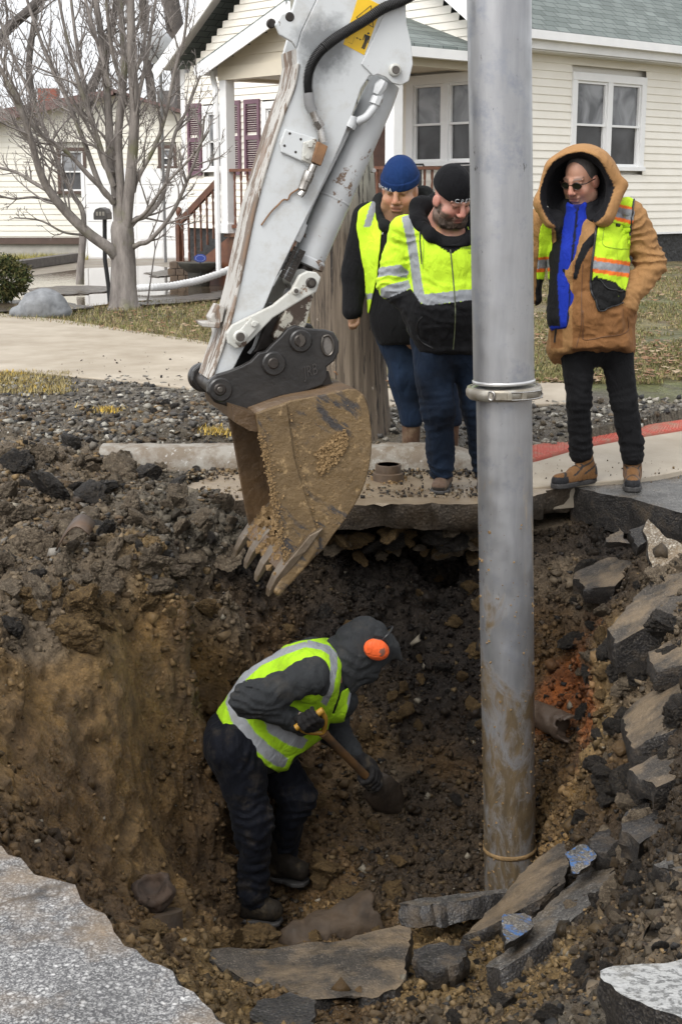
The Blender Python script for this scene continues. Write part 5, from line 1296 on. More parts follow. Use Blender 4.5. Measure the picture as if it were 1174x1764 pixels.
m = MB(); m.tube(smooth_path(np.array(EPL([(520,322),(510,328),(500,335),(496,344),(488,344),(480,352),(466,366),(450,388)], .006)), 30), .0035, 5); m.obj("wire", M_ERUST, mp_)
# --- yellow warning sticker: plate with its printed marks
STK = [(638,-42),(656,16),(626,95),(591,76)]
st_ = EPL([(618,-10),(658,10),(627,95),(591,76)], .0016)
sticker = MB().prism(st_, -EN*.0012).obj("warning_sticker", simple("sticker_yellow", (.80,.50,.015), (.72,.44,.012), 8, .45, .05), arm)
M_INK = simple("sticker_ink", (.02,.018,.015), (.014,.013,.012), 8, .5, 0)
def ink(name, polys):
    m = MB()
    for p in polys: m.prism(EPL(p, .0026), -EN*.0008)
    return m.obj(name, M_INK, sticker)
def Z2(x, y): return (560+x/6.522, y/6.522)
def seg2(a, b, w=4.): 
    a = np.array(Z2(*a)); b = np.array(Z2(*b)); d = b-a; n = np.array((-d[1], d[0]))/np.linalg.norm(d)*w/6.522/2
    return [tuple(a+n), tuple(b+n), tuple(b-n), tuple(a-n)]
ink("triangle_mark", [seg2((512,62),(348,195),7), seg2((348,195),(540,308),7), seg2((540,308),(512,62),7), seg2((420,185),(440,230),6), seg2((455,165),(490,250),5)])
man = [[(445,380),(505,408),(480,470),(440,545),(425,555),(455,470),(430,455),(420,450)],]
hc = np.array(Z2(484,375)); headp = [tuple(hc+np.array((math.cos(k*.5236), math.sin(k*.5236)))*1.9) for k in range(12)]
ink("person_mark", [headp, [Z2(446,383),Z2(502,405),Z2(470,470),Z2(440,460)], [Z2(441,458),Z2(455,464),Z2(422,545),Z2(404,542)], [Z2(457,465),Z2(472,470),Z2(440,556),Z2(424,550)], seg2((446,385),(420,450),9), seg2((501,405),(478,483),9)])
ink("arrow_mark", [seg2((352,425),(398,445),4), [Z2(345,422),Z2(365,416),Z2(358,440)], [Z2(404,448),Z2(384,454),Z2(392,430)]])
ink("border_mark", [seg2((262,395),(240,440),1.5), seg2((250,470),(300,495),1.5), seg2((330,410),(300,495),1.5)])
# --- links
m = MB(); m.prism(EPL([(553,478),(545,469),(530,467),(516,474),(502,500),(470,526),(400,560),(390,574),(393,592),(406,601),(420,598),(434,585),(470,548),(528,512),(545,503)], .05), -EN*.03); lk = m.obj("link", M_ELINK, arm); bevel(lk, .006)
m = MB(); m.prism([p-EN*(TS+.07) for p in EPL([(553,478),(545,469),(530,467),(516,474),(502,500),(400,560),(390,574),(393,592),(406,601),(434,585),(528,512),(545,503)], .05)], -EN*.03); bevel(m.obj("link", M_ELINK, arm), .006)
pin(535,487,.05,.066,9,M_EDARK,lk,inner=5); pin(509,501,.05,.062,7,M_ELINK,lk,inner=4)
m = MB(); m.prism(EPL([(407,575),(432,548),(447,556),(441,568),(416,596),(404,590)], .066), -EN*.0155); bevel(m.obj("keeper_plate", M_ELINK, lk), .005)
pin(413,580,.067,.082,12,M_ELINK,lk,inner=8); pin(437,558,.067,.076,5,M_ELINK,lk)
m = MB(); m.cyl(EP(535,487,.03), EP(535,487,.03)-EN*(TS+.12), 13/hs_, 20); m.cyl(EP(410,582,.03), EP(410,582,.03)-EN*(TS+.12), 11/hs_, 20); m.obj("link_shaft", M_EDARK, lk, smooth=40)
m = MB(); m.prism(EPL([(545,490),(530,478),(505,505),(470,580),(480,596),(505,592),(528,560)], -.04), -EN*.19); bevel(m.obj("lever", M_EPEEL, arm), .01)
m = MB(); m.prism(EPL([(470,520),(455,560),(440,600),(430,612),(470,600),(500,560)], -.10), -EN*.08); bevel(m.obj("inner_lever", M_EDARK, arm), .01)
# stop bracket on the underside
m = MB(); m.prism(EPL([(376,525),(388,528),(383,555),(368,560),(362,548)], -.06), -EN*.12); m.prism(EPL([(347,556),(380,556),(378,566),(349,563)], -.05), -EN*.16); bevel(m.obj("stop_bracket", M_EWORN, nside), .004)
# --- quick coupler
cpl = [(356,676),(360,656),(372,646),(392,640),(415,631),(432,622),(445,608),(458,605),(470,592),(483,580),(495,566),(508,560),(530,566),(560,568),(575,572),(584,588),(584,606),(576,622),(562,633),(563,652),(556,664),(520,677),(480,684),(445,697),(425,706),(404,704),(370,694)]
m = MB(); m.prism(EPL(cpl, .075), -EN*.03); cp_ = m.obj("coupler", M_EBLACK, arm); bevel(cp_, .007)
m = MB(); m.prism([p-EN*(TS+.12) for p in EPL(cpl, .075)], -EN*.03); bevel(m.obj("far_plate", M_EBLACK, cp_), .007)
m = MB(); m.prism(EPL([(420,690),(470,660),(560,640),(556,662),(480,682),(445,695)], .04), -EN*.34); bevel(m.obj("cross_body", M_EBLACK, cp_), .006)
def boss(px, py, r0, r1, hole=None, d=.075, parent=cp_):
    o = pin(px, py, d, d+.018, r0, M_EBLACK, parent, "boss"); pin(px, py, d+.018, d+.024, r1, M_EDARK, parent, "pin_end")
boss(379,671,21,11); boss(471,626,21,10); boss(517,587,20,11)
pin(379,671,.098,.106,5,M_EPIN,cp_,"bolt")
q = NT("see_through_grass"); 
c_ = EP(517,587,.1); 
m = MB(); m.prism(EPL([(517,574),(524,580),(526,588),(521,596),(515,598),(518,588),(515,580)], .1005), -EN*.002); m.obj("hole_rim", M_EPIN, cp_)
m = MB(); ring = smooth_path(np.array(EPL([(556,580),(566,578),(573,590),(573,604),(566,612),(558,608),(554,594),(556,580)], .078)), 40); m.tube(ring, .006, 6); m.obj("eye_rim", M_EPIN, cp_, smooth=60)
m = MB(); m.prism(EPL([(557,581),(566,579),(572,590),(572,604),(566,611),(559,607),(555,594)], .0765), -EN*.001); m.obj("eye_recess", simple("eye_grey", (.16,.145,.13), (.10,.09,.08), 20, .7), cp_)
lv, lf = text_mesh("JRB", 1.0)                                  # raised cast letters
lo, rx, uy2 = EP(523,652,.0755), EP(548,643,.0755)-EP(523,652,.0755), EP(521,628,.0755)-EP(523,652,.0755)
w_ = np.ptp(lv[:, 0]); lx = (lv[:, 0]-lv[:, 0].min())/w_; ly = lv[:, 1]/.7
V0 = lo+lx[:, None]*rx*.95+ly[:, None]*uy2*.8; n_ = len(V0)
o = mk("cast_lettering", V0, lf, simple("cast_black", (.05,.044,.04), (.03,.027,.025), 15, .4), cp_); s_ = o.modifiers.new("thick", 'SOLIDIFY'); s_.thickness = .009; s_.offset = 0
m = MB(); a, b = EP(345,662,-.03), EP(345,662,-.03)-EN*.0; m.cyl(EP(379,671,.05), EP(379,671,.05)-EN*.42, 17/hs_, 28); o = m.obj("pivot_tube", M_EDARK, cp_, smooth=40)
m = MB(); c = EP(379,671,.05)-EN*.395; m.tube([c, c-EN*.012, c-EN*.05, c-EN*.056], [24/hs_, 27/hs_, 27/hs_, 24/hs_], 30); m.obj("end_cap", M_EBLACK, cp_, smooth=40)
m = MB(); m.prism(EPL([(556,650),(566,640),(572,662),(566,676),(556,674)], .03), -EN*.03); m.prism(EPL([(540,664),(575,658),(578,668),(545,674)], .0), -EN*.2); m.obj("latch", M_EDARK, cp_)
# --- bucket
BO = .235                                             # its near side stands this far out of the stick's near face
prof = [(440,711),(500,690),(560,679),(600,670),(614,671),(626,680),(635,705),(640,745),(640,775),(636,805),(626,840),(612,868),(594,896),(574,922),(556,948),(540,962)]
lipn = [(540,962),(520,985),(495,1003),(482,985)]
bp = smooth_path(np.array([EP(a, b, BO) for a, b in prof]), 48)
bucket = MB()
sidep = [EP(a, b, BO) for a, b in prof+[(520,985),(496,1000),(483,945),(472,880),(460,810),(447,750)]]
bk = MB().prism(sidep, -EN*.022).obj("bucket", M_MUD, arm); bevel(bk, .006)
m = MB(); m.prism([p-EN*(BT-.022) for p in sidep], -EN*.022); bevel(m.obj("far_side", M_MUDIN, bk), .006)
m = MB(); V = []
P = np.concatenate([bp, np.array([EP(a, b, BO) for a, b in ((530,975),(505,996),(484,988))])])
for p in P: V += [p-EN*.005, p-EN*(BT-.005)]
m.add(V, [(2*i, 2*i+1, 2*i+3, 2*i+2) for i in range(len(P)-1)]); o = m.obj("shell", M_MUDIN, bk); s_ = o.modifiers.new("thick", 'SOLIDIFY'); s_.thickness = .022; s_.offset = 1; autosmooth(o, 40)
m = MB(); m.prism([EP(a, b, BO+.012) for a, b in ((441,712),(494,694),(499,735),(507,790),(520,835),(535,882),(550,925),(548,945),(520,978),(497,992),(484,945),(473,880),(461,810),(448,752))], -EN*.0115); cut = m.obj("side_cutter", M_MUD, bk); bevel(cut, .005)
# top torque bar
m = MB(); m.prism([EP(a, b, BO-.03) for a, b in ((400,700),(440,712),(452,745),(430,742),(405,728))], -EN*(BT-.06)); m.obj("top_bar", M_MUDIN, bk)
# lip and teeth across the width
lip0, lip1 = EP(484,975,BO-.02), EP(484,975,BO-.02)-EN*(BT-.04)
tip_dir = nrm(EP(450,1035,BO)-EP(500,955,BO)); back = nrm(EP(556,948,BO)-EP(484,988,BO))
m = MB(); m.prism([lip0-tip_dir*.05, lip0+tip_dir*.03, lip0+tip_dir*.03+back*.03, lip0+back*.10], lip1-lip0); bevel(m.obj("lip", M_MUDIN, bk), .006)
for k in range(4):
    f = k/3.; c = lip0*(1-f)+lip1*f + EN*(.01 if k == 0 else 0); a = -EN
    r0 = c-tip_dir*.08+back*.04; pts = []
    sec = [(-.15, .045, .035, .05), (-.05, .05, .045, .02), (.04, .042, .036, .0), (.11, .034, .022, .0), (.165, .026, .006, .012)]
    V = []; F = []
    for t, hw, hh, sh in sec:
        q_ = c+tip_dir*t+back*(sh+.02)
        V += [q_-EN*hw+back*hh, q_+EN*hw+back*hh, q_+EN*hw-back*hh, q_-EN*hw-back*hh]
    for i in range(len(sec)-1):
        for j in range(4): F.append((4*i+j, 4*i+(j+1) % 4, 4*i+4+(j+1) % 4, 4*i+4+j))
    F += [(3, 2, 1, 0), tuple(range(16, 20))]
    m = MB(); m.add(V, F); o = m.obj("tooth", M_TOOTH, bk)
    bm = bmesh.new(); bm.from_mesh(o.data); bmesh.ops.recalc_face_normals(bm, faces=bm.faces); bm.to_mesh(o.data); bm.free(); bevel(o, .008, 3)
# near corner shroud
m = MB(); m.prism([EP(a, b, BO+.03) for a, b in ((540,925),(549,932),(552,945),(530,975),(505,1003),(480,1030),(470,1020),(486,985),(505,955))], -EN*.06); bevel(m.obj("corner_shroud", M_MUD, bk), .014, 3)
# caked mud: lumps along the cutter and a pad in the middle of the side
rg = np.random.default_rng(17); m = MB()
IV2 = IV/ .62
def crumb(px, py, s, d):
    c = EP(px+rg.normal()*1.2, py+rg.normal()*1.2, d); v = (IV+rg.uniform(-.35, .35, IV.shape))*s
    m.add(c+v, IF)
path = smooth_path(np.array([(447,752,0),(452,775,0),(458,800,0),(464,830,0),(470,860,0),(476,900,0),(482,935,0),(490,965,0)], float), 60)
for p in path:
    for _ in range(11): crumb(p[0]+abs(rg.normal())*7-2, p[1]+rg.normal()*4, rg.uniform(.0012, .006), BO+.013)
poly = [(595,742),(598,760),(596,775),(575,800),(552,820),(546,812),(549,792),(543,785),(560,765),(580,748)]
def inside(x, y, P):
    c = False
    for i in range(len(P)):
        (x1, y1), (x2, y2) = P[i], P[i-1]
        if (y1 > y) != (y2 > y) and x < (x2-x1)*(y-y1)/(y2-y1)+x1: c = not c
    return c
k = 0
while k < 700:
    a, b = rg.uniform(540, 600), rg.uniform(738, 824)
    if inside(a, b, poly): crumb(a, b, rg.uniform(.002, .009), BO+rg.uniform(-.002, .007)); k += 1
for p in smooth_path(np.array([(500,715,0),(506,760,0),(517,810,0),(535,870,0),(550,920,0)], float), 40):
    if rg.random() < .7: crumb(p[0]+2, p[1], rg.uniform(.002, .006), BO+.006)
for _ in range(260): 
    a, b = rg.uniform(480, 632), rg.uniform(690, 950)
    if inside(a, b, prof+[(483,945)]): crumb(a, b, rg.uniform(.0012, .0038), BO+.001)
for _ in range(240):                                   # clay clogging the gaps between the teeth
    f = rg.random(); c = lip0*(1-f)+lip1*f+tip_dir*rg.uniform(-.16, .05)+back*rg.uniform(-.01, .05); m.add(c+(IV+rg.uniform(-.35, .35, IV.shape))*rg.uniform(.004, .022), IF)
mc = m.obj("caked_mud", M_CRUMB, bk); tag(mc, kind='stuff')

# =================================================================== BIG ALUMINIUM SUCTION TUBE
q = NT("scuffed_aluminium"); co = q.coord(); mp = q.map(co, (1, 1, .12))
g = q.ramp(q.noise(mp, 6, 6, .7), [(.3, (.28,.285,.30)), (.7, (.45,.45,.455))])
g = q.mix(q.ramp(q.noise(co, 5, 6, .75), [(.52, 0), (.7, 1)]), g, (.27,.285,.32))
g = q.mix(q.ramp(q.noise(q.map(co, (1, 1, .5)), 24, 5, .75), [(.64, 0), (.70, 1)]), g, (.13,.125,.12))
sx = q.n("ShaderNodeSeparateXYZ"); q.l(co, sx.inputs[0])
hz = q.math('ADD', sx.outputs[2], q.math('MULTIPLY', q.math('SUBTRACT', q.noise(q.map(co, (1, 1, .6), (0, .5, 0)), 5, 5, .65, .8), .5), 1.5))
lowm = q.n("ShaderNodeMapRange"); q.l(hz, lowm.inputs[0]); lowm.inputs[1].default_value = -1.16; lowm.inputs[2].default_value = -1.34
dn = q.math('ADD', sx.outputs[2], q.math('MULTIPLY', q.math('SUBTRACT', q.noise(q.map(co, (1, 1, 1.2), (0, .6, .2)), 7, 5, .6, 1.2), .5), .7))
dry = q.n("ShaderNodeMapRange"); q.l(q.math('ABSOLUTE', q.math('ADD', dn, .66)), dry.inputs[0]); dry.inputs[1].default_value = .30; dry.inputs[2].default_value = .12
cl2 = q.n("ShaderNodeMapRange"); q.l(q.math('ABSOLUTE', q.math('ADD', hz, 1.66)), cl2.inputs[0]); cl2.inputs[1].default_value = .0; cl2.inputs[2].default_value = .15
mudc = q.mix(q.ramp(q.noise(q.map(co, (1, 1, .3), (0, .5, .3)), 22, 5, .7, .6), [(.35, 0), (.65, 1)]), (.140,.102,.058), (.075,.056,.034))
mp2 = q.map(co, (1, 1, .35), (.3, .6, 0))
g = q.mix(q.math('MULTIPLY', dry.outputs[0], q.ramp(q.noise(mp2, 7, 5, .6, 1.), [(.50, 0), (.58, .75)])), g, (.52,.44,.33))
lowf = q.math('MULTIPLY', lowm.outputs[0], q.math('MULTIPLY', q.math('ADD', q.math('MULTIPLY', cl2.outputs[0], .7), .3), q.ramp(q.noise(q.map(co, (1, 1, .4), (0, .4, 0)), 11, 6, .75, .7), [(.34, .35), (.52, 1)]))); g = q.mix(lowf, g, mudc)
mt = q.math('SUBTRACT', 1.0, lowf)
q.set(**{'Base Color': g, 'Metallic': q.math('MULTIPLY', mt, .72), 'Roughness': q.ramp(q.noise(co, 9, 5), [(.3, .30), (.7, .52)]), 'Normal': q.bump(q.noise(q.map(co, (1, 1, .5)), 5, 2), .25, .02, q.bump(q.noise(q.map(co, (1, 1, .3)), 30, 5, .7), .15, .005))})
M_ALU = q.m
M_ALUR = simple("weld_aluminium", (.62,.62,.61), (.5,.5,.49), 9, .35, .3, 60, .004, .7)
M_BRASS = simple("muddy_plated_clamp", (.45,.43,.385), (.27,.235,.175), 12, .38, .3, 50, .004, .6)
TD = 6.25
ta, tbt = PD(858,-60,TD), PD(878,1530,TD+.02); tz = PD(870,668,TD)
tl = lambda z: ta+(tbt-ta)*((z-ta[2])/(tbt[2]-ta[2]))
tube = empty("suction_tube", tl(tz[2]), 'tall scuffed aluminium tube with a muddy lower end and ring clamp standing in the pit', 'pipe')
s1 = PXM(TD, tz[2]); r1, r2 = 52.3/s1, 48.0/s1; zc = tz[2]
def ring_tube(mb, z0, z1, r, n=3, seg=64): 
    mb.tube([tl(z) for z in np.linspace(z0, z1, n)], r, seg)
m = MB(); ring_tube(m, zc+.022, 2.9, r1, 12); m.obj("upper_tube", M_ALU, tube, smooth=50)
m = MB(); ring_tube(m, -1.75, zc-.02, r2, 20); m.obj("lower_tube", M_ALU, tube, smooth=50)
m = MB(); m.tube([tl(zc+.022), tl(zc+.026), tl(zc+.034), tl(zc+.038)], [r1+.0, r1+.005, r1+.005, r1+.0], 64); m.obj("weld_ring", M_ALUR, tube, smooth=60)
m = MB(); m.tube([tl(zc-.005), tl(zc+.001), tl(zc+.006)], [r1+.012, r1+.013, r1+.011], 64); m.tube([tl(zc-.03), tl(zc-.006)], [r1+.004, r1+.009], 64); m.obj("flange", M_ALUR, tube, smooth=40)
ax = nrm(tbt-ta); ex = nrm(np.cross(ax, (0, 1, 0))); ey = np.cross(ax, ex); cc = tl(zc-.012)
m = MB(); n = 72; rp = [(.013,.022),(.028,.020),(.034,.004),(.033,-.016),(.022,-.030),(.010,-.030),(.008,-.02),(.016,-.006),(.012,.012)]; V = []
for k in range(n):
    a = 2*math.pi*k/n; d = math.cos(a)*ex+math.sin(a)*ey
    for (dr, dz) in rp: V.append(cc+d*(r1+dr)-ax*dz)
F = [(i*9+j, i*9+(j+1) % 9, ((i+1) % n)*9+(j+1) % 9, ((i+1) % n)*9+j) for i in range(n) for j in range(9)]
o = mk("clamp_ring", V, F, M_BRASS, tube)
bm = bmesh.new(); bm.from_mesh(o.data); bmesh.ops.recalc_face_normals(bm, faces=bm.faces); bm.to_mesh(o.data); bm.free(); autosmooth(o, 50)
def arc(d0, d1, rr, dz, n=10):
    out = []
    for k in range(n):
        a = math.radians(d0+(d1-d0)*k/(n-1)); d = np.array((math.sin(a), -math.cos(a), 0)); out.append(cc+d*(r1+rr)-ax*dz)
    return out
m = MB(); m.tube(arc(4, 60, .040, .012), .004, 8); m.tube(arc(4, 60, .040, -.020), .004, 8)
e_ = arc(60, 66, .042, -.004, 3); m.tube([arc(4,60,.040,.012)[-1], e_[1], e_[2], arc(4,60,.040,-.020)[-1]], .004, 8); lo_ = m.obj("latch", M_ESILV, o, smooth=60)
m = MB(); L_ = smooth_path(np.array([arc(-27,-27,.04,.014,2)[0], arc(-21,-21,.044,.012,2)[0], arc(-20,-20,.044,-.006,2)[0], arc(-23,-23,.042,-.022,2)[0], arc(-28,-28,.04,-.016,2)[0], arc(-28,-28,.04,.006,2)[0], arc(-27,-27,.04,.014,2)[0]]), 30); m.tube(L_, .005, 8); m.obj("hook_loop", M_ESILV, o, smooth=60)
m = MB()
for d0 in (-26, 2, 24): p = arc(d0, d0, .036, -.004, 2)[0]; a = math.radians(d0); R = np.array([[math.cos(a), -math.sin(a)*-1*-1, 0], [math.sin(a), math.cos(a), 0], [0, 0, 1]]); m.box(p, (.022, .014, .036), R)
bevel(m.obj("lug", M_BRASS, o), .003)
m = MB(); V = []
A = arc(-20, 6, .0355, .010, 12); B = arc(-20, 6, .0355, -.020, 12)
for a, b in zip(A, B): V += [a, b]
m.add(V, [(2*i, 2*i+1, 2*i+3, 2*i+2) for i in range(11)]); o2 = m.obj("strap", M_BRASS, o); s_ = o2.modifiers.new("thick", 'SOLIDIFY'); s_.thickness = .004
m = MB(); zz = PD(878,1463,TD)[2]; m.tube([tl(zz+.012), tl(zz+.006), tl(zz-.006), tl(zz-.012)], [r2, r2+.005, r2+.005, r2], 64); m.obj("mud_ring", M_CRUMB, tube, smooth=60)

m = MB(); rg = np.random.default_rng(23)
for _ in range(520):
    z = -1.75+(zc+1.15)*rg.random()**1.3; a = rg.uniform(0, 6.28); s = .0015+.007*rg.random()**3
    d_ = math.cos(a)*ex+math.sin(a)*ey; m.add((IV+rg.uniform(-.35, .35, IV.shape))*s+tl(z)+d_*(r2+s*.1), IF)
tag(m.obj("mud_spatter", M_CRUMB, tube), kind='stuff')
# =================================================================== UTILITY POLE
q = NT("weathered_pole"); co = q.coord(); mp = q.map(co, (1, 1, .05))
c = q.mix(q.ramp(q.noise(mp, 26, 7, .7), [(.3, 0), (.7, 1)]), (.062,.046,.033), (.20,.158,.115))
sx = q.n("ShaderNodeSeparateXYZ"); q.l(co, sx.inputs[0])
k = q.n("ShaderNodeMapRange"); q.l(q.math('ADD', sx.outputs[2], q.math('MULTIPLY', q.noise(co, 3, 4), .5)), k.inputs[0]); k.inputs[1].default_value = 1.55; k.inputs[2].default_value = 2.0
c = q.mix(k.outputs[0], c, q.mix(q.noise(mp, 30, 5), (.27,.265,.215), (.36,.35,.29)))
crk = q.ramp(q.noise(q.map(co, (1, 1, .03)), 70, 4, .6, .5), [(.36, 0), (.43, 1)])
c = q.mix(crk, (.03,.025,.022), c)
spl = q.ramp(q.noise(q.map(co, (1, 1, .4)), 20, 5, .7), [(.66, 0), (.69, 1)]); c = q.mix(q.math('MULTIPLY', spl, .7), c, (.42,.37,.31))
b = q.bump(crk, .8, .012); b = q.bump(q.noise(mp, 40, 6, .7), .7, .01, b)
q.set(**{'Base Color': c, 'Roughness': .85, 'Normal': b}); M_POLE = q.m
PDp = 8.95; p0 = PD(611,765,PDp); pm = PD(579,258,PDp)
d = (pm-p0)/(pm[2]-p0[2]); s0 = PXM(PDp, .1); n = 60; seg = 90; V = []
for i in range(n):
    z = -.25+i*4.4/(n-1); c = p0+d*(z-p0[2])
    r = (63/s0)*(1-.022*z)+.03*math.exp(-max(z, 0)*9)
    for k in range(seg):
        a = 6.28318*k/seg; u = np.array((math.cos(a), math.sin(a), 0))
        q_ = np.array([[u[0]*7, u[1]*7, z*.35]]); 
        V.append(c+u*(r+.010*float(fbm(q_, 3, 5)[0])-.012*max(0, float(ridged(np.array([[u[0]*4.2, u[1]*4.2, z*.16]]), 2, 9)[0])-.55)))
F = [(i*seg+k, i*seg+(k+1) % seg, (i+1)*seg+(k+1) % seg, (i+1)*seg+k) for i in range(n-1) for k in range(seg)]+[tuple((n-1)*seg+k for k in range(seg))]
pole = mk("utility_pole", V, F, M_POLE, smooth=True); tag(pole, 'thick weathered wooden utility pole leaning behind the bucket', 'utility pole')
m = MB(); a = PD(640,296,PDp-.2); m.tube([a+np.array((.0,.05,0)), a, a+np.array((.02,-.02,.008))], .007, 8); m.cyl(a+np.array((.008,-.02,.006)), a+np.array((.012,-.035,.008)), .013, 10); m.obj("bolt", M_ESILV, pole, smooth=40)
m = MB()
for a, b in ((664,655),(575,640),(600,560)): c = PD(a, b, PDp-.21); m.tube([c, c+np.array((.012,-.012,-.004)), c+np.array((.02,-.004,-.02))], .004, 6)
m.obj("nail", M_ERUST, pole)
# =================================================================== PEOPLE
q = NT("skin"); co = q.coord(); c = q.mix(.35, q.attr(), q.ramp(q.noise(co, 60, 4), [(.3, .75), (.7, 1.1)]), 'MULTIPLY')
q.set(**{'Base Color': c, 'Roughness': .48, 'Subsurface Weight': .12, 'Subsurface Radius': (.012,.005,.003), 'Normal': q.bump(q.noise(co, 260, 3), .15, .001)}); M_SKIN = q.m
M_KNIT = cloth("knit_cap", .9, 500, .3)
M_HIVIS = cloth("hi_vis_cloth", .75, 380, .25)
M_DENIM = cloth("denim", .85, 700, .35, 0, coarse=22)
M_DUCK = cloth("duck_canvas", .82, 600, .35)
M_FLEECE = cloth("black_fleece", .9, 420, .35)
M_WORKP = cloth("muddy_work_trousers", .8, 500, .35, .30, (.075,.06,.042))
M_SWEAT = cloth("muddy_sweatshirt", .9, 420, .35, .22, (.10,.085,.065))
M_VESTD = cloth("soiled_vest_mesh", .75, 500, .3, .25, (.13,.105,.05))
M_LEATH = cloth("boot_leather", .55, 120, .3, .6, (.20,.15,.10))
M_BOOTC = cloth("clean_boot", .6, 160, .3)
M_GLOVE = cloth("glove_knit", .7, 320, .4, .35, (.12,.09,.05))
M_REFL = simple("reflective_tape", (.36,.38,.40), (.28,.295,.31), 20, .4, .1, 200, .001)
LIME, LIMED, GREYR, ORNG = (.56,.83,.035), (.38,.66,.02), (.30,.315,.335), (.88,.20,.035)
BLK, NAVY, JEAN = (.007,.007,.008), (.004,.005,.009), (.0065,.0125,.025)
def proj(P):
    P = np.asarray(P, float)-CAMP; d = P[:, 1]*CP-P[:, 2]*SP; v = P[:, 1]*SP+P[:, 2]*CP
    return np.stack([587+FPX*P[:, 0]/d, 882-FPX*v/d], -1)
def inpoly(xy, poly):
    x, y = xy[:, 0], xy[:, 1]; r = np.zeros(len(xy), bool); n = len(poly)
    for i in range(n):
        x1, y1 = poly[i]; x2, y2 = poly[i-1]
        with np.errstate(divide='ignore', invalid='ignore'):
            r ^= ((y1 > y) != (y2 > y)) & (x < (x2-x1)*(y-y1)/(y2-y1)+x1)
    return r
def front(V, N):                                       # faces the pit side
    return ((CAMP-V)*N).sum(1) > 0
def dye(V, F, base, marks):
    """cloth pieces of another colour sewn on the front of a garment"""
    C = np.tile(np.array(base, float), (len(V), 1)); N = vnormals(V, F); fr = front(V, N); xy = proj(V)
    for poly, c in marks: C[inpoly(xy, poly) & fr] = c
    return C
def folds(seed, amp=.006, sc=9, st=(1, 1, .5)):
    st = np.array(st)
    return lambda P: (amp*ridged((P+.05*np.stack([fbm(P*5, 2, seed), fbm(P*5, 2, seed+1), fbm(P*5, 2, seed+2)], -1))*st*sc, 2, seed)+amp*.8*fbm(P*sc*.6, 2, seed+5)).astype(np.float32)
def creases(lst):
    """rings of folds round a joint: (place, limb axis, reach, depth, folds per metre)"""
    def fn(P):
        r = np.zeros(P.shape[:-1], np.float32); wob = fbm(P*9, 2, 77)
        for c, ax, R, am, fq in lst:
            d = P-np.asarray(c, np.float32); g = np.exp(-(d**2).sum(-1)/(R*R)); t = d@np.asarray(nrm(ax), np.float32)
            r += am*g*(np.abs(np.sin((t*fq+wob*1.1)*np.pi))-.6)
        return r.astype(np.float32)
    return fn
def fld(lo, hi, h, fx=None, fy=None, fz=None):
    return Field(axis(lo[0], hi[0], h, fx), axis(lo[1], hi[1], h, fy), axis(lo[2], hi[2], h, fz))
def finish(fl, name, m, parent, color, marks=(), relax_it=2, detail=None):
    V, F = fl.mesh(); V = relax(V, F, relax_it)
    C = dye(V, F, color, marks) if not callable(color) else color(V, F)
    return mk(name, V, F, m, parent, smooth=True, col=C), V, F
def patch(V, F, polys, off, name, m, parent, color, marks=(), both=False):
    """a separate layer of cloth lying on the surface inside the outlines"""
    N = vnormals(V, F); xy = proj(V); fr = front(V, N); k = np.zeros(len(V), bool)
    for p in polys: k |= inpoly(xy, p)
    k &= fr if not both else True
    fk = k[F].sum(1) >= 3; F2 = F[fk]; u, inv = np.unique(F2, return_inverse=True); F2 = inv.reshape(F2.shape); V2 = V[u]+N[u]*off
    # even out the cut edge
    E = np.concatenate([F2[:, [0, 1]], F2[:, [1, 2]], F2[:, [2, 3]], F2[:, [3, 0]]]); Es = np.sort(E, 1); key = Es[:, 0]*len(V2)+Es[:, 1]
    uq, ct = np.unique(key, return_counts=True); bd = uq[ct == 1]; a, b = bd//len(V2), bd % len(V2)
    for _ in range(6):
        s_ = np.zeros_like(V2); c = np.zeros(len(V2)); np.add.at(s_, a, V2[b]); np.add.at(s_, b, V2[a]); np.add.at(c, a, 1); np.add.at(c, b, 1)
        j = c > 0; V2[j] += .5*(s_[j]/c[j][:, None]-V2[j])
    C = dye(V2, F2, color, marks); o = mk(name, V2, F2, m, parent, smooth=True, col=C)
    s_ = o.modifiers.new("thick", 'SOLIDIFY'); s_.thickness = .006; s_.offset = -1; return o
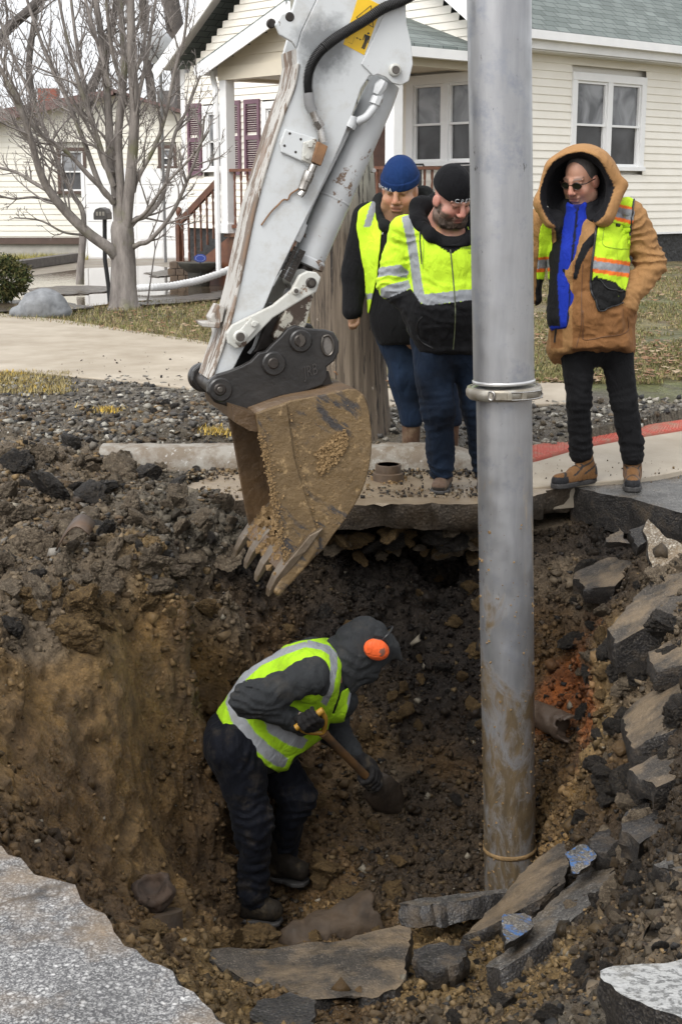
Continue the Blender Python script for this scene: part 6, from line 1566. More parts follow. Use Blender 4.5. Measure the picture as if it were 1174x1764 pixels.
class Head:
    """frame of a head: y forward, z up, x to the right of someone looking out of the face"""
    def __init__(s, c, f, up=(0, 0, 1), k=1.):
        s.c = np.asarray(c, float); s.f = nrm(f); s.x = nrm(np.cross(s.f, up)); s.u = np.cross(s.x, s.f); s.k = k; s.R = np.stack([s.x, s.f, s.u], 1)
    def p(s, x, y, z): return s.c+s.k*(s.x*x+s.f*y+s.u*z)
    def loc(s, V): return ((V-s.c)@s.R)/s.k
    def build(s, F, wide=1., jowl=0., mouth=0.):
        k = s.k; E = lambda x, y, z, r, kk: F.ue(s.p(x, y, z), np.array(r)*k, s.R, kk*k)
        E(0,-.012,.035,(.076,.096,.098),.02); E(0,.018,-.035,(.060*wide,.072,.085),.03); E(0,.052,-.093,(.034*wide,.036,.028),.03)
        for q_ in (-1, 1):
            E(q_*.040*wide,.052,-.030,(.034,.034,.034),.02); E(q_*.050*wide,.015,-.075,(.028+jowl,.05,.032+jowl),.03)
            E(q_*.080,-.012,-.008,(.011,.028,.034),.008); 
            F.ce(s.p(q_*.033,.103,.017), np.array((.021,.018,.013))*k, s.R, .012*k)
            E(q_*.033,.078,.015,(.0145,.0135,.0125),.004)
            F.uc(s.p(q_*.014,.091,.036), s.p(q_*.052,.073,.038), .010*k, .007*k, .018*k)
            F.uc(s.p(q_*.016,.0925,.022), s.p(q_*.050,.079,.022), .0035*k, .003*k, .006*k)
            E(q_*.014,.103,-.028,(.010,.013,.009),.006)
        if jowl: E(0,.03,-.115,(.055*wide,.05,.03),.03)
        F.uc(s.p(0,.094,.028), s.p(0,.116,-.020), .010*k, .0145*k, .012*k)
        F.uc(s.p(-.022,.088,-.055), s.p(.022,.088,-.055), .0095*k, .0095*k, .008*k, None); F.uc(s.p(-.018,.088,-.071), s.p(.018,.088,-.071), .0105*k, .0105*k, .008*k)
        F.cc(s.p(-.024,.101,-.063-mouth), s.p(.024,.101,-.063-mouth), .0035*k, .0035*k, .004*k)
        F.uc(s.p(0,-.02,-.06), s.p(0,-.05,-.17), .055*k*wide, .062*k*wide, .03*k)
    def skin(s, base, beard=None, flush=(.62,.25,.19), brow=(.06,.045,.035), bmask=None):
        def fn(V, F):
            L = s.loc(V); C = np.tile(np.array(base, float), (len(V), 1)); x, y, z = L.T; ax = np.abs(x)
            def mx(w, c): C[:] = C*(1-w[:, None])+np.array(c)*w[:, None]
            fl = np.exp(-(((ax-.042)/.022)**2+((z+.028)/.022)**2))*(y > .02)*.55+np.exp(-((x/.016)**2+((z+.015)/.022)**2))*(y > .08)*.6
            mx(np.clip(fl, 0, 1), flush); mx(((ax > .074) & (np.abs(z+.008) < .04)).astype(float)*.35, flush)
            n = fbm(V*90, 2, 3)
            if beard is not None:
                w = bmask(x, y, z)*np.clip(.9+.2*n, 0, 1); mx(np.clip(w, 0, 1), beard)
            mx((np.exp(-((z+.056)/.0075)**2-(ax/.024)**4)+np.exp(-((z+.070)/.0075)**2-(ax/.020)**4)).clip(0, 1)*(y > .08)*.7, (.40,.155,.125))
            mx((np.exp(-((z+.063+0*x)/.0028)**2)*(ax < .024)*(y > .075))*.8, (.10,.03,.025))
            mx((np.exp(-((z-.041-.10*(.03-np.abs(ax-.033)))/.0065)**2)*(ax > .012)*(ax < .055)*(y > .05))*.8, brow)
            mx(np.exp(-(((ax-.033)/.013)**2+((z-.014)/.0055)**2))*(y > .06)*.75, (.05,.03,.025))
            return np.clip(C, 0, 1)
        return fn
def fine(h, r=.15): return [(h[0]-r, h[0]+r, .0034)], [(h[1]-r, h[1]+r, .0034)], [(h[2]-r, h[2]+r*.95, .0034)]
def boot(fl, ankle, heel, toe, w=.05, h=.14, k=.02):
    a, b, c = np.asarray(ankle, float), np.asarray(heel, float), np.asarray(toe, float)
    fl.uc(a, b+np.array((0, 0, .045)), w*1.02, w*.95, k); fl.uc(b+np.array((0, 0, .04)), c+np.array((0, 0, .035)), w*.86, w*.82, k); fl.uc(b+np.array((0,0,.075)), (b+c)/2+np.array((0,0,.065)), w*.85, w*.75, k)
def sole(name, heel, toe, w, m, parent, th=.028):
    b, c = np.asarray(heel, float), np.asarray(toe, float); d = c-b; d[2] = 0; L = np.linalg.norm(d); d /= L; s = np.array((-d[1], d[0], 0)); P = []
    for t, ww in ((-.045,.55),(-.03,.85),(0,1),(.05,.98),(L*.45,.86),(L*.7,1.05),(L*.9,1.1),(L+.02,.9),(L+.042,.5)): P.append((t, ww*w))
    pts = [b+d*t+s*q_ for t, q_ in P]+[b+d*t-s*q_ for t, q_ in P[::-1]]
    z = min(b[2], c[2]); pts = [np.array((p[0], p[1], z)) for p in pts]
    mb = MB().prism(pts, (0, 0, th)); return bevel(mb.obj(name, m, parent), .006)
M_SOLE = simple("boot_sole", (.055,.052,.05), (.03,.028,.027), 30, .7, .4, 60, .004)
def capfield(h, lo=.018, grow=.012, hang=0.):
    F = fld(h.c-.17, h.c+np.array((.17,.17,.20)), .0042); k = h.k
    F.ue(h.p(0,-.014,.037), np.array((.078+grow,.100+grow,.104+grow))*k, h.R, .01); F.ue(h.p(0,-.02,.075), np.array((.074+grow,.092+grow,.088+grow))*k, h.R, .03)
    F.cp(h.p(0,.095,lo), -h.u+h.f*-.16, .006)
    return F
def lettering(body, hd, size, z, a0, r, m, parent, name="lettering", rz=0.):
    """letters wrapped on the cap's brow: z height on the head, a0 azimuth"""
    V, F = text_mesh(body, size); a = a0-V[:, 0]/r[0]; y = V[:, 1]+z+-rz*V[:, 0]
    P = np.stack([r[0]*np.sin(a), r[1]*np.cos(a)-.014, y], -1)
    P2 = hd.c+hd.k*(P@hd.R.T); o = mk(name, P2, F, m, parent); s_ = o.modifiers.new("thick", 'SOLIDIFY'); s_.thickness = .002; s_.offset = 0; return o
M_THREAD = simple("pale_thread", (.55,.56,.58), (.42,.43,.45), 30, .7, 0)

# ------------------------------------------------------------------- man in the tan hooded coat (right)
D = 7.75; J = lambda a, b, d=0.: PD(a, b, D+d); S = PXM(D, .9)
rootC = empty("person", J(1030,840), 'man in tan hooded work coat with lime vest panels, sunglasses and black trousers', 'person')
hC = Head(J(1000,311,.02), (-.60,-.72,-.40), (.06,0,1), 1.03)
hips, chest = J(1025,580), J(1012,400)
fx, fy, fz = fine(hC.c)
B = fld(J(905,860)+np.array((0,-.5,-.05)), J(1150,240)+np.array((.05,.5,.06)), .013, fx, fy, fz)
hC.build(B, 1.0, .006)
B.uc(J(1008,405,.06), J(1012,420,.06), .12, .15, .05); B.uc(J(1012,420,.06), J(1022,580,.05), .15, .14, .05)
legL = [J(992,590,.03), J(995,690,-.02), J(1001,780,.02)]; legR = [J(1058,590,.05), J(1074,690,.0), J(1088,785,.0)]
for L in (legL, legR): B.uc(L[0], L[1], .075, .055, .05); B.uc(L[1], L[2], .052, .04, .03)
armR = [J(1082,372,.05), J(1120,455,.05), J(1082,522,-.06)]; armL = [J(930,385,.08), J(908,460,.13), J(915,510,.13)]
for A in (armR, armL): B.uc(A[0], A[1], .05, .045, .04); B.uc(A[1], A[2], .043, .03, .03); B.uc(A[2], A[2]+(A[2]-A[1])*.06, .034, .03, .02)
bm_ = lambda x, y, z: (sstep(-.03, -.06, z)*sstep(-.02, .02, y)*.35)
finish(B, "body", M_SKIN, rootC, hC.skin((.46,.245,.165), (.33,.22,.17), bmask=bm_), relax_it=1)
# sunglasses
m = MB(); m2 = MB()
for q_ in (-1, 1):
    pts = [(q_*.033+.0235*math.cos(t)*(1+.08*math.cos(2*t)), .014+.0185*math.sin(t)) for t in np.linspace(0, 6.2832, 22)[:-1]]
    P = [hC.p(x, .108-abs(x)*.16, z) for x, z in pts]; m.prism(P, -hC.f*.003); m2.tube(P+[P[0]], .0024, 6)
    m2.tube([hC.p(q_*.055,.098,.022), hC.p(q_*.077,.085,.022), hC.p(q_*.084,.0,.014)], .003, 6)
m2.tube([hC.p(-.012,.109,.020), hC.p(.012,.109,.020)], .0025, 6)
g_ = m2.obj("sunglasses", simple("tortoise_frame", (.05,.03,.02), (.02,.013,.01), 60, .25, 0), rootC, smooth=60)
m.obj("lens", simple("dark_lens", (.02,.022,.012), (.015,.016,.01), 8, .06, 0, spec=.8), g_)
# short grey hair under the hood
Hh = fld(hC.c-.14, hC.c+.16, .006); Hh.ue(hC.p(0,-.02,.040), np.array((.080,.096,.100))*1.03, hC.R, .01); Hh.cp(hC.p(0,.072,.080), hC.f+hC.u*-.45, .01); Hh.cp(hC.p(0,0,-.02), -hC.u, .01)
finish(Hh, "hair", M_FLEECE, rootC, (.09,.08,.075))
T_ = fld(J(935,800)+np.array((0,-.3,0)), J(1125,560)+np.array((0,.35,0)), .0085)
for L, r in ((legL, (.095,.072,.070)), (legR, (.098,.070,.070))):
    T_.uc(L[0], L[1], r[0], r[1], .04); T_.uc(L[1], L[2], r[1], r[2], .03)
    for k in range(3): T_.uc(L[2]+np.array((-.035,-.02,.02+.028*k)), L[2]+np.array((.035,-.03,.015+.03*k)), .024, .022, .012)
T_.uc(J(1010,592,.04), J(1045,592,.05), .125, .125, .05); T_.rough(folds(41, .009, 11)); T_.rough(creases([(L[1],L[2]-L[0],.13,.012,24) for L in (legL,legR)]+[(L[2]+np.array((0,0,.05)),(0,0,1),.11,.016,26) for L in (legL,legR)]+[(J(1025,640,-.05),(1,0,.6),.14,.010,20)])); finish(T_, "trousers", M_FLEECE, rootC, (.010,.010,.011))
for toe, heel, an, nm in ((J(962,826,-.10), J(1012,818,.05), J(1003,783,.02), 'a'), (J(1088,838,-.17), J(1088,822,.06), J(1088,785,.0), 'b')):
    zz = .014 if nm == 'a' else .012; toe[2] = heel[2] = zz
    K = fld(np.minimum(toe, np.minimum(heel, an))-.11, np.maximum(toe, np.maximum(heel, an))+.11, .0055); boot(K, an, heel, toe, .052); K.cp((0, 0, zz+.006), (0, 0, -1), .004)
    d = nrm(toe-heel)
    def bc(V, F, toe=toe, heel=heel, d=d, zz=zz):
        C = np.tile(np.array((.19,.095,.038)), (len(V), 1)); t = (V-heel)@d; L = np.linalg.norm(toe-heel); z = V[:, 2]-zz
        C[(t > L-.035) & (z < .062)] = (.022,.022,.024); C[(z < .03)] = (.025,.025,.026); C[(t < .0) & (z < .10) & (z > .05)] = (.03,.029,.03)
        st = (np.abs((z*1.0+t*.55)*24 % 1-.5) < .13) & (z > .06) & (t > -.02); C[st] = (.035,.033,.032); return C
    o, V, F = finish(K, "boot", M_BOOTC, rootC, bc, relax_it=1); sole("sole", np.array((heel[0], heel[1], zz-.002)), np.array((toe[0], toe[1], zz-.002)), .047, M_SOLE, o)
    m = MB(); sd = np.array((-d[1], d[0], 0))
    for k in range(5): p = heel+d*(.06+.022*k)+np.array((0, 0, .135-.013*k)); m.tube([p-sd*.028-np.array((0,0,.012)), p+d*.004, p+sd*.028-np.array((0,0,.012))], .003, 6)
    m.obj("laces", M_BLACK, o, smooth=60)
# blue jacket underneath
Sh = fld(J(935,590)+np.array((0,-.35,0)), J(1060,325)+np.array((0,.25,.05)), .008)
Sh.uc(J(1000,395,.04), J(990,440,.03), .115, .13, .06); Sh.uc(J(990,440,.03), J(982,545,.0), .13, .13, .05); Sh.uc(J(993,356,.0), J(996,385,.02), .062, .09, .03); Sh.ce(J(990,338,-.03), (.048,.06,.05), None, .01)
Sh.cp(J(975,566,-.1), (0,-.3,-1), .006); Sh.rough(folds(46, .006, 9)); o, V, F = finish(Sh, "jacket", M_HIVIS, rootC, (.012,.035,.38), [([(992,350),(997,350),(992,400),(985,460),(978,570),(975,570),(981,460),(987,400)], (.01,.012,.03)), ([(972,330),(985,352),(992,362),(1003,350),(1024,338),(1024,330)], (.014,.02,.13)), ([(930,370),(970,362),(967,407),(959,482),(964,562),(930,562)], (.012,.012,.014)), ([(1006,400),(1040,380),(1040,480),(990,482)], (.012,.012,.014))])
# coat
C_ = fld(J(900,640)+np.array((0,-.42,0)), J(1155,330)+np.array((.0,.45,.1)), .006)
C_.uc(J(1012,425,.06), J(1012,440,.06), .185, .20, .06); C_.uc(J(945,388,.06), J(1080,384,.06), .085, .085, .06); C_.uc(J(1012,430,.06), J(1018,540,.05), .205, .225, .06); C_.uc(J(1018,540,.05), J(1019,592,.05), .225, .245, .05)
for A in (armR, armL): C_.uc(A[0], A[1], .085, .083, .05); C_.uc(A[1], A[2], .083, .058, .04)
C_.uc(armR[2], armR[2]+(armR[2]-armR[1])*.10, .060, .058, .02)
C_.cp(J(1019,608,-.1), (0.03,-.35,-1), .02)
# opening of the coat
fd = np.array((0,-1,0.)); 
for (a, b, ra, rb) in ((J(996,362,-.20), J(984,402,-.22), .085, .072), (J(984,402,-.22), J(974,482,-.25), .072, .052), (J(974,482,-.25), J(974,562,-.26), .052, .026), (J(974,562,-.26), J(977,640,-.24), .026, .042)): C_.cc(a, b, ra, rb, .010, ((0,1,0), 2.6))
C_.rough(folds(51, .013, 7, (1, 1, .9))); C_.rough(folds(57, .005, 19, (1, 1, 1))); C_.rough(creases([(armR[1],armR[2]-armR[0],.14,.020,24),(armR[0]+np.array((0,-.05,-.06)),armR[1]-armR[0],.12,.014,20),(armR[2],armR[2]-armR[1],.09,.012,34),(J(1040,560,-.15),(.3,0,1),.2,.008,14)]))
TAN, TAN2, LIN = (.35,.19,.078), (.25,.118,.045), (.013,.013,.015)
lin = [([(925,348),(948,385),(957,400),(960,480),(966,560),(972,560),(970,482),(985,400),(1000,350)], LIN), ([(1052,366),(1030,392),(1003,420),(990,452),(986,480),(992,482),(1000,456),(1014,430),(1040,402),(1058,378)], LIN)]
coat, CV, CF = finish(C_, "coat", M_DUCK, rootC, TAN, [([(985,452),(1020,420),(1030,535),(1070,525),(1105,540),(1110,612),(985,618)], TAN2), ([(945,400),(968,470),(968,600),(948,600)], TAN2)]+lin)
m = MB()
def sew(pts, r, m_, nm, dd=.0):
    mb = MB(); tree_ = BVHTree.FromPolygons([tuple(v) for v in CV], [tuple(f) for f in CF]); P = []
    for p in smooth_path(np.array([(a, b, 0) for a, b in pts], float), 8*len(pts)):
        h = tree_.ray_cast(Vector(CAMP), Vector(nrm(ray(p[0], p[1]))))
        if h[0] is not None: P.append(np.array(h[0])+np.array(h[1])*(r*.3+dd))
    if len(P) > 2: mb.tube(P, r, 6); return mb.obj(nm, m_, coat, smooth=60)
sew([(992,598),(1000,560),(1001,500),(1003,455)], .003, simple("tan_seam", (.16,.07,.025)), "seam")
sew([(1004,560),(1004,585),(1040,580),(1078,572),(1080,545)], .003, MATS["tan_seam"], "pocket_seam")
sew([(1003,535),(1004,585)], .003, MATS["tan_seam"], "pocket_seam")
sew([(946,400),(952,480),(958,545),(955,590)], .006, M_BLACK, "zip_edge")
sew([(1058,318),(1056,350),(1046,400),(1040,428)], .0022, M_BLACK, "drawcord", .004)
# vest panels over the coat
R1 = [(1054,340),(1072,336),(1090,346),(1092,368),(1086,400),(1082,450),(1078,490),(1074,512),(1066,524),(1032,536),(1022,515),(1017,495),(1019,450),(1024,410),(1030,385),(1046,372)]
L1 = [(928,396),(936,380),(948,384),(952,420),(953,480),(953,542),(920,530),(922,470),(926,430)]
mk_ = [([(1010,440),(1090,452),(1090,462),(1010,447)], ORNG), ([(1010,447),(1090,459),(1090,472),(1010,461)], GREYR), ([(1010,461),(1090,472),(1090,479),(1010,468)], ORNG), ([(1010,489),(1028,474),(1030,478),(1060,486),(1068,496),(1078,500),(1078,545),(1010,545)], (.012,.012,.012)),
       ([(1050,349),(1095,358),(1095,364),(1050,354)], ORNG), ([(1048,354),(1096,363),(1096,384),(1048,370)], GREYR), ([(1046,370),(1096,382),(1096,389),(1046,376)], ORNG),
       ([(915,444),(955,441),(955,446),(915,449)], ORNG), ([(915,449),(955,446),(955,461),(915,464)], GREYR), ([(915,464),(955,461),(955,467),(915,470)], ORNG), ([(915,480),(955,482),(955,548),(915,548)], (.012,.012,.012))]
vest = patch(CV, CF, [R1, L1], .011, "vest", M_HIVIS, rootC, LIME, mk_)
sew([(1042,382),(1060,386),(1084,392)], .0025, simple("dark_lime_seam", (.30,.45,.02)), "pocket_flap", .013); sew([(1038,392),(1038,424),(1080,430)], .0018, MATS["dark_lime_seam"], "pocket_seam", .012)  # pocket flap and seam lines in a darker lime
sew([(1057,389),(1063,391)], .008, M_BLACK, "flap_button", .012); sew([(1029,378),(1023,410),(1018,460),(1017,498),(1024,520),(1031,536)], .006, M_BLACK, "vest_binding", .010); sew([(1032,536),(1050,530),(1072,520)], .004, M_BLACK, "vest_binding", .010); sew([(1090,346),(1088,372),(1084,405)], .005, M_BLACK, "vest_binding", .010)
sew([(1030,480),(1045,497),(1075,503)], .004, M_BLACK, "pocket_flap", .012)
# hood
Hd = fld(J(890,410)+np.array((0,-.42,0)), J(1100,235)+np.array((0,.35,.06)), .0075)
Hd.ue(J(1000,318,.05), (.215,.20,.195), None, .05); Hd.ue(J(1003,285,-.02), (.125,.18,.10), None, .08); Hd.uc(J(945,340,-.08), J(965,300,-.06), .07, .10, .05); Hd.uc(J(1030,290,-.08), J(1072,318,-.10), .075, .022, .05); Hd.uc(J(1072,320,-.10), J(1040,372,-.12), .028, .06, .04); Hd.uc(J(933,352,-.10), J(950,378,-.10), .045, .05, .04); Hd.uc(J(1005,365,.10), J(1005,380,.1), .17, .16, .05)
Hd.ce(J(992,330,-.19), (.182,.23,.205), None, .02); Hd.ce(J(992,330,-.02), (.155,.15,.165), None, .02); Hd.uc(J(1000,368,.06), J(1004,380,.06), .12, .12, .03); Hd.cc(J(995,345,-.18), J(990,420,-.22), .11, .09, .02, ((0,1,0), 1.6))
Hd.rough(folds(61, .005, 9))
cen = J(995,330,-.1)
def hoodcol(V, F):
    N = vnormals(V, F); C = np.tile(np.array(TAN)*1.08, (len(V), 1)); inn = ((V-J(998,318,.04))*N).sum(1) < .02; C[inn] = LIN; 
    xy = proj(V); C[inpoly(xy, [(930,350),(934,318),(950,290),(968,272),(985,264),(1008,266),(1030,280),(1048,302),(1058,322),(1050,345),(1030,372),(1010,392),(985,392),(955,372)]) & front(V, N)] = LIN; return C
hood, HV, HF = finish(Hd, "hood", M_DUCK, rootC, hoodcol)

# ------------------------------------------------------------------- man in the lime sweatshirt (middle)
D = 7.66; S = PXM(D, .9)
rootB = empty("person", J(762,848), 'bearded man in black knit cap and lime striped sweatshirt, hands in pockets', 'person')
hB = Head(J(777,344,-.07), (.48,-.76,-.52), (-.10,0,1), 1.06)
fx, fy, fz = fine(hB.c, .16)
B = fld(J(635,865)+np.array((0,-.5,-.04)), J(890,270)+np.array((.05,.5,.06)), .013, fx, fy, fz); hB.build(B, 1.06, .004)
B.uc(J(775,480,.10), J(770,490,.08), .12, .14, .04); B.uc(J(770,440,.06), J(768,590,.04), .17, .15, .05)
jl = [J(742,590,.02), J(755,705,-.05), J(760,812,-.02)]; jr = [J(806,590,.05), J(822,700,.04), J(834,808,.05)]
for L in (jl, jr): B.uc(L[0], L[1], .085, .06, .05); B.uc(L[1], L[2], .058, .045, .03)
aL = [J(697,398,.06), J(676,490,.06), J(738,558,-.07)]; aR = [J(848,398,.06), J(872,490,.06), J(812,558,-.07)]
for A in (aL, aR): B.uc(A[0], A[1], .055, .05, .04); B.uc(A[1], A[2], .045, .034, .03); B.uc(A[2], A[2]+(A[2]-A[1])*.12, .034, .03, .02)
bmB = lambda x, y, z: np.clip(sstep(-.018, -.034, z)*sstep(-.045, -.015, y)*(1-np.exp(-((np.abs(x)-.036)/.016)**2)*(z > -.045)*.8)*((np.abs(x) > .018) | (z < -.036))*sstep(-.135, -.115, z) + .7*sstep(.060, .068, np.abs(x))*(np.abs(x) < .080)*(z < .0)*(y > .005)*(y < .04), 0, 1)
finish(B, "body", M_SKIN, rootB, hB.skin((.47,.24,.18), (.10,.075,.055), (.60,.22,.17), bmask=bmB), relax_it=1)
Bd = fld(hB.c-.15, hB.c+.14, .0042); Bd.ue(hB.p(0,.056,-.104), np.array((.058,.058,.048))*1.06, hB.R, .02)
for q_ in (-1, 1): Bd.uc(hB.p(q_*.070,.008,-.015), hB.p(q_*.056,.056,-.088), .017, .030, .02)
Bd.uc(hB.p(-.028,.090,-.046), hB.p(.028,.090,-.046), .008, .008, .01); Bd.ce(hB.p(0,.105,-.064), (.022,.02,.010), hB.R, .006); Bd.rough(lambda P: (.006*ridged(P*(60,60,24), 2, 3)+.004*fbm(P*80, 2, 4)).astype(np.float32))
def beardc(V, F):
    n = fbm(V*(90,90,40), 3, 5)[:, None]; L = hB.loc(V); g = sstep(.02, .06, np.abs(L[:, 0]))[:, None]*.5; return np.clip(np.array((.052,.034,.024))*(1+.9*n)+g*np.array((.06,.052,.045))+np.clip(n, 0, 1)*.05, .01, 1)
finish(Bd, "beard", M_FLEECE, rootB, beardc, relax_it=1)
K = capfield(hB, .028, .011); cap, _, _ = finish(K, "knit_cap", M_KNIT, rootB, (.0085,.0085,.010))
lettering("C P E M A", hB, .030, .040, -.16, (.094,.115), M_THREAD, cap)
Jn = fld(J(680,835)+np.array((0,-.4,0)), J(870,560)+np.array((0,.4,0)), .009)
for L, r in ((jl, (.120,.094,.075)), (jr, (.120,.092,.074))): Jn.uc(L[0], L[1], r[0], r[1], .04); Jn.uc(L[1], L[2], r[1], r[2], .03)
Jn.uc(J(775,585,.03), J(775,600,.03), .16, .15, .05); Jn.rough(folds(71, .010, 9)); Jn.rough(creases([(L[1],L[2]-L[0],.15,.014,20) for L in (jl,jr)]+[(L[2],(0,0,1),.14,.018,24) for L in (jl,jr)]+[(J(765,620,-.08),(1,0,.5),.14,.012,18)])); Jn.rough(lambda P: (.006*ridged(P*(4,4,26), 2, 8)*sstep(.30, .12, P[:, 2])).astype(np.float32))
def jeanc(V, F):
    n = fbm(V*7, 3, 6)[:, None]; C = np.array(JEAN)*(1+.9*n); return np.clip(C, .004, 1)
finish(Jn, "jeans", M_DENIM, rootB, jeanc)
for toe, heel, an in ((J(757,846,-.10), J(762,828,.08), J(760,806,.0)), (J(836,838,-.03), J(836,820,.12), J(836,800,.06))):
    toe[2] = heel[2] = .006
    K = fld(np.minimum(toe, np.minimum(heel, an))-.11, np.maximum(toe, np.maximum(heel, an))+.11, .006); boot(K, an, heel, toe, .056); K.cp((0, 0, .010), (0, 0, -1), .004); K.rough(folds(75, .003, 20))
    o, V, F = finish(K, "boot", M_LEATH, rootB, lambda V, F: np.where((V[:, 2] < .04)[:, None], np.array((.04,.035,.03)), np.array((.13,.085,.06)))); sole("sole", np.array((heel[0], heel[1], .002)), np.array((toe[0], toe[1], .002)), .05, M_SOLE, o, .02)
Sw = fld(J(630,625)+np.array((0,-.45,0)), J(905,345)+np.array((0,.45,.05)), .006)
Sw.uc(J(774,428,.06), J(770,450,.05), .17, .205, .06); Sw.uc(J(770,440,.05), J(768,530,.02), .205, .225, .06); Sw.uc(J(768,530,.02), J(770,590,.03), .225, .195, .05); Sw.uc(J(702,404,.07), J(846,404,.07), .085, .085, .06)
for A in (aL, aR): Sw.uc(A[0], A[1], .090, .088, .05); Sw.uc(A[1], A[2], .085, .065, .04)
Sw.ce(J(777,378,-.04), (.105,.17,.085), None, .03); Sw.cp(J(770,606,-.2), (0,-.3,-1), .02); Sw.rough(folds(81, .012, 7, (1, 1, .8))); Sw.rough(creases([(aL[1],aL[2]-aL[0],.13,.018,24),(aL[0]+np.array((.04,-.06,-.06)),aL[1]-aL[0],.12,.012,20),(J(760,520,-.2),(.2,0,1),.16,.008,20),(J(715,575,-.15),(1,0,.7),.14,.010,22)])); Sw.rough(lambda P: (.006*ridged(P*(5,5,22), 2, 18)*sstep(.85, .72, P[:, 2])).astype(np.float32))
mkB = [([(691,374),(706,369),(712,392),(717,420),(722,455),(726,487),(731,507),(819,497),(900,494),(900,514),(819,516),(735,526),(722,520),(712,505),(709,480),(704,440),(698,405)], GREYR),
       ([(650,461),(689,456),(704,468),(700,479),(671,474),(650,478)], GREYR), ([(655,497),(671,490),(703,482),(707,496),(668,515),(655,512)], GREYR),
       ([(640,520),(667,514),(707,497),(713,505),(723,521),(736,526),(819,516),(900,514),(920,640),(660,640)], BLK), ([(712,372),(718,392),(740,414),(776,438),(814,414),(840,392),(840,360),(712,360)], BLK)]
sweat, SV, SF = finish(Sw, "sweatshirt", M_HIVIS, rootB, LIME, mkB)
def sew2(pts, r, m_, nm, parent, VV, FF, dd=.0):
    mb = MB(); t_ = BVHTree.FromPolygons([tuple(v) for v in VV], [tuple(f) for f in FF]); P = []
    for p in smooth_path(np.array([(a, b, 0) for a, b in pts], float), 8*len(pts)):
        h = t_.ray_cast(Vector(CAMP), Vector(nrm(ray(p[0], p[1]))))
        if h[0] is not None: P.append(np.array(h[0])+np.array(h[1])*(r*.3+dd))
    if len(P) > 2: mb.tube(P, r, 6); return mb.obj(nm, m_, parent, smooth=60)
sew2([(775,430),(779,470),(783,520),(783,560),(780,602)], .0035, simple("zip_grey", (.10,.12,.05), (.05,.05,.04), 60, .5, 0), "zip", sweat, SV, SF)
sew2([(727,545),(718,560),(722,585),(745,600)], .003, M_BLACK, "pocket_edge", sweat, SV, SF); sew2([(723,388),(724,420),(727,455)], .0035, M_BLACK, "drawcord", sweat, SV, SF, .004); sew2([(728,392),(729,425),(728,462)], .0025, simple("lime_cord", (.50,.72,.05)), "drawcord", sweat, SV, SF, .004); sew2([(806,392),(812,425),(811,450)], .0025, MATS["lime_cord"], "drawcord", sweat, SV, SF, .004)
t_ = BVHTree.FromPolygons([tuple(v) for v in SV], [tuple(f) for f in SF])
def on_cloth(body, size, px, py, dx, m_, nm, parent, tr=t_, ln=1.15):
    Vs = []; Fs = []
    for i, row in enumerate(body.split("\n")):
        V, F = text_mesh(row, size); n0 = len(Vs)
        for v in V:
            h = tr.ray_cast(Vector(CAMP), Vector(nrm(ray(px+v[0]*S, py-v[1]*S+i*size*ln*S))))
            Vs.append(np.array(h[0])+np.array(h[1])*.0025 if h[0] is not None else PD(px, py, D))
        Fs += [tuple(n0+k for k in f) for f in F]
    return mk(nm, Vs, Fs, m_, parent)
on_cloth("Crown Point\nPublic Works\nUtility", .022, 814, 421, 0, simple("green_print", (.16,.26,.03)), "chest_print", sweat)
Ho = fld(hB.c-np.array((.30,.3,.24)), hB.c+np.array((.3,.3,.13)), .007)
ring = [J(718,384,.02), J(722,356,.10), J(758,348,.18), J(812,354,.15), J(836,380,.02), J(814,408,-.105), J(778,436,-.15), J(742,406,-.105), J(718,384,.02)]
for (a, b), r in zip(zip(ring[:-1], ring[1:]), ((.040,.046),(.046,.05),(.05,.046),(.046,.038),(.038,.028),(.028,.020),(.020,.028),(.028,.040))): Ho.uc(a, b, r[0], r[1], .05)
Ho.uc(J(745,408,.08), J(805,408,.08), .07, .07, .06); Ho.uc(J(777,424,-.01), J(778,440,-.035), .072, .08, .04); Ho.ce(hB.p(0,.06,-.05), (.080,.10,.10), hB.R, .015); Ho.rough(folds(86, .006, 14))
finish(Ho, "hood", M_FLEECE, rootB, BLK)

# ------------------------------------------------------------------- man in the blue cap (behind)
D = 8.45; S = PXM(D, .9)
rootA = empty("person", J(705,742), 'man in blue knit cap and open lime vest standing by the utility pole', 'person')
hA = Head(J(688,329,-.05), (-.22,-.90,-.30), (.04,0,1), 1.14)
fx, fy, fz = fine(hA.c, .165)
B = fld(J(585,755)+np.array((0,-.5,-.04)), J(800,255)+np.array((.05,.5,.06)), .014, fx, fy, fz); hA.build(B, 1.14, .010)
B.uc(J(690,462,.10), J(688,475,.08), .14, .16, .04); B.uc(J(688,420,.06), J(705,565,.04), .19, .17, .05)
al = [J(683,570,.0), J(697,650,-.02), J(708,722,.0)]; ar_ = [J(742,570,.05), J(764,650,.02), J(775,722,.04)]
for L in (al, ar_): B.uc(L[0], L[1], .085, .06, .05); B.uc(L[1], L[2], .058, .045, .03)
xL = [J(632,375,.05), J(612,470,.05), J(608,535,-.02)]; xR = [J(745,375,.06), J(768,460,.06), J(760,530,.0)]
for A in (xL, xR): B.uc(A[0], A[1], .055, .05, .04); B.uc(A[1], A[2], .045, .034, .03)
h_ = xL[2]; B.uc(h_, h_+np.array((-.004,-.01,-.045)), .032, .030, .02)
for k, (dx, L) in enumerate(((-.022,.05), (-.008,.058), (.007,.056), (.021,.046))):
    a = h_+np.array((dx,-.012,-.06)); b = a+np.array((0,-.012,-L*.55)); B.uc(a, b, .0095, .009, .006); B.uc(b, b+np.array((.004,.016,-L*.35)), .009, .0075, .004)
